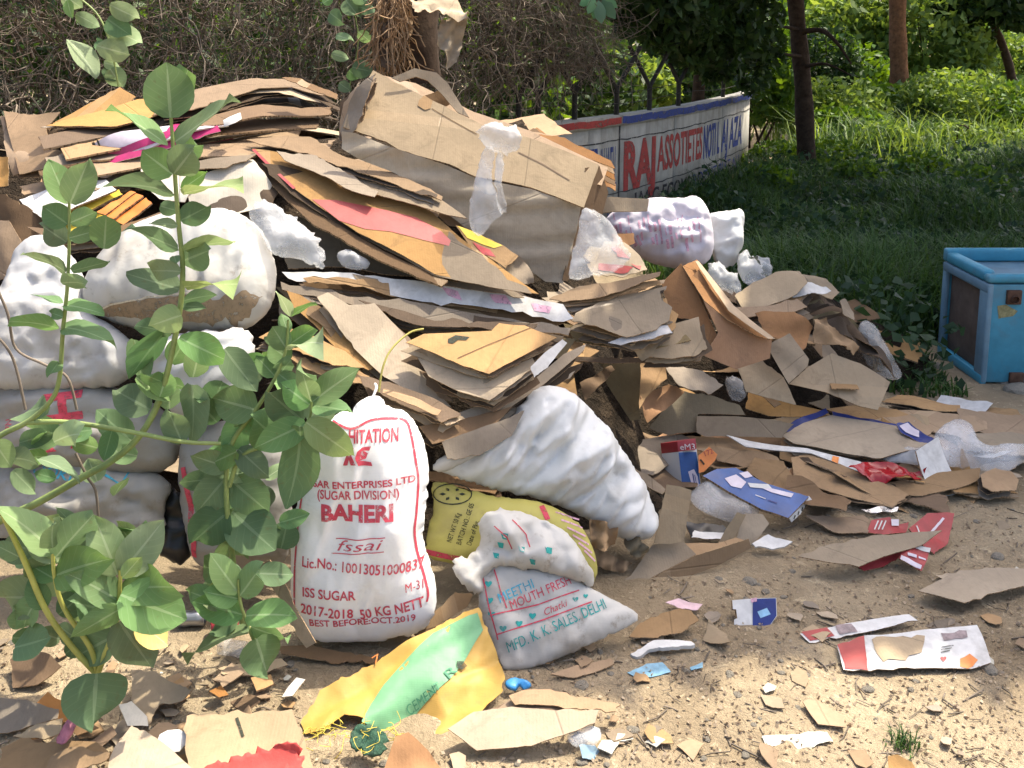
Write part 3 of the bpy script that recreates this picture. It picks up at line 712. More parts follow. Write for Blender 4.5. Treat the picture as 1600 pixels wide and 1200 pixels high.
wtext('RAJ', 974, 1024, 0.31, 0.45, PRED, 0.05); wtext('ASSOTIETES', 1027, 1097, 0.40, 0.36, PRED, 0.025); wtext('NOTI L', 1099, 1124, 0.38, 0.38, PBLU, 0.03)
wtext('AJ AZA', 1127, 1159, 0.38, 0.38, PBLU, 0.03); wtext('JA&C ECONS', 990, 1080, 0.06, 0.17, PBLK, 0.02); wtext('ROTI IT BLST ALL', 1084, 1158, 0.06, 0.17, PBLU, 0.0)

# Y-shaped iron posts with wire on the wall
for k, px in enumerate((818, 848, 905, 970, 1021, 1066, 1135)):
    s = wall_s_at(px); p = wallp(np.array([s]), WH, -0.06)[0]; t = wallp(np.array([s+0.1]), WH, -0.06)[0]-p; t /= np.linalg.norm(t); nn = np.array((t[1], -t[0], 0))
    e = empty('fence_post', p, '%s dark Y-shaped iron post on the painted wall, counted from the heap' % ('first second third fourth fifth sixth seventh'.split()[k]), 'fence post', 'iron posts along the wall')
    d = nz(t*0.8+nn*0.5)
    V, F = tube([p-(0, 0, 0.08), p+(0, 0, 0.26)], 0.028, 5); link('upright', mesh_np('upright', V-p, F, IRON, smooth=False), p, e)
    for sgn in (-1, 1):
        V, F = tube([p+(0, 0, 0.25), p+(0, 0, 0.25)+d*sgn*0.26+(0, 0, 0.42)], 0.024, 5); link('arm', mesh_np('arm', V-p, F, IRON, smooth=False), p, e)
for k, z in enumerate((0.13, 0.24)):
    s = np.arange(wall_s_at(800), WS[-1], 0.2); pth = wallp(s, WH+z+0.02*np.sin(s*2.1), -0.03); V, F = tube(pth, 0.004, 3); c = V.mean(0)
    o = link('fence_wire', mesh_np('fence_wire', V-c, F, IRON), c); tag(o, ('lower' if k == 0 else 'upper')+' sagging wire strung between the Y-shaped posts on the wall', 'wire', 'wires on the wall')

# ------------------------------------------------------------------ foliage builders
def quads(C, size, rs, flat=0.0, aspect=0.5, up=None):
    n = len(C); a = rs.normal(size=(n, 3)); a[:, 2] = a[:, 2]*(1-flat)-0.25; a /= np.linalg.norm(a, axis=1)[:, None]
    b_ = rs.normal(size=(n, 3)); b_ -= a*(a*b_).sum(1)[:, None]; b_ /= np.linalg.norm(b_, axis=1)[:, None]
    s = (size*rs.uniform(0.6, 1.35, n))[:, None]; nrm = np.cross(a, b_)*s*0.12
    V = np.stack([C-a*s*0.5, C+b_*s*0.5*aspect+nrm, C+a*s*0.55, C-b_*s*0.5*aspect+nrm], 1).reshape(-1, 3)
    i = np.arange(n)[:, None]*4; return V, i+np.array([[0, 1, 2, 3]])
def blob(centers, n, rs, shell=0.55):
    cs = np.array([c for c, r in centers], float); rr = np.array([np.broadcast_to(r, 3) for c, r in centers], float)
    w_ = (rr.prod(1))**0.7; k = rs.choice(len(cs), n, p=w_/w_.sum())
    d = rs.normal(size=(n, 3)); d /= np.linalg.norm(d, axis=1)[:, None]
    q = rs.uniform(0, 1, n)**(1/3.0); q = shell*(0.75+0.25*q)+(1-shell)*q
    return cs[k]+d*rr[k]*q[:, None]
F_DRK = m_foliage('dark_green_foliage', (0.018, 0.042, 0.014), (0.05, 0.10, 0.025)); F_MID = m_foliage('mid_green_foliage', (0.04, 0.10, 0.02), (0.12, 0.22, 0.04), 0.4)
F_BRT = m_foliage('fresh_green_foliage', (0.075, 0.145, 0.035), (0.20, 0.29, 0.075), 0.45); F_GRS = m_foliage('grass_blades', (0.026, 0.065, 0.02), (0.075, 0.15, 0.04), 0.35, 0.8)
F_DRY = m_foliage('dry_leaf_litter', (0.20, 0.15, 0.10), (0.42, 0.34, 0.24), 0.2, 3)
def tree(name, label, base, trunk, rad, bark, clusters, nl, lsize, fol, limbs=(), group=None, cat='tree'):
    e = empty(name, base, label, cat, group); rs = np.random.RandomState(nseed())
    pts = smoothpath(trunk, 6); rr = np.interp(np.linspace(0, 1, len(pts)), np.linspace(0, 1, len(rad)), rad)*(1+0.05*np.sin(np.arange(len(pts))*1.7))
    parts = [tube(pts, rr, 9)]
    V, F = join(parts); link('trunk', mesh_np('trunk', V-np.array(base), F, bark), base, e)
    for lp, r in limbs:
        q = smoothpath(lp, 5); V, F = tube(q, np.linspace(r, r*0.25, len(q)), 6); link('limb', mesh_np('limb', V-np.array(base), F, bark), base, e)
    if clusters:
        C = blob(clusters, nl, rs); V, F = quads(C, lsize, rs); c = C.mean(0)
        link('crown', mesh_np('crown', V-c, F, fol, smooth=False), c, e)
    return e
def bush(name, label, centers, nl, lsize, fol, group=None, cat='bush', stems=5):
    c0 = np.array(centers[0][0], float); base = (c0[0], c0[1], 0)
    e = empty(name, base, label, cat, group); rs = np.random.RandomState(nseed())
    C = blob(centers, nl, rs); C[:, 2] = np.maximum(C[:, 2], 0.03); V, F = quads(C, lsize, rs); c = C.mean(0)
    link('foliage', mesh_np('foliage', V-c, F, fol, smooth=False), c, e)
    parts = []
    for k in range(stems):
        t = C[rs.randint(len(C))]; b0 = np.array(base)+rs.normal(size=3)*(0.15, 0.15, 0); b0[2] = 0
        parts.append(tube(smoothpath([b0, (b0*0.6+t*0.4)+rs.normal(size=3)*0.08, t], 4), np.linspace(0.025, 0.008, 9), 5))
    V, F = join(parts); link('stems', mesh_np('stems', V-np.array(base), F, BARK), base, e)
    return e

# ------------------------------------------------------------------ shade trees
def sh(x, y, z): return (x+SUNV.x/SUNV.z*z, y+SUNV.y/SUNV.z*z, z)    # crown position whose shade falls at x, y
big = [(sh(2.2, 3.55, 4.6), (.85, .65, .5)), (sh(3.3, 3.5, 4.9), (1.0, .75, .5)), (sh(4.6, 3.7, 5.2), (1.2, 1, .6)), (sh(1.75, 4.6, 4.7), (.75, .8, .5)), (sh(2.9, 4.9, 5.3), (1.2, .9, .6)),
       (sh(4.2, 5.4, 5.8), (1.4, 1.1, .7)), (sh(2.2, 6.4, 5.4), (1.1, 1.0, .6)), (sh(3.8, 7.2, 6.0), (1.5, 1.3, .7)), (sh(2.6, 8.3, 5.6), (1.2, 1.1, .6)), (sh(5.4, 7.0, 6.4), (1.5, 1.4, .8)), (sh(1.2, 5.9, 5.0), (.6, .7, .4)), (sh(.45, 2.98, 4.6), (.55, .40, .3)), (sh(.15, 2.9, 4.5), (.32, .30, .22)), (sh(.45, 3.15, 4.3), (.4, .35, .25)), (sh(.12, 2.66, 4.4), (.26, .2, .18)), (sh(1.1, 3.05, 4.6), (.6, .45, .35)), (sh(1.3, 3.8, 4.7), (.6, .6, .4)), (sh(1.6, 2.98, 4.5), (.6, .40, .3)), (sh(2.3, 2.98, 4.6), (.7, .42, .3)), (sh(3.2, 3.0, 4.8), (.8, .45, .3)), (sh(4.3, 3.05, 5.0), (.9, .5, .4))]
tree('shade_tree', 'large dark tree outside the right edge whose crown shades the litter', (6.9, 8.2, 0), [(6.9, 8.2, -0.1), (6.8, 8.1, 1.5), (6.5, 7.8, 3.2), (6.1, 7.5, 4.8)], (.28, .22, .18, .10), BARK, big, 19000, 0.36, F_DRK,
     [([(6.7, 8.0, 2.4), (5.8, 7.0, 3.8), (4.7, 5.6, 4.8)], .10), ([(6.5, 7.8, 3.2), (7.3, 7.0, 4.6), (7.0, 5.8, 5.3)], .10), ([(6.6, 7.9, 2.9), (5.6, 8.4, 4.4), (4.8, 9.0, 5.6)], .09)])
B1 = G(1262, 272); t0 = P(1243, 0, B1[1])
tree('dark_trunk_tree', 'slender dark trunk standing in the shaded grass just right of the painted wall', tuple(B1), [B1-(0, 0, .1), (B1+t0)/2+(0.02, 0, 0), t0, t0+(-.1, 0, 1.2), t0+(-.2, -.1, 2.6)], (.135, .115, .105, .09, .06), BARK,
     [(sh(1.5, 10.2, 5.0), (1.1, 1.2, .7)), (sh(3.2, 10.6, 5.2), (1.2, 1.2, .7)), (sh(4.8, 9.6, 5.6), (1.3, 1.3, .7)), (sh(3.9, 12.3, 5.4), (1.4, 1.0, .7)), (sh(5.8, 11.8, 5.5), (1.3, 1.0, .7))], 9000, 0.34, F_DRK,
     [([P(1252, 50, 12.7), P(1285, 48, 12.5), P(1310, 70, 12.3), P(1330, 100, 12.2)], .045), ([P(1256, 105, 12.7), P(1290, 100, 12.4), P(1330, 118, 12.2)], .03), ([P(1250, 46, 12.7), P(1222, 42, 12.5), P(1195, 44, 12.4)], .03),
      ([P(1254, 88, 12.7), P(1225, 84, 12.4), P(1195, 66, 12.3)], .03), ([t0+(0, 0, .6), t0+(.8, .5, 1.6), t0+(1.8, .8, 2.8)], .06)])
B2 = np.array(P(1407, 205, 18.0)); B2[2] = 0; t2 = P(1403, 0, 18.0)
tree('reddish_trunk_tree', 'thicker reddish brown trunk among bright bushes, lit along one side', tuple(B2), [B2, (B2+t2)/2, t2, t2+(0, 0, 2), t2+(.2, .2, 4)], (.19, .165, .15, .12, .07), BARKR,
     [(t2+(0, .8, 3.6), (1.6, 1.5, .9)), (t2+(1.4, 1.0, 4.2), (1.3, 1.2, .8))], 3500, .26, F_MID, [([t2+(0, 0, 1), t2+(.8, .5, 2.2), t2+(1.4, 1, 3.6)], .06)])
B3 = G(1583, 182); t3 = P(1562, 60, B3[1])
tree('leaning_tree', 'thin leaning dark tree at the upper right corner with drooping dark leaves', tuple(B3), [B3, (B3+t3)/2+(.12, 0, 0), t3, t3+(-.5, 0, .8)], (.11, .10, .09, .05), BARK,
     [(P(1530, 0, B3[1]-.5), (1.05, .7, .55)), (P(1500, 30, B3[1]-.3), (.45, .5, .42)), (P(1590, 10, B3[1]-.6), (.8, .6, .55)), (P(1535, 70, B3[1]-.2), (.3, .3, .35)), (P(1560, -60, B3[1]-.3), (1.4, 1, .6))], 3600, .26, F_DRK)
# dark foliage overhanging the wall
cl = [(P(1050, 30, 10.3), (.55, .5, .28)), (P(1110, 45, 11.0), (.6, .5, .36)), (P(1010, 5, 9.9), (.5, .4, .22)), (P(1160, 30, 11.6), (.5, .5, .35)), (P(1135, 100, 11.2), (.2, .3, .2)), (P(1080, 80, 10.8), (.35, .3, .2)), (P(1060, -60, 10.6), (1.0, .8, .4)), (P(1150, -60, 11.6), (1.0, .8, .5)), (P(960, -15, 9.6), (.45, .35, .2)), (P(1190, 75, 12.2), (.3, .3, .3)), (P(1175, 120, 12.4), (.22, .25, .25)), (P(1030, 62, 10.2), (.22, .25, .14)), (P(1105, 105, 11.3), (.16, .2, .2)), (P(985, 40, 9.8), (.2, .2, .14)), (sh(.7, 8.8, 3.8), (.7, .6, .4)), (sh(1.5, 9.9, 4.0), (.7, .7, .4)), (sh(2.3, 11.2, 4.2), (.6, .6, .4)), (sh(-.1, 8.1, 3.6), (.6, .6, .4))]
b0 = P(1095, 100, 12.0); b0[2] = 0
tree('overhanging_tree', 'very dark drooping tree hanging over the painted wall', tuple(b0), [b0, b0+(-.02, 0, 1.1), b0+(.05, -.1, 2.2), b0+(0, -.3, 3.0)], (.10, .08, .07, .04), BARK, cl, 12000, .14, F_DRK, [([b0+(0, -.05, 1.5), b0+(-.4, -.5, 2.0), b0+(-.7, -1.0, 2.25)], .04)])
# a spray of paler big leaves hanging at the top
e0 = P(945, 2, 8.2)
sp = empty('leaf_spray', e0, 'spray of pale green leaves hanging at the top edge above the wall', 'branch')
for k, (x, y, tx, ty) in enumerate([(925, -5, 905, 8), (930, -5, 918, 22), (935, 0, 940, 38), (940, 0, 962, 30), (940, -5, 965, 12), (932, 5, 928, 30), (920, -8, 900, -4)]):
    a = P(x, y, 8.2); t = P(tx, ty, 8.1+0.03*k); d = t-a; L = np.linalg.norm(d); sd_ = nz(np.cross(d, (0.1*k-.3, 1, .2)))*L*.28
    V = np.array([a, a+d*.35+sd_, a+d*.35-sd_, a+d*.75+sd_*.7, a+d*.75-sd_*.7, t, a+d*.4-(0, .02, 0)]); F = np.array([[0, 1, 6], [0, 6, 2], [1, 3, 6], [2, 6, 4], [3, 5, 6], [4, 6, 5]])
    link('leaf', mesh_np('leaf', V-a, F, m_leaf('spray_leaf', (.12, .26, .14), (.3, .4, .25), .4, False) if k == 0 else bpy.data.materials['spray_leaf']), a, sp)

# ------------------------------------------------------------------ bushes and far greenery
def bsh(i, px, py, Y, r, nl, ls, fol, label):
    c = P(px, py, Y); bush('bush', label, [((c[0], c[1], max(c[2], .3)), r)]+[((c[0]+RS.uniform(-.7, .7)*r[0], c[1]+RS.uniform(-.5, .5)*r[1], max(.2, c[2]+RS.uniform(-.6, .5)*r[2])), (r[0]*.55, r[1]*.55, r[2]*.55)) for _ in range(4)], nl, ls, fol, 'bushes beyond the shaded grass')
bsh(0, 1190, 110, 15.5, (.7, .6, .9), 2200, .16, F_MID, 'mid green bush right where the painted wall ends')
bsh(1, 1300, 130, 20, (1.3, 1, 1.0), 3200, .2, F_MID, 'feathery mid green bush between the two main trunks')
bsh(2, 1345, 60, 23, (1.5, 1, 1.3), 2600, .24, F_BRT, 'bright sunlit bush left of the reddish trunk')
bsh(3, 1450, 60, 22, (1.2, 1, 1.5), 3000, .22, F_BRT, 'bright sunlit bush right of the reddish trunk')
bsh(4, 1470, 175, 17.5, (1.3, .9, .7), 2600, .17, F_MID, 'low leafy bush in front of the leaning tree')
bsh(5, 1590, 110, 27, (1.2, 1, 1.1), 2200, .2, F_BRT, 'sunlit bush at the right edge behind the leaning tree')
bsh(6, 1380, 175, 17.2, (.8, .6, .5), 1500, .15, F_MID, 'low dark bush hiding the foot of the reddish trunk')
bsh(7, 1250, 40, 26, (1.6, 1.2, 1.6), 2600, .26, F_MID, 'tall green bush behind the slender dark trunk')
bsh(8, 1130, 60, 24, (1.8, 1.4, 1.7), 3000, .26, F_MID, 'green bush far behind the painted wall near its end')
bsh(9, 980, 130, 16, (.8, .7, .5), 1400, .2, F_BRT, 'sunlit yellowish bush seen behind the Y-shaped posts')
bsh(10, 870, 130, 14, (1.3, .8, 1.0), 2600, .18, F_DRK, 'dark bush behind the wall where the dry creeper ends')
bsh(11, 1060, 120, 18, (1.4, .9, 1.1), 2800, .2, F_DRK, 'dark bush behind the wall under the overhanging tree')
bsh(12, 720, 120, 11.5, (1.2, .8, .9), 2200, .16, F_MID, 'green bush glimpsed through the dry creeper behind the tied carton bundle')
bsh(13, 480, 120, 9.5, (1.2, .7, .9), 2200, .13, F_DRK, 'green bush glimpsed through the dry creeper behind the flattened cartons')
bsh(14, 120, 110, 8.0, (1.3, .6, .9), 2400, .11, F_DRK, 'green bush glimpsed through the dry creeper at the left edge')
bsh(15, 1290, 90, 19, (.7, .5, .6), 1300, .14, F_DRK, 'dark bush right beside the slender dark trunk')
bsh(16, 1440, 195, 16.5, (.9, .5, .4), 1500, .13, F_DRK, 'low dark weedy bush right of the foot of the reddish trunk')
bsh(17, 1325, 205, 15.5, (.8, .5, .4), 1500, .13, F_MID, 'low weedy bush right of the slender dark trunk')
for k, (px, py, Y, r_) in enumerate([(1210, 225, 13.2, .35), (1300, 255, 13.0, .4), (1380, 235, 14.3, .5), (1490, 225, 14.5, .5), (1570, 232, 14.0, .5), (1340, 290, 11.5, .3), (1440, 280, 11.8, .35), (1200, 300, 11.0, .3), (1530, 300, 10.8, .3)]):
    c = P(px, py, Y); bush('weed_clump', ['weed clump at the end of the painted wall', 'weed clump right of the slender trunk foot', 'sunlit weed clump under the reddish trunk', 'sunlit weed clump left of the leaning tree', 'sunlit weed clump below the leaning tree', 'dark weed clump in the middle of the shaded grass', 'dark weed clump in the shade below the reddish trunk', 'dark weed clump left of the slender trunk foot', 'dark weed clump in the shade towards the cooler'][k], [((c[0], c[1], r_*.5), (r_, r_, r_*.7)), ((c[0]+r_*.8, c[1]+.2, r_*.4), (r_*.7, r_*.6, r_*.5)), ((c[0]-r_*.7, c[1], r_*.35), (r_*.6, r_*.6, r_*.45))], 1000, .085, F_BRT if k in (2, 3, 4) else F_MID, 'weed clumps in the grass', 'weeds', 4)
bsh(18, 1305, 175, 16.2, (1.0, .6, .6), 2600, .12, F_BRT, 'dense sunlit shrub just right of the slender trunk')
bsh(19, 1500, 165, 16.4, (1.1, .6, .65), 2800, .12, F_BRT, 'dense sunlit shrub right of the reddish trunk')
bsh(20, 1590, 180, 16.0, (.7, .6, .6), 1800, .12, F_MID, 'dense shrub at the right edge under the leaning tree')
# far wood closing the view
rs = np.random.RandomState(5)
cen = [((rs.uniform(-45, 60), rs.uniform(34, 60), rs.uniform(1, 6)), (rs.uniform(3, 5), 3, rs.uniform(2.5, 4.5))) for _ in range(90)]
C = blob(cen, 26000, rs, .7); C[:, 2] = np.abs(C[:, 2]); V, F = quads(C, .75, rs); c = C.mean(0)
o = link('far_wood', mesh_np('far_wood', V-c, F, F_MID, smooth=False), c); tag(o, 'mass of distant green trees closing the view', 'wood', kind='stuff')

# ------------------------------------------------------------------ grass and ground cover
rs = np.random.RandomState(9)
GP = [(1.55, 5.6), (1.85, 5.1), (1.95, 4.62), (2.35, 4.52), (2.8, 4.72), (4.5, 4.6), (40, 5), (60, 40), (-6, 40), (4.0, 17), (3.7, 14.5), (3.25, 12.9), (1.3, 9.2), (0.9, 7.6), (1.2, 6.4)]
def scatter(n, power, ymax=34):
    out = []
    while sum(map(len, out)) < n:
        t = rs.uniform(0, 1, n*2); Y = 4.6*(ymax/4.6)**(t**power); X = Y*rs.uniform(0.0, .68, n*2)+rs.uniform(0, .6, n*2)
        m = inside(GP, X, Y); q = (X/Y)*FPX/math.cos(PITCH)+PX0; m &= ~((X > 2.3) & (X < 3.3) & (Y > 4.6) & (Y < 5.5)); m &= ~((q > 1176) & (q < 1246) & (Y > 12.8))
        out.append(np.stack([X[m], Y[m]], 1))
    return np.concatenate(out)[:n]
def blades(pos, hgt, wid, lean):
    n = len(pos); a = rs.uniform(0, 6.283, n); d = np.stack([np.cos(a), np.sin(a), 0*a], 1); s = np.stack([-np.sin(a), np.cos(a), 0*a], 1)
    h_ = hgt[:, None]; z = np.array((0, 0, 1.)); b0 = np.concatenate([pos, np.zeros((n, 1))], 1); l = lean[:, None]*h_
    w_ = wid[:, None]; mid = b0+z*h_*.6+d*l*.35; tip = b0+z*h_*(1-.25*lean[:, None])+d*l
    V = np.stack([b0-s*w_, b0+s*w_, mid-s*w_*.8, mid+s*w_*.8, tip], 1).reshape(-1, 3); i = np.arange(n)[:, None]*5
    return V, np.concatenate([i+np.array([[0, 1, 3]]), i+np.array([[0, 3, 2]]), i+np.array([[2, 3, 4]])])
p = scatter(60000, 1.0); dn = vn(p[:, 0]*.9, p[:, 1]*.9, 4)+.5; hh_ = (.07+.34*dn**1.5*rs.uniform(.5, 1.5, len(p)))*np.clip(.6+p[:, 1]/13, .9, 2.2)
edge = np.clip((p[:, 1]-4.6)/1.5, .35, 1); V, F = blades(p, hh_*edge, (.0028+.00045*p[:, 1])*rs.uniform(.7, 1.4, len(p)), rs.uniform(.2, 1.1, len(p)))
o = link('grass', mesh_np('grass', V, F, F_GRS, smooth=False)); tag(o, 'green grass growing in the tree shade beyond the litter', 'grass', kind='stuff')
p = scatter(15000, .95); hz_ = rs.uniform(.04, .46, len(p))*(vn(p[:, 0]*1.1, p[:, 1]*1.1, 14)+.75); C = np.concatenate([p, hz_[:, None]], 1)
V, F = quads(C, .07, rs, .5, .75); o = link('ground_cover', mesh_np('ground_cover', V, F, m_foliage('weed_leaves', (.014, .036, .018), (.04, .085, .035), .3), smooth=False)); tag(o, 'dark broad-leaved weeds spread through the shaded grass', 'weeds', kind='stuff')
# tall sunlit grass
q = np.stack([rs.uniform(4.2, 14, 6000), 13.2+12*rs.uniform(0, 1, 6000)**1.3], 1); dn = vn(q[:, 0]*.9, q[:, 1]*.9, 41)+.5; q = q[dn > .5]
V, F = blades(q, rs.uniform(.25, 1.0, len(q))**1.3, rs.uniform(.006, .014, len(q)), rs.uniform(.3, 1.2, len(q))); o = link('tall_grass', mesh_np('tall_grass', V, F, F_BRT, smooth=False))
tag(o, 'tall arching sunlit grass behind the shaded lawn', 'grass', kind='stuff')

# ------------------------------------------------------------------ dry creeper curtain over the fence
rs = np.random.RandomState(21)
sA, sB = WS[0], wall_s_at(925)
N = 9000; n = 8; s = rs.uniform(sA, sB, N); f = (s-sA)/(sB-sA); top = 2.75+.15*np.sin(s*1.3)
zm = .9+.35*f+.3*np.clip((f-.66)/.2, 0, 1); z = zm+rs.uniform(0, 1, N)*(top-zm); p0 = wallp(s, z, rs.normal(.13, .15, N)); L = rs.uniform(.15, .7, N)
a = rs.uniform(0, 6.283, N); d = np.stack([np.cos(a)*.6, np.sin(a)*.6, rs.uniform(-1.5, .3, N)], 1); d /= np.linalg.norm(d, axis=1)[:, None]; Pt = [p0]
for i in range(n-1):
    d = d+rs.normal(0, .45, (N, 3))+(0, 0, -.08); d /= np.linalg.norm(d, axis=1)[:, None]; Pt.append(Pt[-1]+d*(L/(n-1))[:, None])
r = rs.choice([.0025, .0035, .005, .008], N, p=[.42, .36, .17, .05]); V, F = tubes_batch(np.stack(Pt, 1), r[:, None]*np.linspace(1, .5, n)[None, :], 3)
o = link('dry_creeper', mesh_np('dry_creeper', V, F, TWIG)); tag(o, 'tangled curtain of dry brown creeper twigs hanging over the fence behind the heap', 'creeper', kind='stuff')
N = 12000; s = rs.uniform(sA, sB, N); f = (s-sA)/(sB-sA); zm = .85+.3*f+.35*np.clip((f-.66)/.2, 0, 1); C = wallp(s, zm+rs.uniform(0, 1, N)*(2.8-zm), rs.normal(-.05, .15, N))
g_ = fbm(C[:, 0]*1.4+C[:, 1], C[:, 2]*2.2, 61, 3); C = C[g_ > -.12]
V, F = quads(C, .042, rs, 0, .6); o = link('dry_creeper_leaves', mesh_np('dry_creeper_leaves', V, F, m_foliage('shrivelled_leaves', (.035, .027, .018), (.13, .10, .066), .15, 3), smooth=False)); tag(o, 'small shrivelled brown leaves caught in the dry creeper curtain', 'leaves', kind='stuff')
# deep dark hedge right behind it
N = 9000; C = wallp(rs.uniform(sA, sB, N), rs.uniform(.2, 2.9, N), rs.normal(-.55, .14, N)); V, F = quads(C, .10, rs, 0, .7)
o = link('hedge', mesh_np('hedge', V, F, F_DRK, smooth=False)); tag(o, 'dark leafy hedge behind the dry creeper', 'hedge', kind='stuff')

# ------------------------------------------------------------------ filler cardboard wedged in the heap
rs = np.random.RandomState(33)
def msurf(x, y):
    e = .03; z = float(mound(x, y)); return z, nz((float(mound(x-e, y))-float(mound(x+e, y)), float(mound(x, y-e))-float(mound(x, y+e)), 2*e))
cnt = 0
while cnt < 130:
    x = rs.uniform(-2.9, 2.2); y = rs.uniform(3.2, 5.5); z, n = msurf(x, y)
    if z < .12 or (y > 4.8 and x < .2 and rs.rand() < .6) or (x > .5 and rs.rand() < .55): continue
    qx = PX0+FPX*x/(y*math.cos(PITCH)+(H-z)*math.sin(PITCH)); qy = PY0-FPX*(y*math.sin(PITCH)+(z-H)*math.cos(PITCH))/(y*math.cos(PITCH)+(H-z)*math.sin(PITCH))
    if 860 < qx < 1030 and 530 < qy < 700: continue
    n = nz(n*.55+np.array((0, 0, .75))+rs.normal(0, .16, 3)); a = rs.uniform(-.5, .5); u = nz(np.cross((0, 1, 0), n)); v = np.cross(n, u)
    u, v = u*math.cos(a)+v*math.sin(a), v*math.cos(a)-u*math.sin(a); L, W = rs.uniform(.22, .55), rs.uniform(.14, .32)
    o3 = np.array((x, y+.06, z-.045)); S = Surf((800, 600), 3, (0, -1, 0)); S.O, S.U, S.V, S.N = o3, u, v, n; sd = nseed()
    S.h = lambda uu, vv, sd=sd, c=rs.normal(0, .25): .02*fbm(uu*4+sd, vv*4, sd, 2)+c*uu*uu
    q = np.array([(-L/2, -W/2), (L/2, -W/2), (L/2, W/2), (-L/2, W/2)])*rs.uniform(.75, 1.1, (4, 2)); B = resample(q, .04, .006, sd); V2, F = cdt(B, .07, sd)
    o = build_sheet('cardboard_sheet', S, V2, F, CARDS[rs.randint(len(CARDS))], rs.choice([.003, .005, .009]))
    tag(o, 'flattened brown cardboard wedged among many others inside the heap', 'cardboard', 'cardboard wedged inside the heap'); cnt += 1

def litter_bits(n, reg, seed, label, group, smin, smax, zf):
    rs = np.random.RandomState(seed)
    for k in range(n):
        while True:
            x = rs.uniform(min(p[0] for p in reg), max(p[0] for p in reg)); y = rs.uniform(min(p[1] for p in reg), max(p[1] for p in reg))
            if inside(reg, np.array(x), np.array(y)): break
        z = zf(rs); p = G(x, y, z); S = Surf((800, 600), 3, (0, -1, 0)); nn = nz((rs.normal(0, .22), rs.normal(-.15, .22), 1)); u = nz(np.cross((0, 1, 0), nn)); v = np.cross(nn, u); a = rs.uniform(0, 6.28)
        S.U = u*math.cos(a)+v*math.sin(a); S.V = v*math.cos(a)-u*math.sin(a); S.N = nn; S.O = p; sd = nseed(); cv_ = rs.normal(0, .8)
        S.h = lambda uu, vv, sd=sd, cv_=cv_: .012*crease(uu, vv, sd, 5, 2)+cv_*uu*uu
        L, W = rs.uniform(smin, smax), rs.uniform(smin, smax)*.6; q = np.array([(-L/2, -W/2), (L/2, -W/2), (L/2, W/2), (-L/2, W/2)])*rs.uniform(.55, 1.1, (4, 2))
        if rs.rand() < .4: q = np.insert(q, rs.randint(1, 4), q.mean(0)+rs.normal(0, L*.25, 2), 0) if False else q
        V2, F = cdt(resample(q, .03, .008, sd), .05, sd); o = build_sheet('cardboard_scrap', S, V2, F, [M_KR, M_ORG, M_BRN, M_KR, M_RUS, M_TAN, M_KR, M_WHT][rs.randint(8)], rs.choice([.002, .004, .006]))
        tag(o, label, 'cardboard', group)
litter_bits(46, [(1000, 690), (1100, 640), (1600, 640), (1600, 720), (1500, 780), (1270, 790), (1110, 720)], 3, 'torn cardboard scrap mixed into the flat litter right of the leaning sack', 'scraps in the flat litter on the right', .16, .44, lambda r: r.uniform(.02, .06))
litter_bits(12, [(1060, 600), (1150, 500), (1300, 480), (1400, 590), (1250, 640), (1050, 640)], 4, 'torn cardboard scrap lying on the right flank of the heap', 'scraps on the right flank', .07, .2, lambda r: r.uniform(.12, .3))
litter_bits(26, [(0, 1090), (300, 1040), (460, 1060), (470, 1195), (0, 1195)], 5, 'torn cardboard scrap in the sunny litter at the lower left', 'scraps in the lower left litter', .04, .13, lambda r: r.uniform(.015, .04))
UNDER = [M_BRN, M_KR, M_DRK, M_GRY, M_DRK, M_TAN]  # darkest entries paint the shade in the gaps between stacked layers
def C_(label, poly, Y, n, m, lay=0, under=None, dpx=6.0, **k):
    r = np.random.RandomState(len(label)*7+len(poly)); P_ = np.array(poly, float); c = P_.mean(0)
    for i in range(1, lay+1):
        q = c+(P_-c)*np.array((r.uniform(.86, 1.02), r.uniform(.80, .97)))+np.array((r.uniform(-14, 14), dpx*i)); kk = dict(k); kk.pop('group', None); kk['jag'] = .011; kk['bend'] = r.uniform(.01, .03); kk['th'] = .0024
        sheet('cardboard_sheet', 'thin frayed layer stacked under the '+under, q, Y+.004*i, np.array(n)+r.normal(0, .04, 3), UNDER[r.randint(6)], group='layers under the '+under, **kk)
    return sheet('cardboard_sheet', label, poly, Y, n, m, **k)

# ------------------------------------------------------------------ top left stack
C_('sunlit orange cardboard flap hanging at the far left of the top stack', [(5, 172), (45, 178), (95, 176), (72, 200), (80, 235), (118, 240), (120, 258), (30, 272)], 3.98, (-.1, -.7, .8), M_ORG, bend=.015, lay=3, under='orange flap at the far left')
C_('orange cardboard flap standing up at the back of the top left stack', [(82, 193), (140, 158), (186, 133), (213, 153), (200, 165), (150, 180)], 4.25, (0, -.8, .9), M_ORG, lay=3, under='upright orange flap')
C_('long tan cardboard sheet on top of the left stack behind the tall leaf', [(72, 198), (150, 176), (215, 155), (270, 148), (330, 146), (300, 165), (182, 197)], 4.12, (0, -.35, 1), M_ORG, curl=(.06, 0), lay=6, under='long sheet on the top left stack')
C_('long ragged tan sheet on the crest of the left stack', [(250, 150), (300, 141), (390, 124), (465, 122), (530, 150), (500, 146), (455, 134), (405, 137), (360, 152), (300, 172), (240, 178)], 4.2, (.05, -.3, 1), M_KR, curl=(-.08, 0), jag=.01, lay=6, under='ragged crest sheet')
C_('thin tan sheet sticking out to the right at the crest of the left stack', [(440, 124), (470, 122), (528, 148), (526, 155), (480, 138)], 4.1, (.2, -.4, 1), M_BRN)
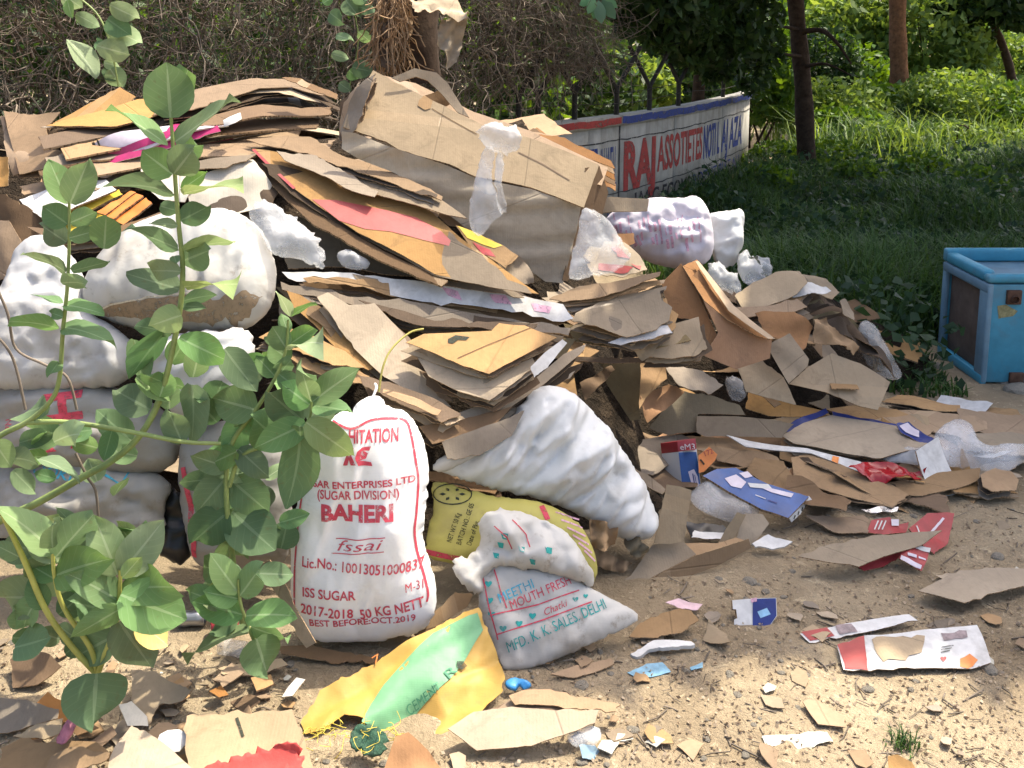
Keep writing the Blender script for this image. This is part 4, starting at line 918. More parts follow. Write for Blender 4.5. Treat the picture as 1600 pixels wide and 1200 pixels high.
stk = [((60, 214), (330, 172), 24, 4.02), ((95, 232), (400, 178), 26, 3.98), ((70, 246), (440, 190), 22, 3.96), ((110, 262), (470, 205), 26, 3.92), ((60, 268), (300, 228), 22, 3.9), ((230, 200), (500, 186), 24, 4.02), ((260, 232), (520, 222), 22, 3.92), ((140, 282), (400, 238), 20, 3.86), ((30, 290), (240, 262), 22, 3.86), ((300, 180), (520, 166), 20, 4.08)]
for k, (a, b_, t, Y) in enumerate(stk):
    poly = [a, ((a[0]+b_[0])/2, (a[1]+b_[1])/2-8), b_, (b_[0]-6, b_[1]+t*.6), ((a[0]+b_[0])/2, (a[1]+b_[1])/2+t*.55), (a[0]+8, a[1]+t*.7)]
    o, S = C_('brown cardboard layer of the top left stack seen edge-on', poly, Y, (0.1, -.32, 1), [M_BRN, M_KR, M_GRY, M_KR, M_BRN][k % 5], jag=.012, th=.008, group='edge-on layers of the top left stack')
o, S = sheet('rolled_magazine', 'folded glossy lilac and crimson magazine poking out of the left stack', [(130, 229), (190, 205), (255, 190), (345, 168), (352, 186), (262, 216), (200, 238), (143, 257)], 3.86, (0, -.9, .8), [LIL, WHT, WHT], th=.01, hf=lambda u, v: -6*v*v, jag=0, cat='magazine')
patch_on(S, o, [(141, 257), (200, 238), (262, 216), (352, 186), (348, 180), (260, 205), (195, 229), (138, 248)], MAG); stripe_on(S, o, [(145, 222), (155, 246)], 4, INKK); stripe_on(S, o, [(152, 219), (162, 243)], 2.5, INKK)
sheet('magazine_page', 'crimson lower page under the lilac magazine in the left stack', [(140, 258), (262, 220), (340, 196), (345, 205), (260, 232), (148, 264)], 3.85, (0, -.9, .9), [MAG, WHT, WHT], th=.003, cat='magazine')
box_obj('white_carton', [(P(350, 199, 3.85), P(368, 192, 3.87)-P(350, 199, 3.85), P(348, 188, 3.87)-P(350, 199, 3.85), np.array((.01, .06, .01)))], WHT, bevel=.002).update_tag()
tag(bpy.context.scene.objects['white_carton'], 'tiny white carton at the right end of the lilac magazine', 'carton')
C_('bright cream cardboard sheet folded under the left stack', [(220, 262), (262, 256), (300, 262), (305, 300), (290, 318), (250, 312), (225, 290)], 3.72, (-.1, -.75, .8), M_CRM, curl=(.5, 0))
C_('curled cream board beside the tall stem in the sun', [(295, 268), (345, 262), (395, 243), (425, 285), (405, 322), (360, 335), (300, 322), (290, 300)], 3.7, (.2, -.8, .8), M_CRM, curl=(-.8, 0), bend=.025, lay=2, under='curled cream board')
C_('torn grey board with curling edge above the white polybag', [(300, 252), (360, 246), (400, 238), (385, 252), (350, 262), (310, 262)], 3.78, (0, -.5, 1), M_GRY, jag=.012)
for k, (poly, m, lb) in enumerate([([(30, 312), (90, 290), (165, 280), (182, 296), (120, 322), (75, 347), (50, 330)], [WHT, WHT, EDG], 'white and orange glossy folder at the left edge of the heap'),
        ([(72, 349), (125, 320), (186, 296), (192, 304), (135, 332), (90, 352)], [YEL, YEL, EDG], 'yellow folder under the white glossy one at the left'), ([(150, 331), (203, 299), (212, 300), (165, 336)], [OPR, OPR, EDG], 'uppermost slim orange booklet of the left bundle'),
        ([(163, 337), (212, 302), (224, 306), (178, 342)], [OPR, OPR, EDG], 'middle slim orange booklet of the left bundle'), ([(178, 344), (228, 309), (238, 318), (192, 350)], [OPR, OPR, EDG], 'lowest slim orange booklet of the left bundle'), ([(100, 352), (150, 332), (170, 340), (185, 352), (130, 372), (105, 366)], [YEL, YEL, EDG], 'yellow torn wrapper below the orange booklets')]):
    sheet('booklet', lb, poly, 3.62-.01*k, (-.1, -.7, 1), m, th=.008, bend=.006, cat='booklet')
C_('brown crumpled cardboard at the left edge of the heap', [(-30, 300), (12, 305), (60, 335), (70, 352), (45, 372), (25, 395), (-30, 410)], 3.55, (-.1, -.9, .6), M_BRN, bend=.04, jag=.012, lay=4, under='crumpled cardboard at the left edge')
C_('torn tan carton wall below the left edge of the stack', [(-40, 340), (15, 345), (38, 385), (28, 430), (-40, 450)], 3.45, (.1, -1, .4), M_KR, bend=.03)
C_('sunlit orange carton corner at the extreme left edge', [(-25, 242), (14, 246), (12, 290), (-25, 296)], 3.8, (-.2, -1, .5), M_ORG)
C_('dark board under the orange booklets', [(40, 352), (110, 358), (190, 352), (250, 330), (330, 322), (300, 345), (200, 370), (80, 372)], 3.52, (0, -.6, 1), M_BRN, lay=4, under='orange booklets')

# ------------------------------------------------------------------ long sheets across the middle
o, S = C_('long orange carton flat with a red printed band lying diagonally across the heap', [(394, 232), (425, 236), (520, 262), (600, 292), (672, 330), (720, 372), (770, 408), (842, 459), (770, 447), (680, 428), (640, 405), (560, 365), (505, 328), (455, 292)], 3.62, (.12, -.62, 1), M_ORG, bend=.012, jag=.003, lay=4, under='red-banded carton flat')
patch_on(S, o, [(488, 312), (525, 313), (600, 328), (650, 340), (690, 362), (716, 388), (660, 375), (610, 362), (570, 358), (530, 345)], SRED, label='faded red printed band'); stripe_on(S, o, [(396, 234), (420, 258), (460, 295)], 5, RED)
C_('board under the red-banded carton flat', [(405, 246), (500, 335), (600, 392), (700, 440), (690, 448), (590, 405), (490, 350), (400, 262)], 3.58, (.12, -.6, 1), M_BRN, th=.009)
C_('long tan sheet draped over the heap left of the tied bundle', [(385, 215), (440, 212), (485, 214), (540, 245), (600, 262), (692, 302), (690, 308), (620, 288), (560, 270), (480, 238), (420, 226)], 3.84, (.1, -.42, 1), M_KR, curl=(-.06, 0), jag=.008, lay=5, under='long draped tan sheet')
C_('torn greyish layers beneath the long tan sheet', [(432, 236), (495, 243), (540, 268), (592, 296), (585, 306), (540, 292), (492, 268), (445, 250)], 3.76, (.1, -.5, 1), M_GRY, jag=.014, bend=.02)
C_('thin curled board between the long tan sheet and the red-banded flat', [(500, 250), (560, 275), (625, 290), (690, 312), (730, 340), (700, 335), (640, 318), (570, 300)], 3.72, (.1, -.5, 1), M_GRY, jag=.01)
C_('short plank-like tan board left of the bundle foot', [(665, 318), (740, 310), (760, 345), (755, 362), (700, 352)], 3.80, (0, -1, .35), M_KR)
o, S = C_('printed yellow and red carton piece below the tied plastic', [(712, 352), (740, 362), (790, 385), (810, 400), (790, 420), (760, 400), (735, 385)], 3.62, (0, -.8, .9), M_KR)
patch_on(S, o, [(715, 353), (740, 362), (785, 384), (772, 388), (730, 372)], YEL); patch_on(S, o, [(738, 378), (765, 390), (775, 402), (755, 398)], RED)
C_('crumpled kraft paper at the right end of the red-banded flat', [(770, 400), (800, 396), (825, 410), (835, 440), (815, 448), (790, 430)], 3.6, (0, -.9, .7), M_GRY, bend=.05, jag=.01)
o, S = C_('white printed carton edge with red smudges across the middle of the heap', [(440, 424), (520, 424), (600, 432), (680, 440), (760, 452), (880, 476), (896, 498), (880, 503), (800, 488), (720, 475), (660, 470), (600, 458), (550, 440), (450, 434)], 3.42, (.05, -.9, .8), [WHT, M_GRY[0], EDG], jag=.012, bend=.015, lay=4, under='white printed carton edge')
for q in ([(690, 448), (715, 455), (722, 470), (700, 462)], [(765, 460), (790, 462), (800, 476), (775, 474)], [(830, 474), (862, 480), (858, 490), (835, 486)]): patch_on(S, o, q, INKP, jag=.006)
patch_on(S, o, [(550, 428), (590, 436), (600, 452), (560, 440)], M_GRY[0], jag=.004)
C_('folded grey board under the white printed carton edge', [(438, 438), (500, 448), (560, 462), (640, 470), (720, 484), (800, 494), (892, 512), (888, 524), (800, 508), (700, 502), (650, 500), (600, 486), (520, 466), (440, 450)], 3.36, (.05, -.75, .9), M_GRY, jag=.012, bend=.02, th=.009, lay=4, under='folded grey board')
C_('lowest grey board of the middle bundle with an open folded end', [(560, 468), (620, 482), (680, 500), (760, 505), (840, 508), (830, 520), (740, 512), (660, 508), (610, 492)], 3.3, (.05, -.8, .9), M_BRN, jag=.01)
C_('dark folded cardboard behind the milky plastic', [(450, 335), (520, 345), (600, 385), (700, 430), (690, 440), (560, 420), (450, 415), (440, 380)], 3.68, (.1, -.5, 1), M_OLV, bend=.03)
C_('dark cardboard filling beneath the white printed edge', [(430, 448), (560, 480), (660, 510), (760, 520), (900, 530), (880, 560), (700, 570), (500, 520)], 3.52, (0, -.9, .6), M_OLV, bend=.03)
# lower middle
C_('wide grey-tan kraft sheet sloping down behind the yellow strap', [(495, 466), (512, 458), (545, 478), (575, 476), (585, 474), (630, 520), (648, 560), (668, 595), (705, 636), (650, 618), (600, 590), (560, 550), (525, 505)], 3.22, (.25, -.8, .8), M_TAN, curl=(.15, 0), bend=.012, lay=3, under='wide kraft sheet')
C_('narrow orange cardboard strip left of the kraft sheet', [(448, 455), (470, 462), (505, 485), (545, 525), (590, 572), (576, 578), (535, 555), (490, 505), (455, 478)], 3.24, (.2, -.8, .9), M_ORG, lay=3, under='narrow orange strip')
C_('orange board poking out left beneath the middle bundle', [(404, 526), (440, 508), (480, 520), (540, 548), (570, 575), (520, 570), (455, 545)], 3.18, (.1, -.7, 1), M_ORG, lay=5, under='orange board of the middle bundle')
C_('tan board low on the left of the middle bundle', [(430, 545), (500, 556), (560, 578), (590, 600), (540, 598), (470, 572)], 3.14, (.1, -.7, 1), M_KR)
o, S = C_('big orange carton flap with a faint dark emblem', [(634, 535), (662, 522), (720, 520), (768, 517), (780, 505), (820, 508), (870, 528), (832, 548), (800, 565), (764, 584), (725, 572), (690, 558)], 3.14, (.05, -.75, 1), M_ORG, bend=.01, lay=4, under='big orange carton flap')
patch_on(S, o, [(700, 530), (712, 524), (734, 527), (728, 532), (716, 531), (708, 537), (700, 536)], INKK); stripe_on(S, o, [(715, 560), (760, 540), (830, 512)], 1.2, M_BRN[0])
C_('beige sheet under the orange carton flap', [(645, 548), (690, 562), (730, 577), (766, 588), (832, 560), (838, 572), (815, 590), (765, 626), (720, 612), (670, 590)], 3.10, (.05, -.75, 1), M_TAN, lay=4, under='beige sheet')
C_('white-edged board standing out at the right of the orange flap', [(828, 574), (850, 552), (878, 531), (886, 536), (858, 570), (835, 590)], 3.06, (.4, -.8, .7), M_WHT)
C_('long tan board supporting the middle bundle on the right', [(660, 668), (720, 642), (790, 618), (840, 588), (880, 555), (915, 540), (905, 556), (850, 600), (790, 640), (720, 668), (680, 682)], 3.16, (.2, -.6, 1), M_TAN, lay=4, under='long supporting tan board')
C_('brown plank-like sheet above the sugar sack mouth', [(560, 585), (620, 600), (690, 628), (720, 645), (690, 660), (630, 632), (570, 605)], 3.02, (.1, -.6, 1), M_BRN, lay=3, under='plank-like brown sheet')
C_('narrow tan sheet just above the sugar sack', [(600, 606), (640, 618), (690, 640), (684, 648), (640, 632), (598, 614)], 2.98, (.1, -.7, 1), M_KR)
C_('dull layered sheet between sugar sack and leaning white sack', [(655, 668), (700, 660), (760, 645), (800, 636), (770, 668), (720, 690), (675, 695)], 3.0, (.2, -.7, .9), M_BRN, jag=.012)
C_('crumpled brown layers beside the torn mouth of the leaning sack', [(690, 690), (740, 675), (800, 650), (820, 640), (800, 680), (750, 710), (700, 715)], 2.98, (.2, -.8, .8), M_GRY, jag=.015, bend=.03)
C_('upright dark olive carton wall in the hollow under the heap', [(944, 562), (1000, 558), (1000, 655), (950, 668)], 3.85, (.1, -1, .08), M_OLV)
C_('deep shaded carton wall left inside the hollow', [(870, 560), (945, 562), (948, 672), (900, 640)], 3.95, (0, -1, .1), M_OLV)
stp = empty('yellow_strap', P(590, 612, 2.95), 'thin yellow plastic strap looping out above the sugar sack', 'strap')
q = smoothpath([P(592, 612, 2.94), P(598, 575, 2.96), P(612, 545, 3.0), P(640, 520, 3.05), P(662, 514, 3.07)], 6); V, F = tube(q, .0035, 5); link('band', mesh_np('band', V-np.array(stp.location), F, m_plain('yellow_strap', (.40, .36, .09), .5, .2, 10)), stp.location, stp)

# ------------------------------------------------------------------ tied carton bundle
bd = empty('carton_bundle', P(740, 440, 3.85), 'big bundle of tan cartons tied with clear plastic, leaning on top of the heap', 'carton bundle')
oA, SA = sheet('front_panel', None, [(583, 109), (660, 150), (752, 195), (815, 212), (880, 235), (936, 258), (912, 325), (870, 308), (830, 293), (790, 284), (745, 277), (702, 257), (660, 246), (625, 236), (603, 222), (557, 205), (536, 198), (545, 168), (566, 138)], 3.95, (.05, -.72, .72), M_TAN, parent=bd, jag=.003, bend=.012, th=.007)
stripe_on(SA, oA, [(810, 238), (850, 258), (890, 282)], 2, M_BRN[0]); stripe_on(SA, oA, [(675, 170), (705, 188), (745, 210)], 1.5, M_BRN[0])
patch_on(SA, oA, [(655, 157), (663, 150), (676, 158), (673, 170), (664, 173), (653, 166)], M_KR[0], off=.004)
sheet('lower_panel', None, [(534, 205), (556, 208), (600, 226), (700, 259), (745, 279), (830, 295), (908, 323), (900, 365), (880, 442), (852, 440), (800, 402), (760, 386), (720, 350), (670, 312), (620, 272), (560, 248), (534, 232)], 3.78, (.05, -1, .16), M_LTN, parent=bd, bend=.012, hf=lambda u, v: .007*np.sin((v+.12*u+.02*np.sin(u*9))*55)+.004*np.sin((v-.1*u)*90), spacing=.022, th=.01)
for k, (dx, dy) in enumerate([(0, 0), (-7, 6), (-12, 14), (-4, 22)]):
    sheet('inner_layer', None, [(570+dx*.4, 126+dy*.4), (586, 114+dy), (560, 200), (536+dx*.3, 222), (530+dx*.2, 200), (545+dx, 160)], 4.02+.03*k, (-.5, -.8, .4), [M_GRY, M_KR, M_BRN, M_GRY][k], parent=bd, jag=.014, bend=.03)
sheet('back_panel', None, [(600, 118), (650, 130), (740, 175), (830, 205), (950, 262), (940, 290), (800, 250), (620, 190)], 4.12, (.05, -.7, .75), M_KR, parent=bd)
sheet('arched_flap', None, [(612, 122), (648, 107), (682, 113), (700, 130), (733, 184), (715, 176), (690, 146), (668, 125), (650, 120), (625, 128)], 4.16, (.1, -1, .3), M_TAN, parent=bd, bend=.02, th=.01)
sheet('arched_flap', None, [(660, 150), (690, 140), (712, 178), (700, 176)], 4.2, (.5, -1, .3), M_BRN, parent=bd)
sheet('end_board', None, [(915, 262), (936, 259), (950, 300), (930, 370), (888, 440), (880, 438), (905, 330)], 3.86, (.8, -.8, .1), M_BRN, parent=bd)
for k in range(5):
    sheet('edge_layer', None, [(815+k*6, 206-k*2), (870, 212+k*3), (955+k*2, 250+k*9), (962, 262+k*9), (900, 240+k*5), (815, 214)], 4.2+.03*k, (.2, -.7, .7), [M_RUS, M_KR, M_RUS, M_BRN, M_RUS][k], parent=bd, jag=.014, bend=.025)
C_('short tan board sticking out right of the tied bundle', [(915, 310), (960, 308), (1014, 311), (1011, 330), (955, 331), (925, 335)], 4.1, (0, -1, .3), M_TAN, th=.02)
ox, S = sack('plastic_tie', 'knotted clear plastic sheet tying the big carton bundle', [(752, 197), (775, 190), (805, 196), (816, 215), (812, 235), (790, 240), (772, 238), (760, 232), (748, 215)], 3.68, (0, -1, .4), FILMW, .05, .03, crump=.05, wr=.02, cat='plastic', sp=.008, jag=.02)
tl, S2 = sack('tail', None, [(756, 226), (775, 232), (768, 262), (772, 300), (788, 335), (770, 345), (752, 372), (735, 360), (732, 330), (742, 280)], 3.64, (0, -1, .2), FILM, .03, .01, crump=.018, wr=.02, wdir=1.5, parent=ox, sp=.012)
sack('tail', None, [(775, 235), (788, 240), (784, 290), (795, 330), (780, 338), (772, 290)], 3.66, (0, -1, .2), FILM, .02, .01, crump=.012, parent=ox, sp=.012)
sack('plastic_sheet', 'crumpled clear plastic wrapped round the right end of the carton bundle', [(910, 322), (930, 330), (950, 345), (975, 385), (990, 400), (960, 425), (930, 432), (890, 440), (888, 420), (902, 370)], 3.72, (.5, -1, .3), FILM, .05, .02, crump=.03, cat='plastic', sp=.012)
ob, S = sheet('paper_wrapper', 'torn wrapper with red print beside the right end of the bundle', [(945, 375), (975, 378), (1000, 400), (1012, 420), (975, 432), (925, 425)], 3.95, (.2, -.8, .8), M_TAN, bend=.03, jag=.01, cat='wrapper')
for q in ([(955, 385), (970, 388), (985, 405), (965, 402)], [(935, 412), (990, 418), (975, 428), (935, 422)], [(985, 412), (1002, 416), (1000, 422)]): patch_on(S, ob, q, SRED, jag=.006, off=.003)
C_('russet carton corner behind the red-printed wrapper', [(955, 366), (990, 364), (992, 380), (975, 388), (958, 378)], 4.15, (.1, -1, .6), M_RUS)

# ------------------------------------------------------------------ right flank of the heap
C_('olive tan sheet curving up to the right below the bundle', [(858, 470), (905, 448), (960, 440), (1032, 427), (1030, 434), (990, 448), (940, 464), (880, 474)], 3.62, (0, -.6, 1), M_KR, curl=(.15, 0), bend=.015, lay=4, under='olive tan curved sheet')
C_('tan torn sheet with a folded corner in the middle right of the heap', [(890, 500), (912, 484), (950, 466), (985, 458), (1030, 453), (1033, 470), (1050, 482), (1046, 500), (1020, 516), (978, 524), (930, 510)], 3.55, (.05, -.62, 1), M_TAN, jag=.01, bend=.018, lay=5, under='tan torn sheet with folded corner')
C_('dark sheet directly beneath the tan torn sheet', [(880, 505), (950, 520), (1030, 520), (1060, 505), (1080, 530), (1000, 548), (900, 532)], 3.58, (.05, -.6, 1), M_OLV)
sheet('plastic_strip', 'crinkled white plastic strip under the tan torn sheet', [(950, 534), (1000, 522), (1043, 510), (1051, 521), (1010, 532), (970, 540)], 3.48, (0, -.7, 1), [FILMW]*3, th=.002, bend=.02, cat='plastic')
C_('tan board with a torn hole right of the hollow', [(1012, 558), (1030, 528), (1052, 506), (1092, 494), (1094, 518), (1106, 542), (1086, 556), (1050, 560)], 3.58, (.1, -.75, .9), M_TAN, jag=.008, lay=3, under='tan board with a torn hole')
C_('small crumpled tan scrap hanging over the hollow', [(982, 540), (1010, 532), (1032, 530), (1020, 555), (1005, 563), (995, 550)], 3.5, (.1, -.9, .6), M_TAN, bend=.03)
C_('thin long board bridging the hollow', [(890, 556), (960, 560), (1080, 556), (1100, 548), (1095, 562), (960, 568), (892, 563)], 3.6, (0, -.8, 1), M_BRN)
for k, (poly, m, lb) in enumerate([([(1000, 562), (1040, 562), (1042, 592), (1010, 620), (1000, 640)], M_ORG, 'orange carton piece in the hollow'), ([(1040, 575), (1062, 568), (1100, 580), (1130, 602), (1112, 614), (1060, 604)], M_GRY, 'torn grey-tan paper layer near the hollow'), ([(1000, 620), (1045, 600), (1070, 612), (1040, 640), (1012, 660)], M_RUS, 'russet carton piece inside the hollow'),
        ([(905, 600), (955, 572), (960, 580), (915, 625)], M_BRN, 'narrow brown slat in the hollow behind the leaning sack')]): C_(lb, poly, 3.75-.02*k, (.1, -.8, .8), m, jag=.01, bend=.025)
bc = empty('brown_carton', P(1130, 575, 4.0), 'glossy russet brown carton lying open on its corner on the right flank', 'carton')
sheet('side_panel', None, [(1034, 442), (1064, 411), (1078, 432), (1100, 480), (1128, 540), (1100, 556), (1090, 500), (1046, 495)], 4.0, (-.35, -.9, .45), M_RUS, parent=bc)
sheet('top_panel', None, [(1066, 416), (1089, 406), (1140, 478), (1176, 512), (1208, 532), (1180, 524), (1136, 500), (1100, 470)], 3.98, (.45, -.5, .9), M_RUS, parent=bc)
sheet('end_panel', None, [(1100, 470), (1136, 500), (1206, 532), (1203, 560), (1150, 577), (1100, 556), (1122, 520)], 3.9, (.2, -1, .3), M_RUS, parent=bc)
sheet('inner_flap', None, [(1078, 436), (1092, 420), (1122, 470), (1132, 495), (1112, 500)], 4.02, (.1, -.9, .5), M_RUS, parent=bc)
stp_, S = sheet('tape', None, [(1086, 408), (1092, 408), (1146, 478), (1210, 530), (1200, 530), (1138, 486)], 3.965, (.45, -.5, .9), [m_plain('clear_tape', (.5, .38, .26), .12, .2, 9)]*3, parent=bc, th=.0015)
C_('orange crumpled carton right of the russet carton', [(1178, 492), (1205, 486), (1242, 485), (1270, 510), (1258, 545), (1238, 560), (1222, 528), (1195, 524)], 4.2, (.1, -.8, .8), M_RUS, bend=.04, jag=.008)
C_('tan carton sheet on the crest of the right flank', [(1148, 462), (1180, 440), (1212, 424), (1250, 420), (1262, 440), (1245, 460), (1200, 478), (1160, 482)], 4.5, (-.1, -.6, 1), M_TAN, bend=.02, lay=4, under='crest sheet of the right flank')
C_('torn tan sheet at the top right of the flank', [(1252, 428), (1290, 436), (1312, 456), (1300, 468), (1270, 458), (1250, 446)], 4.7, (.2, -.6, 1), M_TAN, jag=.012)
C_('dull tan sheet left under the crest', [(1150, 480), (1200, 478), (1245, 466), (1262, 478), (1230, 490), (1180, 494), (1152, 500)], 4.35, (0, -.6, 1), M_KR, jag=.01, lay=3, under='dull tan sheet of the right flank')
sheet('paper_sheet', 'white crumpled paper on top of the right flank', [(1225, 453), (1250, 446), (1292, 444), (1300, 452), (1276, 460), (1238, 466)], 4.55, (.1, -.6, 1), [WHT]*3, th=.003, bend=.03, jag=.008, cat='paper')
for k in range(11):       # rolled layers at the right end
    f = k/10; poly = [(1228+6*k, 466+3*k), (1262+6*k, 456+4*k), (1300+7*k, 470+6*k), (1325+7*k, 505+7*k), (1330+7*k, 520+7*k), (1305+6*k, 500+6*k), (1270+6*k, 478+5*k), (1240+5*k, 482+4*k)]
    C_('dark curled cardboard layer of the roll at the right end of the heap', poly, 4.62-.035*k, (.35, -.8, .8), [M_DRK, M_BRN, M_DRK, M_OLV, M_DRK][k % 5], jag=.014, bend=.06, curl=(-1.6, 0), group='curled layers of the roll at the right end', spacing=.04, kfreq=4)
C_('light tan curled scrap on the dark roll', [(1312, 470), (1322, 465), (1336, 488), (1330, 503), (1314, 492)], 4.3, (.2, -.9, .6), M_TAN, bend=.03)
C_('crumpled tan paper in the dark roll', [(1270, 500), (1290, 497), (1312, 520), (1345, 540), (1338, 552), (1300, 540), (1272, 535)], 4.2, (.2, -.8, .7), M_KR, bend=.06, jag=.015, kfreq=5)
sack('plastic_sheet', 'smoky clear plastic sheet hanging down the right end of the heap', [(1340, 505), (1358, 498), (1375, 525), (1390, 560), (1412, 585), (1400, 596), (1375, 590), (1345, 560)], 4.35, (.4, -1, .5), FILMG, .05, .02, crump=.035, cat='plastic', sp=.013)
op = empty('open_carton', P(1290, 630, 4.15), 'tan carton torn open into wide flaps on the right flank', 'carton')
sheet('flap', None, [(1198, 540), (1234, 520), (1264, 561), (1262, 572), (1232, 600)], 4.0, (-.3, -.9, .6), M_TAN, parent=op); sheet('flap', None, [(1234, 598), (1262, 574), (1300, 552), (1345, 568), (1392, 596), (1372, 640), (1342, 634), (1290, 612)], 4.05, (.1, -.8, .85), M_TAN, parent=op, curl=(-.15, 0))
C_('tan carton wall leaning left of the open carton', [(1147, 558), (1185, 560), (1225, 590), (1245, 632), (1200, 622), (1165, 612)], 4.05, (0, -.9, .6), M_TAN, bend=.02)
C_('orange tan sheet in shadow below the open carton', [(1170, 612), (1240, 630), (1290, 640), (1285, 652), (1200, 650), (1165, 640)], 4.1, (0, -.5, 1), M_ORG)
sack('plastic_scrap', 'crumpled grey plastic in a gap left of the open carton', [(1130, 590), (1150, 585), (1168, 605), (1160, 630), (1140, 625)], 4.05, (0, -1, .5), FILMG, .03, .02, crump=.03, cat='plastic')

# bent grey sheets and ground-level flats, right
C_('large bent grey-brown sheet leaning over the ground litter', [(1014, 668), (1038, 640), (1064, 610), (1110, 618), (1156, 632), (1165, 648), (1090, 648), (1088, 675), (1045, 680)], 3.9, (-.05, -.85, .7), M_OLV, bend=.015)
C_('long folded grey-brown flap right of the bent sheet', [(1089, 650), (1150, 650), (1205, 655), (1242, 662), (1222, 684), (1150, 682), (1100, 682), (1088, 676)], 3.85, (.05, -.9, .5), M_GRY, bend=.02)
for k, (poly, m, lb) in enumerate([([(945, 670), (985, 668), (1030, 682), (1000, 705), (985, 720), (960, 700)], M_KR, 'tan sheet left beside the white leaning sack'), ([(1000, 686), (1065, 680), (1090, 690), (1060, 712), (1020, 740), (990, 735)], M_GRY, 'grey tan sheet behind the upright blue carton'),
        ([(1065, 682), (1140, 685), (1195, 705), (1170, 718), (1120, 712), (1080, 700)], M_KR, 'brown sheet behind the orange card'), ([(1110, 702), (1165, 700), (1215, 715), (1225, 735), (1180, 728), (1120, 722)], M_KR, 'torn tan sheet above the blue printed box'),
        ([(1180, 712), (1225, 720), (1238, 745), (1232, 770), (1200, 758), (1165, 735)], M_KR, 'tan sheet right above the blue printed box'), ([(1140, 655), (1220, 664), (1240, 690), (1200, 705), (1150, 690)], M_BRN, 'brown sheet in the shade behind the white strip'),
        ([(1230, 745), (1270, 755), (1330, 785), (1320, 800), (1270, 790), (1225, 770)], M_BRN, 'dark sheet lying under the brown curved sheet'), ([(985, 728), (1010, 742), (1040, 762), (1035, 775), (1000, 752)], M_GRY, 'narrow grey board right along the leaning sack')]):
    C_(lb, poly, G(*np.mean(poly, 0), z=.10)[1], (0, -.22, 1), m, jag=.008, bend=.02)
o, S = C_('wide tan board with torn blue edges lying flat on the right', [(1222, 680), (1255, 662), (1300, 648), (1400, 666), (1466, 697), (1420, 706), (1376, 716), (1300, 704), (1240, 692)], G(1340, 685, .13)[1], (0, -.18, 1), M_TAN, bend=.008, lay=3, under='blue-edged wide board')
for k, (poly, lb) in enumerate([([(1217, 669), (1250, 655), (1290, 640), (1294, 647), (1255, 664), (1224, 676)], 'left'), ([(1300, 643), (1350, 650), (1402, 662), (1400, 669), (1350, 660), (1306, 651)], 'middle'), ([(1400, 664), (1420, 659), (1440, 672), (1464, 690), (1462, 698), (1430, 688), (1408, 676)], 'right')]):
    q, S = sheet('blue_strip', lb+' torn navy strip along the edge of the wide tan board', poly, G(*np.mean(poly, 0), z=.145)[1], (0, -.45, 1), [NVY, NVY, EDG], th=.004, bend=.02, cat='cardboard')
    if k == 2: patch_on(S, q, [(1405, 666), (1418, 661), (1436, 674), (1436, 684), (1415, 676)], LIL, off=.003)
q, S = sheet('plastic_strip', 'long white plastic strip with an orange band across the litter', [(1135, 680), (1170, 688), (1212, 694), (1262, 700), (1300, 712), (1345, 722), (1353, 732), (1345, 739), (1305, 724), (1268, 708), (1210, 702), (1165, 697)], G(1250, 705, .12)[1], (0, -.4, 1), [WHT]*3, th=.004, bend=.012, jag=0, cat='strip'); patch_on(S, q, [(1301, 713), (1311, 715), (1309, 725), (1299, 721)], OPR, off=.003)
o, S = sheet('red_wrapper', 'crumpled dark red glossy wrapper on the litter', [(1325, 733), (1352, 716), (1395, 724), (1448, 730), (1442, 742), (1410, 752), (1370, 752)], G(1390, 738, .09)[1], (0, -.4, 1), [m_plain('red_foil', (.33, .015, .02), .22, .3, 8)]*3, th=.003, bend=.05, jag=.006, kfreq=5, cat='wrapper')
gl = [([(1236, 716), (1262, 708), (1300, 722), (1345, 742), (1385, 752), (1420, 774), (1395, 790), (1340, 782), (1290, 768), (1240, 746)], M_KR, .07, 'broad brown curved sheet in the right foreground of the litter'), ([(1385, 754), (1440, 742), (1500, 735), (1532, 730), (1530, 748), (1495, 764), (1440, 775), (1405, 768)], M_KR, .06, 'layered tan sheet right of the red wrapper'),
      ([(1532, 742), (1555, 730), (1580, 738), (1592, 750), (1588, 764), (1550, 770), (1535, 762)], M_ORG, .07, 'orange tan curled scrap at the right end of the litter'), ([(1490, 768), (1540, 765), (1590, 772), (1592, 778), (1520, 778)], M_GRY, .02, 'thin grey layer under the orange tan scrap'),
      ([(1378, 626), (1402, 617), (1450, 624), (1500, 634), (1500, 646), (1440, 640)], M_ORG, .10, 'orange tan flat at the back right of the litter by the grass'), ([(1395, 640), (1450, 642), (1520, 650), (1560, 668), (1500, 680), (1420, 668), (1385, 655)], M_KR, .08, 'tan flat at the back right behind the clear plastic'),
      ([(1495, 640), (1600, 650), (1640, 668), (1600, 690), (1540, 678), (1500, 660)], M_KR, .07, 'tan flat at the right edge behind the clear plastic'), ([(1520, 680), (1580, 676), (1650, 690), (1650, 710), (1560, 712), (1520, 700)], M_TAN, .08, 'tan layered flat at the right edge of the litter'),
      ([(1290, 640), (1340, 632), (1400, 640), (1440, 660), (1400, 664), (1320, 650)], M_KR, .11, 'tan flat wedged behind the blue-edged board'), ([(1340, 660), (1420, 648), (1460, 672), (1440, 690), (1380, 680)], M_KR, .10, 'small tan flat under the right end of the blue-edged board'),
      ([(1258, 806), (1300, 804), (1350, 808), (1365, 822), (1355, 834), (1310, 832)], M_KR, .03, 'tan flat on the dirt behind the red packs'), ([(1000, 710), (1040, 700), (1100, 720), (1090, 760), (1040, 770), (1000, 745)], M_BRN, .05, 'brown board under the upright blue carton')]
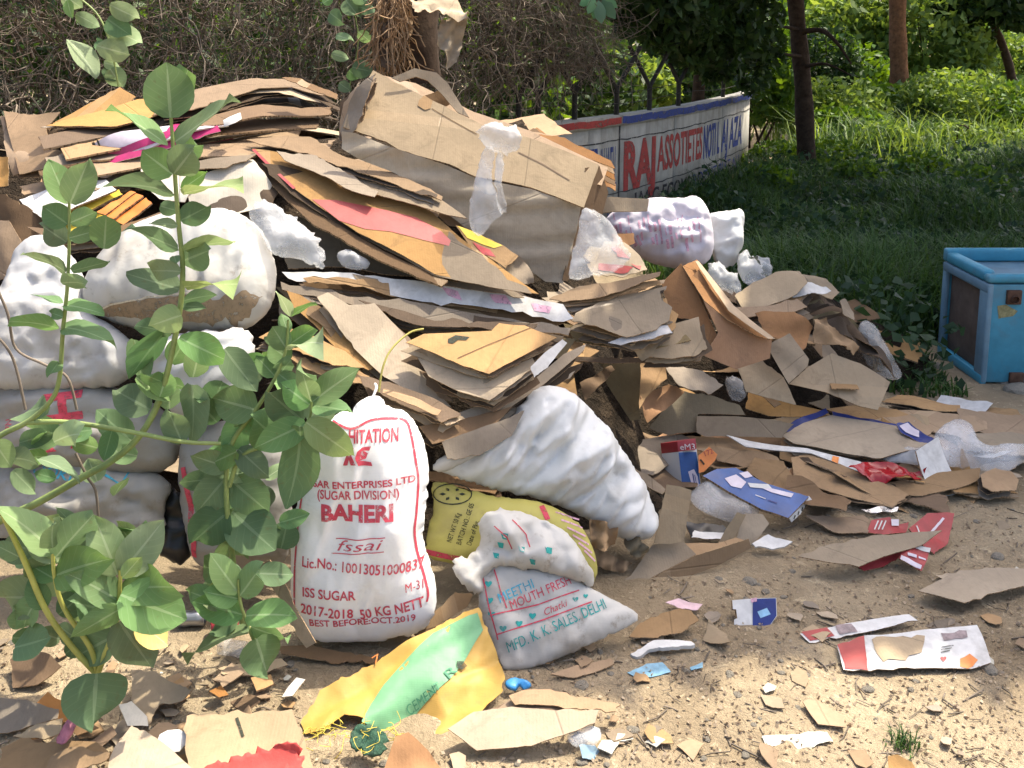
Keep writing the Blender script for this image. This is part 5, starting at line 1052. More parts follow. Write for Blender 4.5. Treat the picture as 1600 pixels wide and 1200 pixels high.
for poly, m, z, lb in gl: C_(lb, poly, G(*np.mean(poly, 0), z=z)[1], (.03, -.16, 1), m, jag=.008, bend=.016, lay=2 if z > .05 else 0, under='flats of the right-hand litter', dpx=5)
sack('plastic_sheet', 'large crumpled clear plastic sheet at the right edge of the litter', [(1372, 722), (1400, 702), (1450, 700), (1468, 665), (1500, 655), (1520, 668), (1530, 700), (1600, 690), (1625, 705), (1600, 722), (1570, 742), (1510, 732), (1440, 728)], G(1490, 705, .1)[1], (0, -.6, 1), FILM, .05, .01, crump=.04, cat='plastic', sp=.016)
sack('plastic_sheet', 'crumpled clear plastic in front of the blue printed box', [(1080, 765), (1110, 752), (1150, 765), (1190, 790), (1185, 812), (1140, 818), (1095, 800), (1078, 785)], G(1130, 785, .08)[1], (0, -.7, 1), FILM, .04, .01, crump=.03, cat='plastic', sp=.014)

def para(name, label, c, e1, e2, e3, mat, cat='carton', parent=None, bevel=.0015):
    o = box_obj(name, [(c, e1, e2, e3)], mat, parent, bevel)
    if parent is None: tag(o, label, cat)
    return o
def face_surf(c, e1, e2):
    S = Surf((800, 600), 3, (0, -1, 0)); S.O = np.array(c, float); S.U = nz(e1); n = nz(np.cross(e1, e2))
    if np.dot(n, S.O-CAM) > 0: n = -n
    S.N = n; S.V = np.cross(S.N, S.U); return S
# upright blue and white carton with a red end
Y0 = 3.62; c0 = P(1066, 762, Y0); e1 = P(1095, 757, Y0+.01)-c0; e2 = P(1060, 706, Y0+.07)-c0; e3 = nz(np.cross(e2, e1))*.07
if e3[1] < 0: e3 = -e3
e3 = e3+np.array((-.055, 0, .0))
bx_ = para('blue_carton', 'small upright carton, blue and white with a red end, right of the leaning sack', c0, e1, e2, e3, WHT)
S = face_surf(c0, e1, e2); patch_on(S, bx_, [(1066, 760), (1094, 756), (1088, 706), (1060, 707)], BLU, off=.002)
patch_on(S, bx_, [(1075, 737), (1084, 733), (1090, 745), (1092, 760), (1082, 762)], LIL, off=.003); stripe_on(S, bx_, [(1085, 757), (1082, 740)], 1.6, NVY, off=.004); stripe_on(S, bx_, [(1088, 757), (1085, 742)], 1.0, NVY, off=.004)
St = face_surf(c0+e2, e1, e3); patch_on(St, bx_, [(1060, 706), (1088, 705), (1084, 688), (1042, 690)] if False else [(1061, 705), (1087, 704), (1085, 697), (1059, 698)], RED, off=.002)
S = face_surf(c0+e2*1.002, e1, nz(e2)*.1+np.array((0, .02, .05))); tp = para('red_end', None, c0+e2*1.001, e1, e2*.30, e3, RED, parent=bx_)
S = face_surf(c0+e2*1.001, e1, e2); text_on(S, bx_, 'eM3', (1063, 703), (1086, 702), 9, WHT, off=.003)
q, S = sheet('price_card', 'small orange card with white marks beside the upright blue carton', [(1092, 739), (1091, 712), (1108, 698), (1121, 710), (1117, 720), (1100, 737)], 3.66, (.2, -.9, .6), [OPR, WHT, WHT], th=.003, bend=.003, jag=0, cat='card'); text_on(S, q, '172', (1102, 713), (1115, 708), 8, RED); stripe_on(S, q, [(1094, 718), (1100, 726)], 3, INKK)
Yb = G(1190, 775, .1)[1]; q, S = sheet('printed_box', 'flattened blue box with white printed shapes lying below the torn tan sheets', [(1098, 744), (1120, 734), (1150, 730), (1200, 756), (1264, 776), (1232, 808), (1190, 796), (1140, 770)], Yb, (.05, -.5, 1), [BLU, WHT, EDG], th=.012, bend=.006, jag=.002, cat='box')
patch_on(S, q, [(1132, 748), (1150, 742), (1166, 754), (1158, 764), (1142, 760)], LIL, off=.003); patch_on(S, q, [(1155, 740), (1168, 737), (1176, 745), (1164, 748)], LIL, off=.003); patch_on(S, q, [(1168, 755), (1200, 757), (1206, 764), (1172, 762)], WHT, off=.003); stripe_on(S, q, [(1180, 774), (1196, 780)], 1.6, WHT, off=.003); stripe_on(S, q, [(1200, 782), (1214, 787)], 2.2, NVY, off=.003); patch_on(S, q, [(1180, 758), (1215, 766), (1240, 772), (1236, 778), (1205, 770)], LIL, off=.0028)
q, S = sheet('box_side', None, [(1231, 807), (1264, 775), (1269, 782), (1238, 816)], Yb-.04, (.6, -.9, .5), [WHT]*3, th=.003, parent=None, cat='box'); tag(q, 'white edge strip along the right end of the blue printed box', 'box'); [stripe_on(S, q, [(1240+k*6, 811-k*6.4), (1242+k*6, 805-k*6.2)], 2.2, INKK) for k in range(4)]
tb = empty('folded_carton', P(1040, 930, 2.98), 'long tan carton folded open with an upright flap, in front of the leaning sack', 'carton')
sheet('upright_flap', None, [(1042, 757), (1062, 760), (1081, 766), (1069, 846), (1046, 850), (1022, 849)], 3.12, (.05, -.95, .5), M_TAN, parent=tb); sheet('base_panel', None, [(1020, 850), (1066, 843), (1088, 866), (1020, 902), (950, 936), (942, 925), (985, 900)], 3.03, (.1, -.62, 1), M_TAN, parent=tb)
sheet('tray_wall', None, [(950, 938), (1020, 903), (1088, 868), (1170, 842), (1174, 856), (1120, 885), (1040, 915), (955, 940)], 3.02, (.15, -1, .35), M_KR, parent=tb); sheet('side_flap', None, [(1120, 852), (1136, 824), (1152, 800), (1166, 804), (1150, 836), (1132, 862)], 3.2, (-.1, -.9, .6), M_TAN, parent=tb)
sheet('side_flap', None, [(1148, 846), (1164, 802), (1192, 803), (1202, 818), (1176, 852)], 3.22, (.1, -.9, .7), M_TAN, parent=tb); sheet('tray_floor', None, [(1066, 850), (1120, 850), (1150, 840), (1172, 846), (1120, 872), (1090, 872)], 3.14, (0, -.3, 1), M_KR, parent=tb)
for k, (poly, m, lb) in enumerate([([(1070, 815), (1130, 820), (1140, 832), (1080, 838)], [BLK, WHT, EDG], 'black glossy folder end under the clear plastic'), ([(1085, 828), (1140, 832), (1132, 842), (1080, 842)], [WHT, WHT, EDG], 'white folder end under the clear plastic'), ([(1175, 848), (1200, 836), (1238, 848), (1225, 856), (1180, 856)], [WHT, WHT, WHT], 'white paper scrap with a green corner right of the folded carton')]):
    sheet('paper_folder', lb, poly, G(*np.mean(poly, 0), z=.04)[1], (0, -.35, 1), m, th=.006, cat='paper')
for k, (poly, lb) in enumerate([([(920, 810), (945, 815), (965, 820), (962, 850), (940, 862), (925, 850)], 'crumpled kraft paper standing beside the printed white sack'), ([(925, 850), (950, 865), (990, 880), (975, 895), (945, 890), (925, 880)], 'crumpled kraft paper curl at the foot of the leaning sack'), ([(980, 835), (1000, 840), (1015, 862), (995, 872), (978, 860)], 'dark torn paper left of the upright flap')]):
    C_(lb, poly, 3.0+.02*k, (.1, -.9, .5), [M_KR, M_KR, M_OLV][k], bend=.07, jag=.012, kfreq=5, th=.003, cat='paper')

# ------------------------------------------------------------------ sacks
sug = [(462, 985), (455, 930), (456, 880), (460, 810), (472, 760), (478, 715), (488, 690), (505, 665), (520, 652), (536, 640), (540, 640), (552, 648), (554, 632), (570, 622), (588, 616), (600, 626), (604, 638), (632, 642), (650, 662), (662, 690), (666, 710), (672, 740), (665, 790), (660, 830), (664, 860), (676, 890), (684, 930), (678, 965), (655, 988), (600, 997), (540, 999), (490, 998)]
def sugx(u, v, i): return -.02*np.exp(-((u-.02-.3*(v-.3))**2)/.0006)*(v > .26)*i + .015*np.exp(-((v+.05)**2)/.02)*np.sin(u*16)*i
o, S = sack('sugar_sack', 'upright white sugar sack with red printing, tied at the top, in front of the heap', sug, 2.70, (0.02, -1, .16), W_SUG, .11, .13, wr=.030, wdir=1.2, wk=(8, 3), extra=sugx, sp=.0095)
for t, a, b_, h_, bo in [('HITATION', (545, 692), (623, 688), 21, .028), ('KESAR ENTERPRISES LTD', (474, 756), (650, 751), 15, .024), ('(SUGAR DIVISION)', (496, 778), (624, 776), 14, .02), ('BAHERI', (502, 813), (615, 813), 25, .045), ('Lic.No.: 10013051000837', (472, 884), (663, 885), 16, .016),
                         ('ISS SUGAR', (473, 931), (556, 937), 14, .02), ('M-31', (634, 926), (662, 918), 13, 0), ('2017-2018', (470, 956), (552, 965), 14, .02), ('50 KG NETT', (564, 967), (664, 945), 15, .022), ('BEST BEFORE:OCT.2019', (484, 977), (650, 968), 10, .02)]: text_on(S, o, t, a, b_, h_, INKR, bo)
text_on(S, o, 'fssai', (527, 860), (600, 858), 17, INKR, -.004, .35); stripe_on(S, o, [(525, 841), (602, 840)], 1.4, INKR); stripe_on(S, o, [(518, 864), (600, 862)], 1.4, INKR)
for q in ([(536, 727), (545, 700), (553, 700), (549, 712), (556, 727), (548, 727), (545, 718), (543, 727)], [(558, 706), (566, 699), (580, 697), (577, 704), (568, 704), (575, 708), (572, 716), (562, 720), (580, 722), (582, 728), (560, 728), (555, 716)]): patch_on(S, o, q, INKR, off=.002, sp=.008)
for pts in ([(490, 678), (484, 700), (480, 720), (474, 760), (468, 800), (463, 850), (460, 900), (460, 950), (462, 970)], [(520, 657), (540, 668), (556, 668), (580, 656), (610, 653), (634, 657), (643, 680), (650, 720), (654, 750), (651, 800), (648, 830), (652, 860), (662, 895), (669, 925), (667, 940)]): stripe_on(S, o, smoothpath(np.array([(a, b_, 0) for a, b_ in pts]), 4)[:, :2], 3, INKR)
V, F = tube(smoothpath([P(582, 622, 2.6), P(588, 606, 2.62), P(586, 600, 2.64)], 4), .004, 5); link('tie_string', mesh_np('tie_string', V-V.mean(0), F, W_SUG), V.mean(0), o)
o, S = sack('woven_sack', 'plump white woven sack leaning to the right with its torn mouth on the left', [(690, 738), (672, 730), (690, 715), (730, 700), (780, 672), (800, 652), (818, 625), (836, 606), (862, 601), (892, 612), (922, 640), (950, 672), (975, 710), (1000, 748), (1018, 790), (1027, 818), (1018, 840), (990, 846), (962, 838), (920, 812), (880, 792), (840, 778), (790, 770), (735, 752)], 3.12, (.25, -.95, .35), W_CLN, .14, .14, wr=.10, wdir=.6, wk=(14, 2.2), sp=.009)
o2, _ = sack('torn_mouth', None, [(672, 732), (690, 712), (740, 692), (790, 668), (812, 640), (806, 670), (770, 700), (720, 725), (690, 740)], 3.0, (.2, -.9, .5), W_DRT, .03, .02, crump=.03, parent=o)
o, S = sack('yellow_sack', 'flat yellow printed sack lying under the leaning white sack', [(662, 872), (668, 830), (680, 790), (672, 755), (690, 752), (740, 770), (800, 778), (850, 785), (900, 812), (925, 850), (935, 890), (928, 915), (880, 880), (840, 870), (760, 875), (720, 884)], 2.93, (.05, -.85, .55), W_YEL, .06, .05, wr=.012)
for t, a, b_ in [('NET WT 50 Kg', (705, 848), (720, 803), ), ('BATCH NO.: GE 05', (720, 852), (741, 788)), ('Date of Pkg.', (736, 853), (749, 815))]: text_on(S, o, t, a, b_, 8, INKK, .008)
cc = [(707+30*math.cos(t), 772+16*math.sin(t)) for t in np.linspace(0, 6.283, 25)]; stripe_on(S, o, cc, 1.8, INKK, name='emblem')
for t in np.linspace(0, 6.283, 7)[:-1]:
    x, y = 707+15*math.cos(t), 772+8*math.sin(t); patch_on(S, o, [(x-5*math.cos(t), y-3*math.sin(t)), (x+3*math.sin(t), y-2.4*math.cos(t)), (x+6*math.cos(t), y+3.6*math.sin(t)), (x-3*math.sin(t), y+2.4*math.cos(t))], INKK, sp=.01, name='emblem')
stripe_on(S, o, [(664, 862), (690, 868), (720, 874)], 7, INKR); stripe_on(S, o, [(846, 790), (856, 812)], 8, INKR); 
for k in range(6): stripe_on(S, o, [(868+k*9, 800+k*12), (905+k*5, 812+k*13)], 2.4, INKP)
o, S = sack('printed_sack', 'crumpled dirty white sack with teal hearts and red lettering, right of the sugar sack', [(747, 884), (775, 878), (830, 888), (880, 898), (905, 908), (943, 931), (975, 945), (1004, 965), (970, 986), (928, 1004), (880, 1026), (840, 1042), (786, 1051), (778, 1030), (765, 1000), (752, 960), (746, 930)], 2.62, (.1, -.8, .6), W_DRT, .045, .05, wr=.022, wdir=.45, crump=.035, wk=(10, 5), power=.7, sp=.009)
ft, Sf = sack('folded_top', None, [(703, 880), (715, 869), (740, 866), (752, 848), (748, 815), (760, 800), (795, 795), (830, 806), (870, 822), (895, 842), (912, 872), (930, 898), (925, 922), (895, 905), (840, 892), (790, 884), (765, 888), (752, 930), (738, 930), (716, 908)], 2.70, (.05, -.85, .55), W_DRT, .08, .04, wr=.03, wdir=.9, crump=.10, wk=(9, 4), power=.8, parent=o, sp=.009, jag=.012)
for x, y, r in [(788, 838, 6), (782, 852, 5), (815, 858, 5), (857, 860, 6), (832, 878, 5), (775, 868, 5)]: patch_on(Sf, ft, [(x-r, y-r), (x+r, y-r*.6), (x+r*.8, y+r), (x-r*.5, y+r*.7)], INKG, sp=.01, name='printed_mark')
stripe_on(Sf, ft, [(772, 822), (792, 840), (800, 858)], 1.8, INKR); stripe_on(Sf, ft, [(800, 812), (822, 835), (828, 855)], 1.8, INKR)
text_on(S, o, 'MEETHI', (782, 942), (835, 918), 15, INKB, 0); text_on(S, o, 'MOUTH FRESH', (800, 953), (893, 912), 15, INKR, 0); text_on(S, o, 'Chatki', (852, 962), (888, 946), 11, INKR, 0, .3); text_on(S, o, 'MFD. K. K. SALES. DELHI', (795, 1020), (948, 950), 17, INKG, 0)
for pts in ([(765, 962), (840, 945), (905, 922)], [(775, 992), (850, 968), (925, 940)], [(752, 892), (764, 950), (778, 1000)], [(772, 890), (784, 930), (792, 950)]): stripe_on(S, o, pts, 1.8, INKR)
def heart(x, y, r): return [(x+r*.9*math.sin(t)**3*1.1, y-r*(.8*math.cos(t)-.3*math.cos(2*t)-.12*math.cos(3*t))) for t in np.linspace(0, 6.283, 15)[:-1]]
for x, y, r in [(763, 912, 6), (765, 938, 6), (768, 960, 6), (786, 982, 6), (811, 974, 6), (832, 962, 6), (899, 936, 5), (915, 931, 4)]: patch_on(S, o, heart(x, y, r), INKG, sp=.01, name='printed_heart')
o, S = sack('white_polybag', 'big bulging white polybag lying in the sun on the left of the heap', [(130, 455), (150, 415), (175, 385), (205, 358), (250, 340), (300, 332), (345, 330), (380, 338), (408, 358), (428, 395), (434, 440), (420, 485), (390, 512), (340, 520), (280, 518), (220, 515), (160, 500), (125, 480)], 3.18, (.05, -.85, .55), W_DRT, .15, .12, wr=.05, wdir=1.2, wk=(9, 3))
patch_on(S, o, [(142, 492), (185, 474), (240, 466), (300, 462), (360, 460), (412, 464), (404, 488), (380, 504), (330, 512), (250, 510), (185, 502)], m_ink('brown_stain', (.22, .155, .095)), off=.004, jag=.012, name='brown_stain', sp=.012, label='brown grime along the underside')
stripe_on(S, o, [(150, 492), (190, 474), (240, 464), (300, 460)], 2, m_ink('cream_seam', (.5, .44, .34)), off=.006, name='seam')
sack('white_polybag', 'crinkled white polybag at the left edge beside the bulging polybag', [(-40, 480), (0, 460), (18, 425), (20, 390), (55, 366), (90, 372), (112, 395), (135, 440), (140, 490), (180, 510), (215, 540), (210, 600), (100, 612), (-40, 610)], 3.08, (.1, -.9, .45), W_BAG, .12, .1, wr=.02, crump=.06)
o, S = sack('letter_sack', 'greyish sack lying sideways at the left with big red letters', [(-60, 590), (20, 578), (120, 590), (200, 610), (260, 640), (285, 690), (270, 735), (200, 745), (100, 728), (0, 735), (-60, 730)], 2.98, (.05, -.95, .35), W_GRY, .11, .1, wr=.03, crump=.03)
text_on(S, o, 'H', (71, 616), (72, 662), 56, INKR, .04); text_on(S, o, 'C', (68, 668), (70, 708), 58, INKR, .04); text_on(S, o, 'Net', (9, 656), (10, 678), 10, INKR, 0)
o, S = sack('blue_print_sack', 'whitish sack with light blue letters low on the left behind the leaves', [(-20, 720), (30, 700), (80, 704), (130, 708), (200, 725), (250, 740), (272, 760), (255, 792), (262, 830), (230, 852), (150, 850), (60, 840), (-20, 840)], 2.9, (.05, -.9, .45), W_GRY, .08, .08, wr=.03, crump=.05)
text_on(S, o, 'OOKI', (48, 738), (110, 752), 16, INKB, .01); stripe_on(S, o, [(140, 735), (165, 742), (190, 758), (212, 724)], 3, INKB); stripe_on(S, o, [(90, 708), (110, 716), (125, 706)], 3, INKB)
sack('folded_sack', 'folded white sack with a blue line below the bulging polybag', [(228, 540), (240, 525), (300, 520), (345, 516), (385, 512), (400, 530), (395, 570), (375, 620), (350, 650), (300, 660), (260, 640), (240, 590)], 2.98, (.05, -.9, .4), W_BAG, .08, .08, wr=.03, wdir=.3)
o, S = sack('striped_sack', 'grey sack with a red side stripe standing behind the leafy plants', [(278, 700), (300, 670), (350, 655), (420, 650), (455, 690), (458, 780), (455, 870), (420, 890), (330, 892), (300, 870), (288, 800)], 2.92, (0, -.95, .25), W_GRY, .10, .1, wr=.02)
stripe_on(S, o, [(286, 730), (296, 780), (302, 830), (304, 870)], 9, INKR); stripe_on(S, o, [(236, 716), (262, 724), (280, 732)], 8, INKR) if False else None
sack('black_bag', 'glossy black bag in the dark gap between the two grey sacks', [(238, 790), (270, 760), (292, 790), (302, 840), (296, 880), (262, 880), (240, 840)], 2.9, (0, -1, .3), BLK, .03, .04, crump=.07, jag=.012)
sack('milky_plastic', 'thin milky plastic bag hanging right of the bulging polybag', [(385, 335), (400, 318), (425, 316), (448, 330), (470, 350), (500, 368), (510, 400), (508, 422), (490, 418), (470, 405), (440, 402), (420, 395), (410, 370)], 3.2, (.1, -.85, .55), FILMW, .03, .01, crump=.045, jag=.012, cat='plastic')
sack('white_plastic_wad', 'wad of white plastic stuffed under the red-banded flat', [(525, 395), (545, 388), (560, 398), (580, 408), (575, 420), (545, 422), (530, 412)], 3.5, (0, -.9, .6), FILMW, .03, .02, crump=.03, cat='plastic')
o, S = sack('lilac_sack', 'white sack covered with faded pink print standing behind the heap on the right', [(944, 345), (955, 332), (985, 318), (1020, 312), (1060, 314), (1085, 306), (1102, 318), (1110, 350), (1115, 385), (1108, 410), (1080, 420), (1030, 414), (990, 396), (960, 380)], 4.75, (.05, -.9, .45), W_LIL, .15, .14, wr=.03, crump=.07)
for k in range(34): stripe_on(S, o, [(958+(k*61 % 139), 334+(k*37 % 41)), (960+(k*61 % 139), 344+(k*37 % 41)+(k*53 % 13))], 1.4+(k*29 % 5)*.7, INKP, off=.004)
sack('white_sack', 'plain white sack with a peaked corner right of the pink-printed sack', [(1104, 335), (1120, 332), (1145, 330), (1158, 324), (1161, 350), (1158, 385), (1150, 415), (1130, 420), (1112, 400)], 4.85, (.1, -.9, .4), W_CLN, .08, .08, wr=.03, crump=.08)
for k, (poly, lb) in enumerate([([(1100, 412), (1125, 410), (1150, 430), (1160, 450), (1150, 465), (1125, 450)], 'crumpled white paper bag below the peaked sack'), ([(1150, 400), (1165, 390), (1190, 415), (1200, 440), (1175, 450), (1155, 435)], 'white thin plastic bag right below the peaked sack'), ([(1160, 395), (1190, 400), (1208, 412), (1205, 432), (1185, 430)], 'white plastic bag with dark print at the grass edge')]):
    o, S = sack('plastic_bag', lb, poly, 4.6+.12*k, (.1, -.8, .6), FILMW, .03, .02, crump=.06, jag=.02, cat='plastic bag')
    if k == 2: patch_on(S, o, [(1172, 402), (1184, 400), (1188, 418), (1176, 420)], INKK, off=.004)
# empty yellow and green cement bag in the foreground
Yc = G(650, 1075, .05)[1]
cf1 = Facets((-.6, -.5), (.6, .5), .062, 5, .55, 4.5); cf2 = Facets((-.6, -.5), (.6, .5), .034, 6, .9, 2.2); cf3 = Facets((-.6, -.5), (.6, .5), .1, 8)
o, S = sheet('cement_bag', 'empty amber and mint green cement bag sprawled on the sunny dirt in front', [(470, 1130), (490, 1100), (500, 1078), (530, 1062), (560, 1050), (600, 1028), (640, 1003), (680, 985), (720, 965), (748, 954), (762, 985), (776, 1020), (788, 1060), (783, 1090), (760, 1110), (738, 1135), (712, 1160), (692, 1182), (660, 1165), (618, 1158), (590, 1142), (565, 1130), (540, 1124), (500, 1150), (478, 1152)], Yc, (.05, -.62, 1), [W_ORY]*3, th=.003, bend=.004, jag=.004, cat='sack', spacing=.0105, flat=True, hf=lambda u, v: .026*cf1(u, v)+.009*cf2(u, v)+.018*cf3(u, v)+.02)
patch_on(S, o, [(676, 990), (720, 968), (746, 958), (755, 985), (745, 1000), (725, 1035), (705, 1060), (660, 1105), (625, 1140), (612, 1156), (588, 1140), (565, 1128), (580, 1100), (600, 1070), (622, 1045), (645, 1020)], P_GRN, off=.003, sp=.013, name='green_panel')
GDK = m_plain('dark_green_ink', (.05, .22, .12), .6, .3, 20); text_on(S, o, 'CEMENT', (640, 1120), (690, 1078), 17, GDK, -.005, off=.006); text_on(S, o, 'R', (702, 1062), (716, 1050), 14, GDK, off=.006)
patch_on(S, o, [(714, 1034), (724, 1034), (730, 1042), (722, 1048), (713, 1044)], INKK, off=.006, sp=.01); text_on(S, o, '7', (585, 1040), (596, 1034), 12, OPR, off=.006)
rs2 = np.random.RandomState(4); parts = []
for k in range(45):
    f = k/45; a = P(480+150*f+rs2.uniform(-8, 8), 1138+18*f+rs2.uniform(-10, 8), Yc-.18+rs2.uniform(-.02, .02)); a[2] = max(a[2], .02); d = rs2.normal(0, .018, (4, 3)); d[0] = 0; pts = a+np.cumsum(d, 0)*(1, 1, .5); pts[:, 2] = np.maximum(pts[:, 2], .008); parts.append(tube(smoothpath(pts, 3), 0.0009, 3))
V, F = join(parts); fr = link('frayed_fibres', mesh_np('frayed_fibres', V-V.mean(0), F, m_plain('yellow_fibre', (.65, .52, .08), .6, .2)), V.mean(0), o); fr['kind'] = 'stuff'
sack('green_net_wad', 'small wad of dark green netting under the frayed end of the cement bag', [(548, 1140), (570, 1128), (600, 1140), (612, 1165), (590, 1185), (560, 1180), (545, 1165)], G(578, 1165, .04)[1], (0, -.7, 1), m_plain('green_net', (.035, .10, .06), .8, .5, 60, .6), .006, .003, crump=.03, jag=.02, cat='netting')

# ------------------------------------------------------------------ broad-leaved milkweed plants
def leaf_mesh(a, t, wpx, Y, mat, rs, shape=.5, droop=None):
    d = t-a; L = np.linalg.norm(d); ax = d/L; view = nz((a+t)/2-CAM); wpx = wpx*1.2; wreal = max(wpx/FPX*Y, .55*L)
    side0 = nz(np.cross(ax, view)); roll = math.acos(min(1, (wpx/FPX*Y)/wreal))*rs.choice([-1, 1]); nrm0 = np.cross(side0, ax)
    side = side0*math.cos(roll)+nrm0*math.sin(roll); nrm = np.cross(side, ax)
    if nrm[2] < 0 and abs(nrm[2]) > .2: nrm = -nrm
    n = 9; us = np.linspace(0, 1, n); vs = np.array([-1, -.55, 0, .55, 1.])
    prof = np.power(np.clip(1-np.abs(2*np.power(us, .88)-1)**2.5, 0, 1), .62); prof = prof*(1-.30*us**4); prof[0] = .30; prof[-2] *= .92; prof[-1] = .04
    dr = rs.uniform(-.08, .34) if droop is None else droop; wav = rs.uniform(0, 6); tw = rs.normal(0, .9)
    V = []; UV = []
    for u, p in zip(us, prof):
        for v in vs:
            q = a+ax*L*u+side*(v*p*wreal/2)+nrm*(abs(v)*p*wreal*.11-dr*L*(u-.3)**2+.035*L*math.sin(u*8+wav+v*2)*abs(v)+tw*v*u*wreal*.3); V.append(q); UV.append((u, v))
    F = [(i*5+j, i*5+j+1, i*5+j+6, i*5+j+5) for i in range(n-1) for j in range(4)]
    return np.array(V), np.array(F), np.array(UV)
LM = {'n': LEAF, 'd': LEAFD, 'p': LEAFP, 'y': LEAFY}
def plant(name, label, stems, leaves, seed, stemmat=STEM, cat='plant', wk=1.0, fill=()):
    """stems: lists of (x, y, Y, radius px); leaves: (bx, by, tx, ty, width px, Y, tone)"""
    rs = np.random.RandomState(seed); s0 = stems[0][-1]; base = P(s0[0], s0[1], s0[2]); e = empty(name, base, label, cat)
    for st in stems:
        pts = smoothpath([P(x, y, Y) for x, y, Y, r in st], 5); rr = np.interp(np.linspace(0, 1, len(pts)), np.linspace(0, 1, len(st)), [r/FPX*Y for x, y, Y, r in st])
        V, F = tube(pts, rr, 7); c = V.mean(0); link('stem', mesh_np('stem', V-c, F, stemmat), c, e)
    leaves = list(leaves)
    for (x0, y0, x1, y1, cnt, Lpx, Yc_, tones) in fill:          # more leaves in whorls along the shoots
        for _ in range(cnt):
            bx, by = rs.uniform(x0, x1), rs.uniform(y0, y1); a_ = rs.uniform(0, 6.283); l_ = Lpx*rs.uniform(.65, 1.25)
            leaves.append((bx, by, bx+l_*math.cos(a_), by-l_*abs(math.sin(a_))*.9+l_*.25, l_*rs.uniform(.3, .6), Yc_+rs.uniform(-.03, .09), tones[rs.randint(len(tones))]))
    for (bx, by, tx, ty, wpx, Y, tone) in leaves:
        wpx = wpx*wk*rs.uniform(.85, 1.2)
        a = P(bx, by, Y); t = P(tx, ty, Y+rs.uniform(-.06, .05)); V, F, UV = leaf_mesh(a, t, wpx, Y, None, rs)
        o = link('leaf', mesh_np('leaf', V-a, F, LM[tone], None, UV), a, e)
    return e
Ya = 2.50
plant('milkweed_plant', 'tall milkweed stem with a big round leaf on top, in front of the white polybag',
  [[(267, 182, Ya, 2.5), (270, 225, Ya, 3), (273, 270, Ya, 3.2), (279, 350, Ya, 3.8), (285, 410, Ya, 4.2), (284, 460, Ya, 4.5), (275, 520, Ya, 4.8), (262, 580, Ya, 5), (245, 635, Ya, 5.5), (215, 685, Ya, 5.5), (175, 720, Ya, 6), (130, 745, Ya, 6), (60, 785, Ya, 6.5), (-10, 820, Ya+.05, 7), (-80, 880, Ya+.08, 7), (-120, 1000, Ya+.08, 7)]],
  [(267, 184, 260, 97, 70, Ya-.02, 'n'), (272, 178, 292, 108, 26, Ya+.04, 'n'), (262, 226, 172, 164, 26, Ya, 'n'), (274, 222, 368, 153, 28, Ya, 'n'), (270, 272, 222, 236, 44, Ya-.03, 'n'), (272, 272, 302, 232, 40, Ya-.03, 'n'), (276, 234, 316, 226, 34, Ya+.04, 'd'), (272, 300, 168, 279, 24, Ya, 'd'), (285, 302, 380, 284, 17, Ya, 'p'), (284, 296, 324, 268, 22, Ya+.03, 'n'),
   (278, 352, 234, 346, 13, Ya-.03, 'p'), (282, 345, 326, 322, 30, Ya+.03, 'd'), (250, 322, 280, 330, 20, Ya+.04, 'd'), (278, 388, 198, 356, 26, Ya, 'd'), (288, 390, 368, 372, 17, Ya, 'p'), (286, 408, 334, 388, 40, Ya+.02, 'd'), (272, 400, 276, 412, 12, Ya, 'd'), (282, 424, 236, 422, 18, Ya-.03, 'p'), (281, 452, 197, 428, 30, Ya, 'd'), (288, 448, 372, 442, 26, Ya-.02, 'p'), (286, 470, 338, 458, 20, Ya+.02, 'd'), (284, 478, 322, 480, 16, Ya+.03, 'd'),
   (284, 492, 238, 508, 36, Ya-.03, 'p'), (268, 520, 212, 508, 20, Ya+.02, 'd'), (280, 528, 350, 562, 38, Ya, 'n'), (260, 515, 200, 590, 30, Ya+.03, 'd'), (210, 530, 225, 600, 34, Ya+.03, 'd'), (256, 598, 225, 585, 20, Ya, 'd'), (250, 620, 262, 580, 40, Ya-.02, 'n'), (212, 590, 266, 628, 26, Ya-.02, 'n'), (300, 600, 305, 690, 34, Ya+.02, 'd'), (235, 640, 180, 610, 40, Ya+.02, 'd'), (205, 688, 150, 640, 34, Ya+.03, 'd')], 3, STEM, fill=[(20, 660, 260, 790, 11, 60, Ya+.06, 'nnd'), (190, 540, 330, 680, 5, 58, Ya+.07, 'dn')])
Yb_ = 2.46
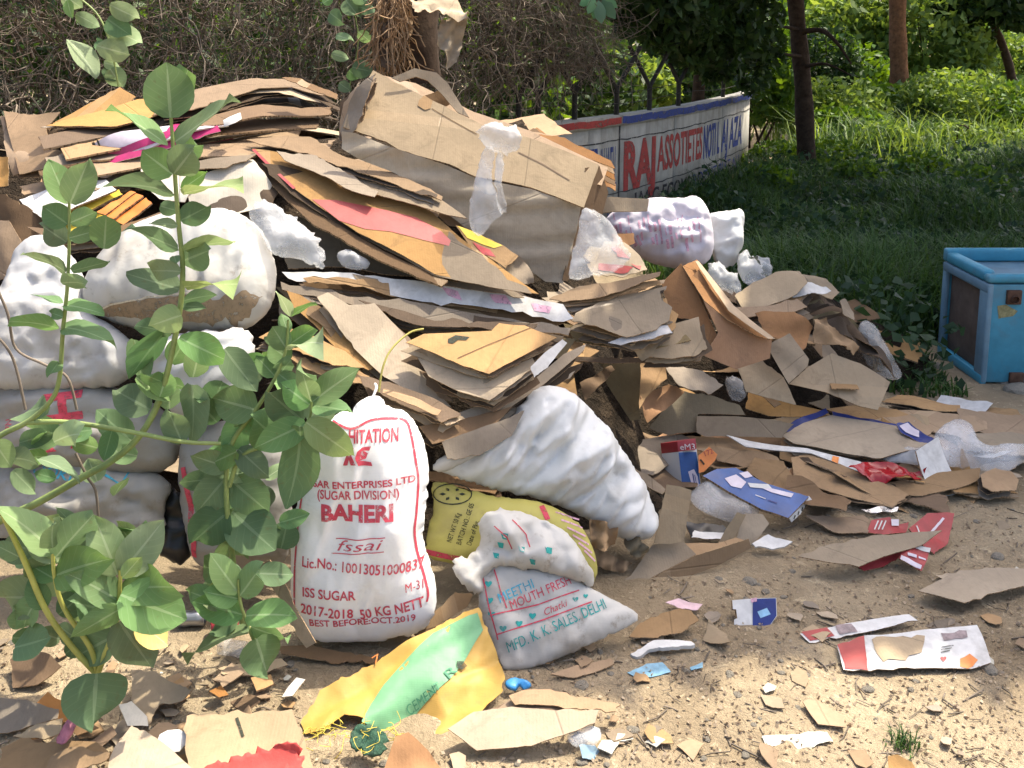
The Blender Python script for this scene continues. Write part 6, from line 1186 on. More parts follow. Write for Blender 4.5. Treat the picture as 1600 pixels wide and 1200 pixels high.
plant('milkweed_plant', 'milkweed stem with small paired leaves at the left edge',
  [[(108, 312, Yb_, 2.2), (108, 380, Yb_, 2.6), (105, 450, Yb_, 3), (98, 520, Yb_, 3.4), (93, 590, Yb_, 3.8), (80, 625, Yb_, 4), (45, 658, Yb_, 4.5), (-10, 690, Yb_, 5), (-40, 760, Yb_, 6), (-45, 1000, Yb_, 6)], [(45, 660, Yb_, 4.5), (110, 660, Yb_, 4), (200, 674, Yb_, 4), (285, 690, Yb_+.02, 3.6), (345, 693, Yb_+.05, 3)]],
  [(106, 318, 76, 248, 38, Yb_, 'n'), (110, 318, 138, 250, 44, Yb_-.02, 'n'), (106, 350, 66, 322, 32, Yb_, 'd'), (110, 348, 152, 330, 24, Yb_, 'n'), (163, 388, 166, 332, 42, Yb_-.02, 'n'), (108, 372, 152, 360, 26, Yb_-.03, 'n'), (104, 378, 64, 352, 30, Yb_+.02, 'd'), (104, 424, 40, 390, 16, Yb_, 'n'), (112, 424, 172, 408, 16, Yb_, 'd'), (97, 442, 138, 440, 20, Yb_-.02, 'n'), (97, 474, 48, 459, 9, Yb_, 'd'), (100, 476, 163, 487, 16, Yb_, 'n'), (92, 512, 16, 497, 18, Yb_, 'n'), (98, 510, 178, 528, 26, Yb_, 'd'), (98, 495, 78, 488, 18, Yb_-.03, 'n'),
   (92, 565, 78, 585, 22, Yb_, 'd'), (75, 632, 40, 645, 30, Yb_+.03, 'd'), (85, 690, 128, 672, 30, Yb_-.03, 'p'), (285, 692, 262, 640, 40, Yb_+.03, 'd'), (175, 672, 162, 720, 22, Yb_+.03, 'd'), (-10, 690, 18, 730, 34, Yb_-.05, 'p'), (10, 715, 68, 720, 24, Yb_+.02, 'd'), (60, 715, 128, 745, 22, Yb_+.02, 'd'), (20, 735, 55, 770, 26, Yb_+.03, 'd')], 5, STEM)
Yd = 2.55
plant('milkweed_plant', 'bushy milkweed with large dark leaves left of the sugar sack',
  [[(450, 500, Yd, 2), (447, 545, Yd, 2.5), (430, 590, Yd, 3), (400, 640, Yd, 3.5), (360, 700, Yd, 4), (355, 800, Yd, 4.5), (380, 980, Yd, 5)], [(487, 628, Yd-.05, 2), (480, 660, Yd-.05, 2.5), (440, 690, Yd-.03, 3), (380, 710, Yd, 3.5), (358, 760, Yd, 4)]],
  [(453, 494, 434, 452, 14, Yd, 'p'), (455, 494, 492, 470, 6, Yd, 'n'), (450, 520, 440, 490, 14, Yd, 'n'), (448, 545, 424, 508, 24, Yd, 'n'), (448, 548, 412, 528, 16, Yd, 'd'), (452, 545, 505, 525, 14, Yd, 'p'), (450, 540, 490, 512, 16, Yd+.02, 'n'), (430, 588, 400, 556, 20, Yd, 'n'), (436, 585, 470, 610, 26, Yd, 'n'), (432, 592, 455, 560, 16, Yd+.02, 'd'),
   (488, 628, 560, 574, 36, Yd-.08, 'n'), (486, 628, 468, 568, 30, Yd-.06, 'n'), (484, 632, 440, 600, 30, Yd-.04, 'n'), (490, 634, 545, 640, 24, Yd-.04, 'd'), (478, 660, 552, 712, 34, Yd-.10, 'p'), (478, 662, 398, 700, 44, Yd-.06, 'n'), (474, 658, 418, 612, 46, Yd-.03, 'd'), (470, 665, 460, 786, 46, Yd-.08, 'd'), (480, 655, 524, 620, 40, Yd-.03, 'd'), (440, 692, 392, 650, 44, Yd, 'd'), (400, 640, 332, 622, 44, Yd, 'n'), (395, 650, 352, 700, 44, Yd, 'd'), (380, 600, 395, 560, 34, Yd+.02, 'd'), (350, 545, 400, 610, 40, Yd+.02, 'd'),
   (370, 705, 318, 730, 36, Yd-.02, 'n'), (372, 702, 420, 745, 34, Yd, 'd'), (356, 730, 300, 712, 26, Yd, 'n'), (354, 745, 308, 800, 40, Yd+.02, 'd'), (360, 750, 420, 800, 48, Yd+.03, 'd'), (356, 800, 300, 848, 44, Yd, 'd'), (362, 800, 430, 860, 52, Yd+.03, 'd'), (340, 660, 300, 620, 34, Yd+.04, 'd'), (330, 640, 350, 590, 40, Yd+.04, 'd'), (352, 840, 380, 868, 40, Yd+.02, 'n')], 8, STEM, wk=1.1, fill=[(330, 560, 480, 700, 11, 58, Yd+.04, 'nnd'), (310, 700, 440, 860, 15, 60, Yd+.05, 'ddn')])
Ye = 2.18
plant('milkweed_plant', 'low sunlit milkweed with large pale leaves in the lower left corner',
  [[(188, 890, Ye, 3), (186, 940, Ye, 4), (180, 980, Ye, 4.5), (165, 1020, Ye, 5), (152, 1055, Ye+.02, 5)], [(82, 850, Ye, 3), (85, 900, Ye, 3.5), (100, 950, Ye, 4), (140, 1010, Ye, 4.5), (152, 1050, Ye+.02, 5)], [(0, 795, Ye, 4), (40, 880, Ye, 5), (70, 950, Ye, 5), (108, 1005, Ye, 5), (150, 1052, Ye+.02, 5)]],
  [(84, 862, -4, 782, 38, Ye, 'p'), (82, 855, 80, 808, 26, Ye-.02, 'n'), (88, 870, 146, 802, 36, Ye, 'n'), (184, 898, 147, 806, 44, Ye, 'p'), (190, 896, 256, 812, 52, Ye, 'p'), (186, 900, 226, 862, 30, Ye+.03, 'n'), (192, 902, 220, 870, 24, Ye-.03, 'p'), (84, 900, 162, 872, 46, Ye, 'n'), (86, 905, 46, 882, 26, Ye+.02, 'n'), (185, 938, 112, 896, 40, Ye, 'n'), (188, 930, 292, 968, 66, Ye-.03, 'n'), (186, 925, 262, 910, 34, Ye+.02, 'n'), (190, 950, 110, 998, 34, Ye-.03, 'n'),
   (182, 958, 110, 940, 44, Ye+.03, 'd'), (186, 972, 238, 1044, 54, Ye-.02, 'd'), (215, 970, 262, 1008, 32, Ye+.02, 'y'), (180, 992, 112, 1030, 50, Ye, 'd'), (150, 1052, 146, 1134, 78, Ye-.05, 'd'), (70, 950, 46, 905, 30, Ye, 'd'), (92, 960, 128, 930, 30, Ye+.03, 'd'), (60, 935, 30, 980, 26, Ye+.03, 'n'), (150, 870, 130, 915, 30, Ye+.04, 'd'), (120, 830, 90, 790, 20, Ye+.05, 'd'), (30, 870, -10, 850, 22, Ye, 'n')], 13, STEMY, wk=1.15, fill=[(10, 830, 230, 990, 16, 70, Ye+.06, 'npp'), (0, 900, 140, 1040, 10, 60, Ye+.08, 'dn')])
Yf = 2.38
plant('milkweed_plant', 'small milkweed shoot at the foot of the sugar sack with a round low leaf',
  [[(372, 905, Yf, 2), (375, 940, Yf, 2.5), (390, 985, Yf, 3), (400, 1010, Yf, 3.5), (398, 1040, Yf+.02, 4)]],
  [(372, 925, 328, 866, 30, Yf, 'p'), (374, 922, 356, 876, 20, Yf, 'p'), (376, 930, 410, 882, 30, Yf, 'n'), (372, 935, 320, 925, 30, Yf, 'n'), (384, 962, 460, 958, 26, Yf-.02, 'n'), (380, 960, 300, 940, 34, Yf, 'n'), (388, 985, 284, 1020, 24, Yf-.02, 'n'), (400, 998, 418, 1054, 52, Yf-.04, 'n'), (392, 980, 452, 1000, 24, Yf, 'n'), (366, 905, 318, 880, 22, Yf+.03, 'd'), (370, 950, 330, 985, 30, Yf+.03, 'd')], 17, STEM, wk=1.15, fill=[(300, 890, 430, 980, 9, 55, Yf+.05, 'nnp')])
plant('leafy_vine', 'green leafy vine hanging over the dry creeper at the upper left',
  [[(100, -20, 4.7, 1.5), (150, 20, 4.7, 1.5), (172, 70, 4.68, 1.5), (185, 135, 4.68, 1.5)]],
  [(98, -8, 128, 12, 22, 4.7, 'p'), (105, 0, 112, 28, 14, 4.7, 'n'), (118, 22, 156, 42, 16, 4.7, 'p'), (172, 8, 218, 30, 24, 4.68, 'p'), (168, 30, 204, 55, 34, 4.7, 'd'), (168, 42, 222, 68, 26, 4.68, 'p'), (152, 72, 206, 86, 28, 4.67, 'p'), (108, 62, 154, 118, 24, 4.68, 'p'), (162, 98, 186, 104, 14, 4.66, 'p'), (172, 108, 192, 136, 24, 4.66, 'n'), (160, 80, 150, 60, 16, 4.7, 'd'), (175, 112, 165, 125, 20, 4.7, 'd')], 23, STEM)
for k, st in enumerate([[(-10, 440, 2.6), (12, 490, 2.6), (25, 545, 2.6), (70, 570, 2.58), (105, 590, 2.58), (120, 640, 2.58)], [(118, 708, 2.55), (136, 745, 2.55), (150, 770, 2.55), (155, 830, 2.55)], [(-10, 520, 2.6), (20, 560, 2.6), (40, 640, 2.6)]]):
    V, F = tube(smoothpath([P(*q) for q in st], 6), .004, 5); o = link('dry_vine', mesh_np('dry_vine', V-V.mean(0), F, TWIG), V.mean(0)); tag(o, ['long bare brown vine curling across the left white polybag', 'short bare twig in front of the blue lettered sack', 'thin bare vine at the extreme left edge'][k], 'vine')
# dead banana-like trunk with peeling bark hanging above the bundle
db = empty('dead_stump', P(660, 110, 5.6), 'dead stump with pale peeling bark above the tied bundle', 'stump')
V, F = tube(smoothpath([P(655, 130, 5.65), P(650, 70, 5.65), P(652, 10, 5.7), P(650, -60, 5.7)], 5), .13, 10); V = V+(.02*np.array([fbm(V[:, 0]*12, V[:, 2]*3, 5+k) for k in range(3)])).T; link('trunk', mesh_np('trunk', V-V.mean(0), F, BARK), V.mean(0), db)
PBK = cm('peeling_bark', (.40, .32, .22), dirt=.6)
for poly, Y, m, n in [([(640, 5), (660, -10), (705, -8), (733, 22), (728, 30), (700, 26), (675, 15), (650, 20)], 5.4, PBK, (.1, -.6, 1)), ([(690, 30), (728, 28), (722, 70), (712, 98), (700, 108), (695, 80), (682, 70)], 5.42, PBK, (.3, -1, .2)), ([(588, -10), (625, -5), (628, 40), (615, 80), (612, 115), (598, 105), (590, 60), (600, 30)], 5.5, M_BRN, (-.1, -1, .2)), ([(628, 20), (645, 25), (640, 70), (630, 100), (622, 60)], 5.48, M_KR, (0, -1, .1))]:
    sheet('peeling_bark', None, poly, Y, n, m, parent=db, bend=.06, jag=.03, kfreq=6, th=.004)
rs = np.random.RandomState(71); parts = []
for k in range(260):
    p0 = P(rs.uniform(585, 640), rs.uniform(-20, 90), 5.45+rs.uniform(-.05, .1)); d = nz((rs.normal(0, .3), rs.normal(0, .2), -1)); pts = [p0]
    for i in range(5): d = nz(d+rs.normal(0, .25, 3)); pts.append(pts[-1]+d*rs.uniform(.02, .05))
    parts.append(tube(pts, .004, 3))
V, F = join(parts); fb = link('bark_fibres', mesh_np('bark_fibres', V-V.mean(0), F, m_plain('tan_fibre', (.34, .22, .12), .9, .4, 4, coord='Object')), V.mean(0), db); fb['kind'] = 'stuff'
plant('green_creeper', 'patch of green creeper leaves left of the dead stump', [[(545, -10, 5.7, 1), (560, 60, 5.7, 1), (545, 140, 5.7, 1)]],
  [(540, 0, 560, 25, 22, 5.7, 'd'), (560, 50, 580, 66, 14, 5.65, 'n'), (525, 55, 550, 62, 12, 5.65, 'n'), (518, 84, 545, 92, 14, 5.65, 'n'), (550, 105, 582, 112, 22, 5.65, 'd'), (545, 110, 560, 122, 20, 5.66, 'n'), (530, 130, 548, 142, 14, 5.66, 'd'), (560, 10, 588, 20, 16, 5.7, 'd'), (505, 5, 520, -5, 14, 5.7, 'n'), (550, -5, 575, 0, 20, 5.68, 'n'), (515, 20, 535, 35, 18, 5.7, 'd')], 29)

# ------------------------------------------------------------------ blue cooler at the right
X0, X1, Yn, Yf2, Z1 = 2.46, 3.18, 4.80, 5.32, .60
ck = empty('blue_cooler', (X0, Yn, 0), 'discarded sky blue metal cooler with an open side, standing at the right edge', 'cooler')
z0 = .02; w_ = .085
def bxp(name, lst, m, bev=.009): return box_obj(name, lst, m, ck, bev)
def bb(x0, x1, y0, y1, a, b_): return ((x0, y0, a), (x1-x0, 0, 0), (0, y1-y0, 0), (0, 0, b_-a))
bxp('front_panel', [bb(X0+.005, X1, Yn, Yn+.02, z0, Z1-.05)], FBLU); bxp('rear_panel', [bb(X0+.005, X1, Yf2-.02, Yf2, z0, Z1-.05)], FBLU); bxp('right_panel', [bb(X1-.02, X1-.001, Yn+.021, Yf2-.021, z0, Z1-.05)], FBLU)
bxp('base', [bb(X0+.006, X1-.021, Yn+.021, Yf2-.021, z0, z0+.03)], FLBL)
bxp('side_frame', [bb(X0-.012, X0+.02, Yn-.006, Yn+w_, z0, Z1-.06)], FLBL); bxp('side_frame', [bb(X0-.012, X0+.02, Yf2-.035, Yf2, z0, Z1-.06)], FLBL); bxp('side_frame', [bb(X0-.014, X0+.02, Yn-.004, Yf2-.002, Z1-.10, Z1-.048)], FLBL); bxp('side_frame', [bb(X0-.014, X0+.02, Yn-.004, Yf2-.002, z0-.01, z0+.045)], FBLU)
bxp('inner_board', [bb(X0+.03, X0+.04, Yn+.03, Yf2-.03, z0+.03, Z1-.06)], m_plain('brown_hardboard', (.14, .10, .075), .8, .4, 8, .3, coord='Object'))
bxp('top_plate', [bb(X0+.03, X1-.005, Yn+.03, Yf2-.03, Z1-.056, Z1-.046)], FLBL, .002)
for q in (bb(X0-.016, X1+.005, Yn-.008, Yn+.05, Z1-.045, Z1+.0), bb(X0-.016, X1+.005, Yf2-.04, Yf2+.006, Z1-.045, Z1+.03), bb(X0-.016, X0+.05, Yn+.051, Yf2-.041, Z1-.045, Z1+.012), bb(X1-.05, X1+.005, Yn+.051, Yf2-.041, Z1-.045, Z1+.012)): bxp('top_rim', [q], FBLU, .014)
hb = P(1582, 466, Yn); bxp('hinge_bracket', [((hb[0]-.035, Yn-.018, hb[2]-.03), (.075, 0, 0), (0, .02, 0), (0, 0, .075))], RUST, .004); V, F = tube([(hb[0]+.0, Yn-.035, hb[2]), (hb[0]+.0, Yn-.015, hb[2])], .018, 10); link('bolt', mesh_np('bolt', V-V.mean(0), F, RUST), V.mean(0), ck)
hb = P(1586, 590, Yn); bxp('hinge_bracket', [((hb[0]-.035, Yn-.018, hb[2]-.04), (.075, 0, 0), (0, .02, 0), (0, 0, .07))], RUST, .004)
S = face_surf((X0+.2, Yn-.0005, .3), (1, 0, 0), (0, 0, 1)); patch_on(S, ck, [(1558, 478), (1572, 476), (1590, 486), (1582, 494), (1560, 498)], m_plain('peeled_paint', (.30, .28, .14), .8, .5, 40, coord='Object'), off=.002, jag=.012, name='rust_stain')

# ------------------------------------------------------------------ foreground litter
def g_sheet(name, label, poly, z, m, n=(0, -.12, 1), **k):
    k.setdefault('jag', .006); k.setdefault('bend', .012)
    return sheet(name, label, poly, G(*np.mean(poly, 0), z=z)[1], n, m, **k)
q, S = g_sheet('cardboard_sheet', 'pale grey-tan board in the sun at the bottom left under the red cloth', [(292, 1118), (330, 1112), (400, 1110), (456, 1108), (478, 1160), (495, 1215), (300, 1215), (290, 1160)], .07, M_TAN, (0, -.35, 1)); stripe_on(S, q, [(370, 1122), (380, 1152)], 4, INKK)
fl = [([(160, 1215), (185, 1160), (205, 1131), (225, 1140), (260, 1165), (315, 1215)], .06, M_TAN, (0, -.3, 1), 'sunlit tan board left of the pale grey-tan board'), ([(0, 1165), (30, 1150), (80, 1160), (150, 1160), (170, 1175), (150, 1195), (60, 1200), (0, 1215)], .06, M_KR, (0, -.3, 1), 'layered tan carton at the bottom left corner'),
      ([(80, 1180), (130, 1168), (172, 1178), (165, 1190), (110, 1205), (60, 1215)], .07, M_KR, (0, -.3, 1), 'upper torn layer of the bottom left carton'), ([(20, 1150), (55, 1132), (98, 1122), (95, 1145), (70, 1155)], .06, M_TAN, (-.1, -.5, 1), 'upturned tan flap near the bottom left'), ([(100, 1125), (140, 1128), (155, 1140), (120, 1148)], .04, M_BRN, (0, -.3, 1), 'shaded tan scrap under the dark round leaf'),
      ([(-20, 1085), (40, 1095), (92, 1108), (90, 1122), (30, 1140), (-20, 1150)], .05, M_GRY, (0, -.4, 1), 'shaded grey board at the left edge'), ([(205, 1045), (240, 1048), (268, 1065), (300, 1080), (285, 1095), (250, 1100), (232, 1130), (205, 1125)], .05, M_TAN, (0, -.4, 1), 'crumpled cream scrap right of the low milkweed'), ([(185, 1100), (205, 1095), (230, 1120), (232, 1135), (200, 1135)], .06, M_CRM, (0, -.6, 1), 'small curled cream scrap beside the dark round leaf'),
      ([(340, 1045), (380, 1035), (440, 1030), (450, 1040), (400, 1052), (350, 1060)], .02, M_TAN, (0, -.1, 1), 'thin flat tan scrap in front of the small milkweed shoot'), ([(700, 1140), (740, 1112), (800, 1104), (870, 1112), (936, 1110), (930, 1130), (880, 1150), (830, 1166), (745, 1172)], .06, M_TAN, (0, -.45, 1), 'sunlit tan carton flattened right of the cement bag'),
      ([(795, 1085), (820, 1076), (860, 1076), (910, 1088), (970, 1100), (962, 1110), (900, 1106), (840, 1100), (805, 1100)], .07, M_KR, (0, -.3, 1), 'folded top flap of the flattened tan carton'), ([(760, 1108), (800, 1090), (850, 1098), (900, 1112), (860, 1120), (800, 1118)], .05, M_BRN, (0, -.3, 1), 'dark inner flap of the flattened tan carton'),
      ([(596, 1215), (618, 1150), (638, 1144), (668, 1170), (700, 1215)], .06, M_RUS, (.1, -.7, 1), 'brown glossy wrapper scrap at the bottom edge below the cement bag'), ([(1434, 922), (1465, 905), (1500, 890), (1560, 888), (1640, 888), (1640, 905), (1560, 925), (1506, 944)], .045, M_TAN, (0, -.08, 1), 'clean tan board at the right edge lying just above the dirt'),
      ([(1248, 868), (1290, 852), (1360, 836), (1420, 830), (1472, 828), (1440, 850), (1380, 868), (1342, 884), (1300, 878)], .08, M_TAN, (.05, -.28, 1), 'large tan carton panel folded over the red packs'), ([(982, 996), (1000, 973), (1035, 958), (1062, 950), (1080, 955), (1092, 972), (1070, 985), (1028, 998)], .035, M_KR, (0, -.2, 1), 'torn tan scrap right of the printed sack'),
      ([(1245, 985), (1270, 975), (1300, 990), (1285, 1002)], .012, M_TAN, (0, 0, 1), 'tiny tan scrap beside the faded pack'), ([(1387, 1181), (1402, 1179), (1425, 1190), (1440, 1215), (1390, 1215)], .03, M_ORG, (-.2, -.5, 1), 'orange shard at the bottom edge on the right'), ([(645, 988), (680, 955), (712, 925), (738, 930), (730, 948), (692, 972), (655, 1003)], .06, M_KR, (.3, -.8, .7), 'brown board leaning between the sugar sack and the printed sack'),
      ([(430, 1012), (480, 1008), (540, 1018), (605, 1030), (590, 1036), (500, 1030), (440, 1022)], .02, M_BRN, (0, -.3, 1), 'dark corrugated strip at the foot of the sugar sack'), ([(40, 1010), (80, 1025), (95, 1040), (60, 1070), (20, 1075), (15, 1030)], .05, M_BRN, (-.1, -.6, 1), 'dark brown board at the left edge under the low milkweed'), ([(860, 1055), (905, 1040), (955, 1030), (960, 1040), (900, 1060)], .015, M_KR, (0, -.1, 1), 'narrow tan strip in front of the printed sack')]
for poly, z, m, n, lb in fl: g_sheet('cardboard_sheet', lb, poly, z, m, n, cat='cardboard')
sheet('cardboard_sheet', 'narrow tan board leaning upright at the left side of the sugar sack', [(398, 886), (424, 874), (440, 905), (468, 960), (494, 1004), (478, 1013), (450, 965), (420, 910)], 2.52, (-.3, -1, .3), M_TAN, cat='cardboard')
sack('red_cloth', 'crumpled red and orange cloth on the board at the bottom edge', [(305, 1215), (330, 1188), (370, 1178), (420, 1165), (460, 1158), (478, 1175), (470, 1195), (485, 1215)], G(390, 1190, .09)[1], (0, -.6, 1), m_plain('red_cloth', (.52, .07, .06), .85, .35, 10, .4), .015, .006, crump=.09, jag=.02, cat='cloth', sp=.009)
pl = [(245, 1160), (250, 1148), (262, 1141), (280, 1140), (290, 1146), (291, 1160), (280, 1172), (268, 1174)]
g_sheet('paper_plate', 'white paper plate piece stuck between the boards at the bottom left', pl, .06, [WHT]*3, (.2, -.6, 1), jag=0, th=.004, cat='plate')
sack('pink_rag', 'small torn pink fibre rag on the carton at the bottom left', [(85, 1160), (95, 1140), (108, 1120), (125, 1118), (118, 1135), (112, 1150), (100, 1165)], G(105, 1145, .1)[1], (0, -.8, .8), m_plain('pink_rag', (.45, .17, .22), .9, .4, 30, .5), .006, .004, crump=.03, jag=.02, cat='rag')
sack('plastic_bag', 'scrunched clear plastic bag at the right end of the flattened carton', [(884, 1148), (905, 1136), (935, 1134), (942, 1152), (930, 1166), (905, 1170), (890, 1162)], G(912, 1155, .03)[1], (0, -.5, 1), FILM, .012, .004, crump=.022, cat='plastic bag')
sheet('plastic_scrap', 'bluish plastic scrap below the scrunched bag', [(905, 1168), (930, 1160), (942, 1170), (935, 1182), (910, 1186)], G(922, 1174, .02)[1], (0, -.3, 1), [m_plain('steel_blue_plastic', (.20, .30, .38), .3, .4, 30)]*3, bend=.02, th=.002, cat='plastic')
o, S = sack('blue_sachet', 'bright blue crumpled sachet between the printed sack and the flattened carton', [(788, 1065), (800, 1058), (822, 1062), (832, 1070), (825, 1078), (800, 1080), (790, 1075)], G(810, 1070, .03)[1], (0, -.6, 1), m_plain('bright_blue_plastic', (.06, .30, .66), .3, .3, 30), .008, .004, crump=.03, jag=.01, cat='sachet')
o, S = g_sheet('foam_strip', 'narrow white foam strip on the dirt', [(985, 1020), (1005, 1012), (1025, 1004), (1080, 1003), (1086, 1007), (1060, 1014), (1010, 1018), (995, 1025)], .02, [WHT]*3, jag=.01, th=.012, cat='foam')
o, S = g_sheet('plastic_scrap', 'flat torn blue printed plastic scrap on the dirt at the shade edge', [(980, 1050), (1010, 1036), (1035, 1035), (1048, 1052), (1015, 1058), (990, 1056)], .014, [m_plain('pale_blue_print', (.20, .38, .50), .4, .5, 20)]*3, jag=.008, th=.0015, cat='plastic')
g_sheet('plastic_scrap', 'small second blue plastic scrap at the shade edge', [(1078, 1042), (1098, 1036), (1098, 1044), (1080, 1048)], .012, [bpy.data.materials['pale_blue_print']]*3, th=.0015, cat='plastic')
g_sheet('paper_sheet', 'torn pink and white paper right behind the torn tan scrap', [(1040, 942), (1060, 935), (1098, 942), (1090, 952), (1062, 950)], .02, [m_plain('pink_paper', (.60, .42, .45), .6, .3, 20)]*3, th=.0015, bend=.015, cat='paper')
g_sheet('paper_sheet', 'dusty whitish paper half buried in the sunny dirt', [(1190, 1150), (1240, 1146), (1292, 1145), (1302, 1160), (1250, 1170), (1200, 1172)], .012, [m_plain('dusty_paper', (.52, .50, .42), .8, .35, 16)]*3, th=.0015, cat='paper')
# flattened faded pack and strip
o, S = g_sheet('crushed_pack', 'flattened faded red and white printed pack on the dirt at the right', [(1308, 1008), (1330, 1000), (1352, 992), (1400, 990), (1450, 985), (1526, 980), (1540, 1010), (1549, 1034), (1520, 1044), (1440, 1046), (1360, 1050), (1318, 1046)], .022, [WHT, M_GRY[0], EDG], bend=.012, th=.003, cat='pack')
patch_on(S, o, [(1308, 1008), (1350, 994), (1356, 1048), (1320, 1045)], SRED, off=.002, jag=.004); patch_on(S, o, [(1362, 1000), (1400, 996), (1445, 994), (1440, 1020), (1420, 1025), (1380, 1035), (1370, 1022)], M_TAN[0], off=.002, jag=.01); patch_on(S, o, [(1470, 990), (1510, 986), (1512, 996), (1475, 1002)], m_plain('greyish_print', (.28, .22, .22), .6, .5, 40), off=.002, jag=.006)
patch_on(S, o, heart(1474, 1030, 5), RED, off=.002, sp=.01); patch_on(S, o, [(1500, 1030), (1515, 1022), (1528, 1032), (1520, 1042), (1500, 1042)], OPR, off=.002, jag=.01); [stripe_on(S, o, [(1470, 1012+4*k), (1490-3*k, 1009+4*k)], 1.2, INKK) for k in range(3)]
o, S = g_sheet('crushed_pack', 'narrow faded red and white strip of pack behind the flattened one', [(1250, 988), (1290, 980), (1360, 968), (1420, 961), (1434, 972), (1390, 980), (1330, 992), (1265, 1003)], .02, [WHT, M_GRY[0], EDG], bend=.012, th=.003, cat='pack'); patch_on(S, o, [(1252, 988), (1292, 981), (1304, 994), (1266, 1002)], SRED, off=.002); patch_on(S, o, [(1305, 978), (1330, 975), (1340, 988), (1312, 992)], bpy.data.materials['greyish_print'], off=.002, jag=.006)
# small blue and white pack
o, S = sheet('small_pack', 'small blue and white pack standing on the bare dirt', [(1144, 938), (1176, 935), (1213, 934), (1214, 962), (1202, 980), (1176, 979), (1147, 976), (1147, 968), (1152, 966), (1150, 952), (1145, 952)], G(1180, 978, 0)[1]+.03, (0, -.8, .7), [WHT, WHT, EDG], th=.02, jag=0, bend=.002, cat='pack')
patch_on(S, o, [(1176, 936), (1212, 935), (1213, 962), (1202, 978), (1176, 978)], NVY, off=.002); patch_on(S, o, [(1183, 956), (1198, 950), (1204, 960), (1188, 966)], m_plain('sky_print', (.25, .45, .62), .4, .3, 30), off=.003); patch_on(S, o, [(1172, 936), (1182, 934), (1182, 940), (1174, 942)], INKP, off=.004)
# red packs on the right
for k, (poly, z, lb) in enumerate([([(1354, 832), (1362, 812), (1390, 808), (1402, 820), (1420, 816), (1415, 832), (1380, 836)], .03, 'flattened red printed pack behind the folded tan panel'), ([(1420, 826), (1450, 800), (1491, 802), (1482, 848), (1460, 866), (1440, 850)], .05, 'opened red printed pack at the right of the folded tan panel'), ([(1418, 846), (1456, 856), (1450, 872), (1440, 892), (1404, 874), (1410, 858)], .05, 'small red and white pack in front of the folded tan panel'), ([(1340, 884), (1380, 868), (1412, 862), (1400, 876), (1380, 886), (1350, 892)], .02, 'crumpled red foil under the folded tan panel')]):
    o, S = g_sheet('red_pack', lb, poly, z, [RED, WHT, EDG], (.1, -.55, 1), bend=.015, th=.006, cat='pack')
    if k == 0: [stripe_on(S, o, [(1366+6*k, 828), (1372+6*k, 814)], 1.6, WHT, off=.003) for k in range(3)]; patch_on(S, o, [(1392, 812), (1404, 812), (1404, 822), (1393, 822)], LIL, off=.003)
    if k == 1: [stripe_on(S, o, [(1452+7*k, 836-8*k), (1460+7*k, 826-8*k)], 3, LIL, off=.003) for k in range(3)]; stripe_on(S, o, [(1432, 822), (1440, 845)], 2, WHT, off=.003)
    if k == 2: patch_on(S, o, [(1420, 847), (1454, 857), (1452, 864), (1424, 855)], WHT, off=.003); patch_on(S, o, [(1408, 868), (1440, 884), (1438, 890), (1406, 874)], LIL, off=.003); stripe_on(S, o, [(1418, 866), (1432, 870)], 4, LIL, off=.003); stripe_on(S, o, [(1435, 871), (1446, 875)], 3, LIL, off=.003)
sheet('foil_strip', 'shiny silver foil sachet lying before the brown curved sheet', [(1345, 796), (1370, 792), (1404, 792), (1402, 798), (1370, 801)], G(1375, 797, .03)[1], (0, -.4, 1), [m_plain('silver_foil', (.5, .5, .52), .25, .3, 40, metal=.8)]*3, th=.002, bend=.01, cat='sachet')

# ------------------------------------------------------------------ scraps, stones, twigs
rs = np.random.RandomState(55)
def scat(n, fn):
    k = 0
    while k < n:
        x = rs.uniform(0, 1600); y = rs.uniform(790, 1200)
        if y < 1010 and x < 1010: continue
        if y < 900 and x < 1210: continue
        if 470 < x < 800 and y < 1180: continue
        fn(G(x, y), k); k += 1
DUSTP = [bpy.data.materials['dusty_paper']]*3
PAP = [M_TAN, M_KR, M_KR, DUSTP, M_GRY, M_GRY, M_KR]
def scrap(p, k):
    S = Surf((800, 600), 3, (0, -1, 0)); n = nz((rs.normal(0, .12), rs.normal(0, .12), 1)); u = nz(np.cross((0, 1, 0), n)); v = np.cross(n, u); a = rs.uniform(0, 6.28)
    S.U = u*math.cos(a)+v*math.sin(a); S.V = v*math.cos(a)-u*math.sin(a); S.N = n; S.O = np.array((p[0], p[1], float(gz(p[0], p[1]))+.012)); sd = nseed(); c_ = rs.normal(0, 3)
    S.h = lambda uu, vv: .006*fbm(uu*20+sd, vv*20, sd, 2)+c_*uu*uu; r = rs.uniform(.008, .045)*(1 if k % 6 else 1.5); m = rs.randint(4, 8); q = np.array([(r*rs.uniform(.6, 1.25)*math.cos(t), r*rs.uniform(.35, .9)*math.sin(t)) for t in np.linspace(0, 6.283, m+1)[:-1]])
    B = resample(q, r*.5, r*.12, sd); V2, F = cdt(B, r*.7, sd); o = build_sheet('litter_scrap', S, V2, F, PAP[rs.randint(len(PAP))], .0025)
    tag(o, 'small torn scrap of cardboard or paper lying on the bare dirt', 'scrap', 'small scraps on the dirt')
scat(70, scrap)
stones = []
for k in range(5):
    bm = bmesh.new(); bmesh.ops.create_icosphere(bm, subdivisions=2, radius=1); 
    for v in bm.verts: v.co *= 1+.35*float(fbm(np.array(v.co.x*1.3+k*7), np.array(v.co.y*1.3+v.co.z), k, 2)); v.co.z *= .6
    me = bpy.data.meshes.new('stone'); bm.to_mesh(me); bm.free(); me.materials.append(STONE); stones.append(me)
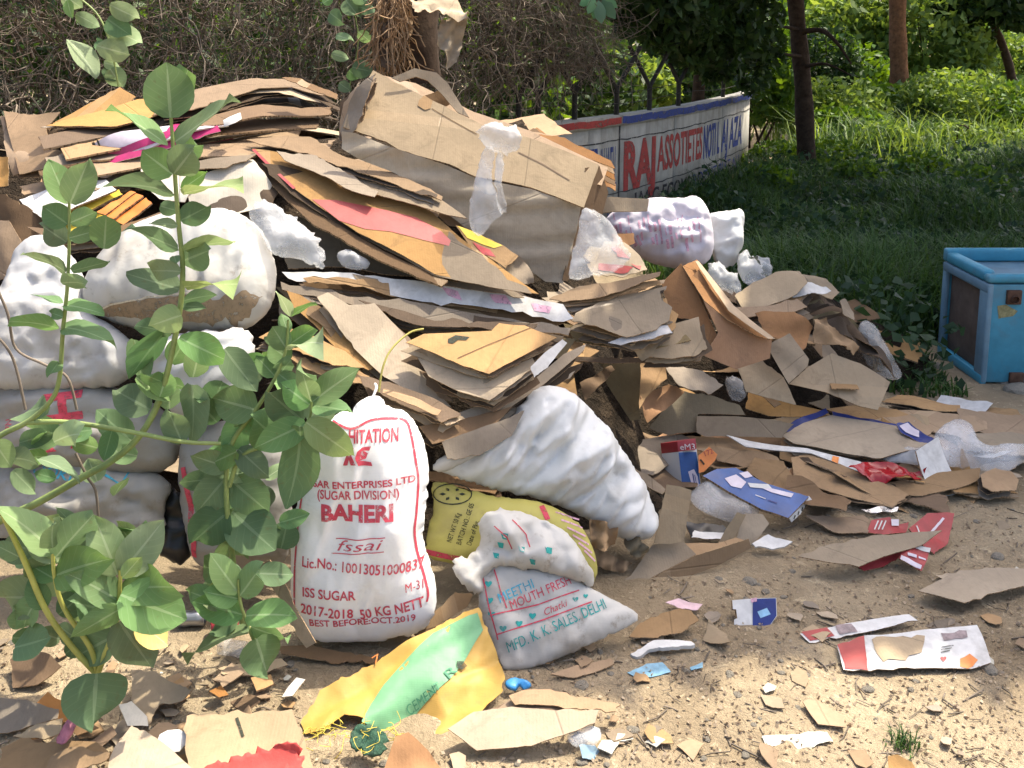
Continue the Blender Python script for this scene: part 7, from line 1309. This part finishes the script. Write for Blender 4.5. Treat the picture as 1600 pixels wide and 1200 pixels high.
def stone(p, k):
    o = link('stone', stones[k % 5], (p[0], p[1], float(gz(p[0], p[1]))+.002)); r = rs.choice([.006, .009, .013, .022], p=[.4, .35, .19, .06]); o.scale = (r*rs.uniform(.8, 1.4), r, r*rs.uniform(.6, 1)); o.rotation_euler = (0, 0, rs.uniform(0, 6))
    tag(o, 'small grey-brown stone lying on the dirt', 'stone', 'small stones on the dirt')
scat(120, stone)
V_, F_ = [], []
parts = []
def crumb_(p, k):
    d = rs.normal(0, 1, 3); d[2] *= .12; d = nz(d); L = rs.uniform(.02, .09); c_ = np.array((p[0], p[1], float(gz(p[0], p[1]))+.006)); parts.append(tube([c_-d*L/2, c_+rs.normal(0, .006, 3)*(1, 1, .3), c_+d*L/2], rs.uniform(.0012, .003), 3))
scat(170, crumb_); V, F = join(parts); o = link('twig_litter', mesh_np('twig_litter', V, F, TWIG)); tag(o, 'bits of twig and straw strewn over the dirt', 'twigs', kind='stuff')
C = []; scat(3600, lambda p, k: C.append((p[0], p[1], float(gz(p[0], p[1]))+.006))); V, F = quads(np.array(C), .012, rs, .85, .7); o = link('crumb_litter', mesh_np('crumb_litter', V, F, F_DRY, smooth=False)); tag(o, 'crumbs of dry leaf and torn paper trodden into the dirt', 'litter', kind='stuff')
for k, (px, py, r) in enumerate([(1425, 560, .06), (1455, 575, .04), (1395, 585, .035), (1480, 562, .05), (1572, 600, .05), (1595, 615, .06)]):
    o = link('rubble', stones[k % 5].copy(), G(px, py)+(0, 0, r*.25)); o.scale = (r*1.4, r, r); tag(o, ['pale chunk of rubble right behind the dark cardboard roll', 'flat pale rubble on the grass edge', 'small rubble at the foot of the dark roll', 'rubble close to the left foot of the cooler', 'rubble in front of the cooler', 'rubble at the right edge in front of the cooler'][k], 'rubble', 'rubble near the cooler')
p = G(1415, 1168); q = np.array([(p[0]+rs.normal(0, .018), p[1]+rs.normal(0, .014)) for _ in range(90)]); V, F = blades(q, rs.uniform(.02, .055, 90), np.full(90, .0018), rs.uniform(.3, 1.2, 90)); o = link('grass_tuft', mesh_np('grass_tuft', V-p, F, F_GRS, smooth=False), p); tag(o, 'small tuft of green grass on the sunny dirt at the bottom right', 'grass tuft')
for k, (x, y, m, lb) in enumerate([(300, 978, m_plain('steel_tin', (.35, .36, .38), .3, .3, 20, metal=.7), 'dented silver tin behind the small milkweed shoot'), (352, 990, RED, 'small red cap behind the small milkweed shoot'), (365, 1025, FILMG, 'clear plastic cup lying before the small milkweed shoot')]):
    p = G(x, y); a = rs.uniform(-.5, .5); d = np.array((math.cos(a), math.sin(a), 0)); rr = [.018, .024, .024, .022, .024, .024, .017]; V, F = tube([p+d*t+(0, 0, .026) for t in (-.0405, -.04, -.015, 0, .015, .04, .0405)], rr, 14); o = link('tin', mesh_np('tin', V-p, F, m), p); tag(o, lb, ['tin', 'cap', 'cup'][k])
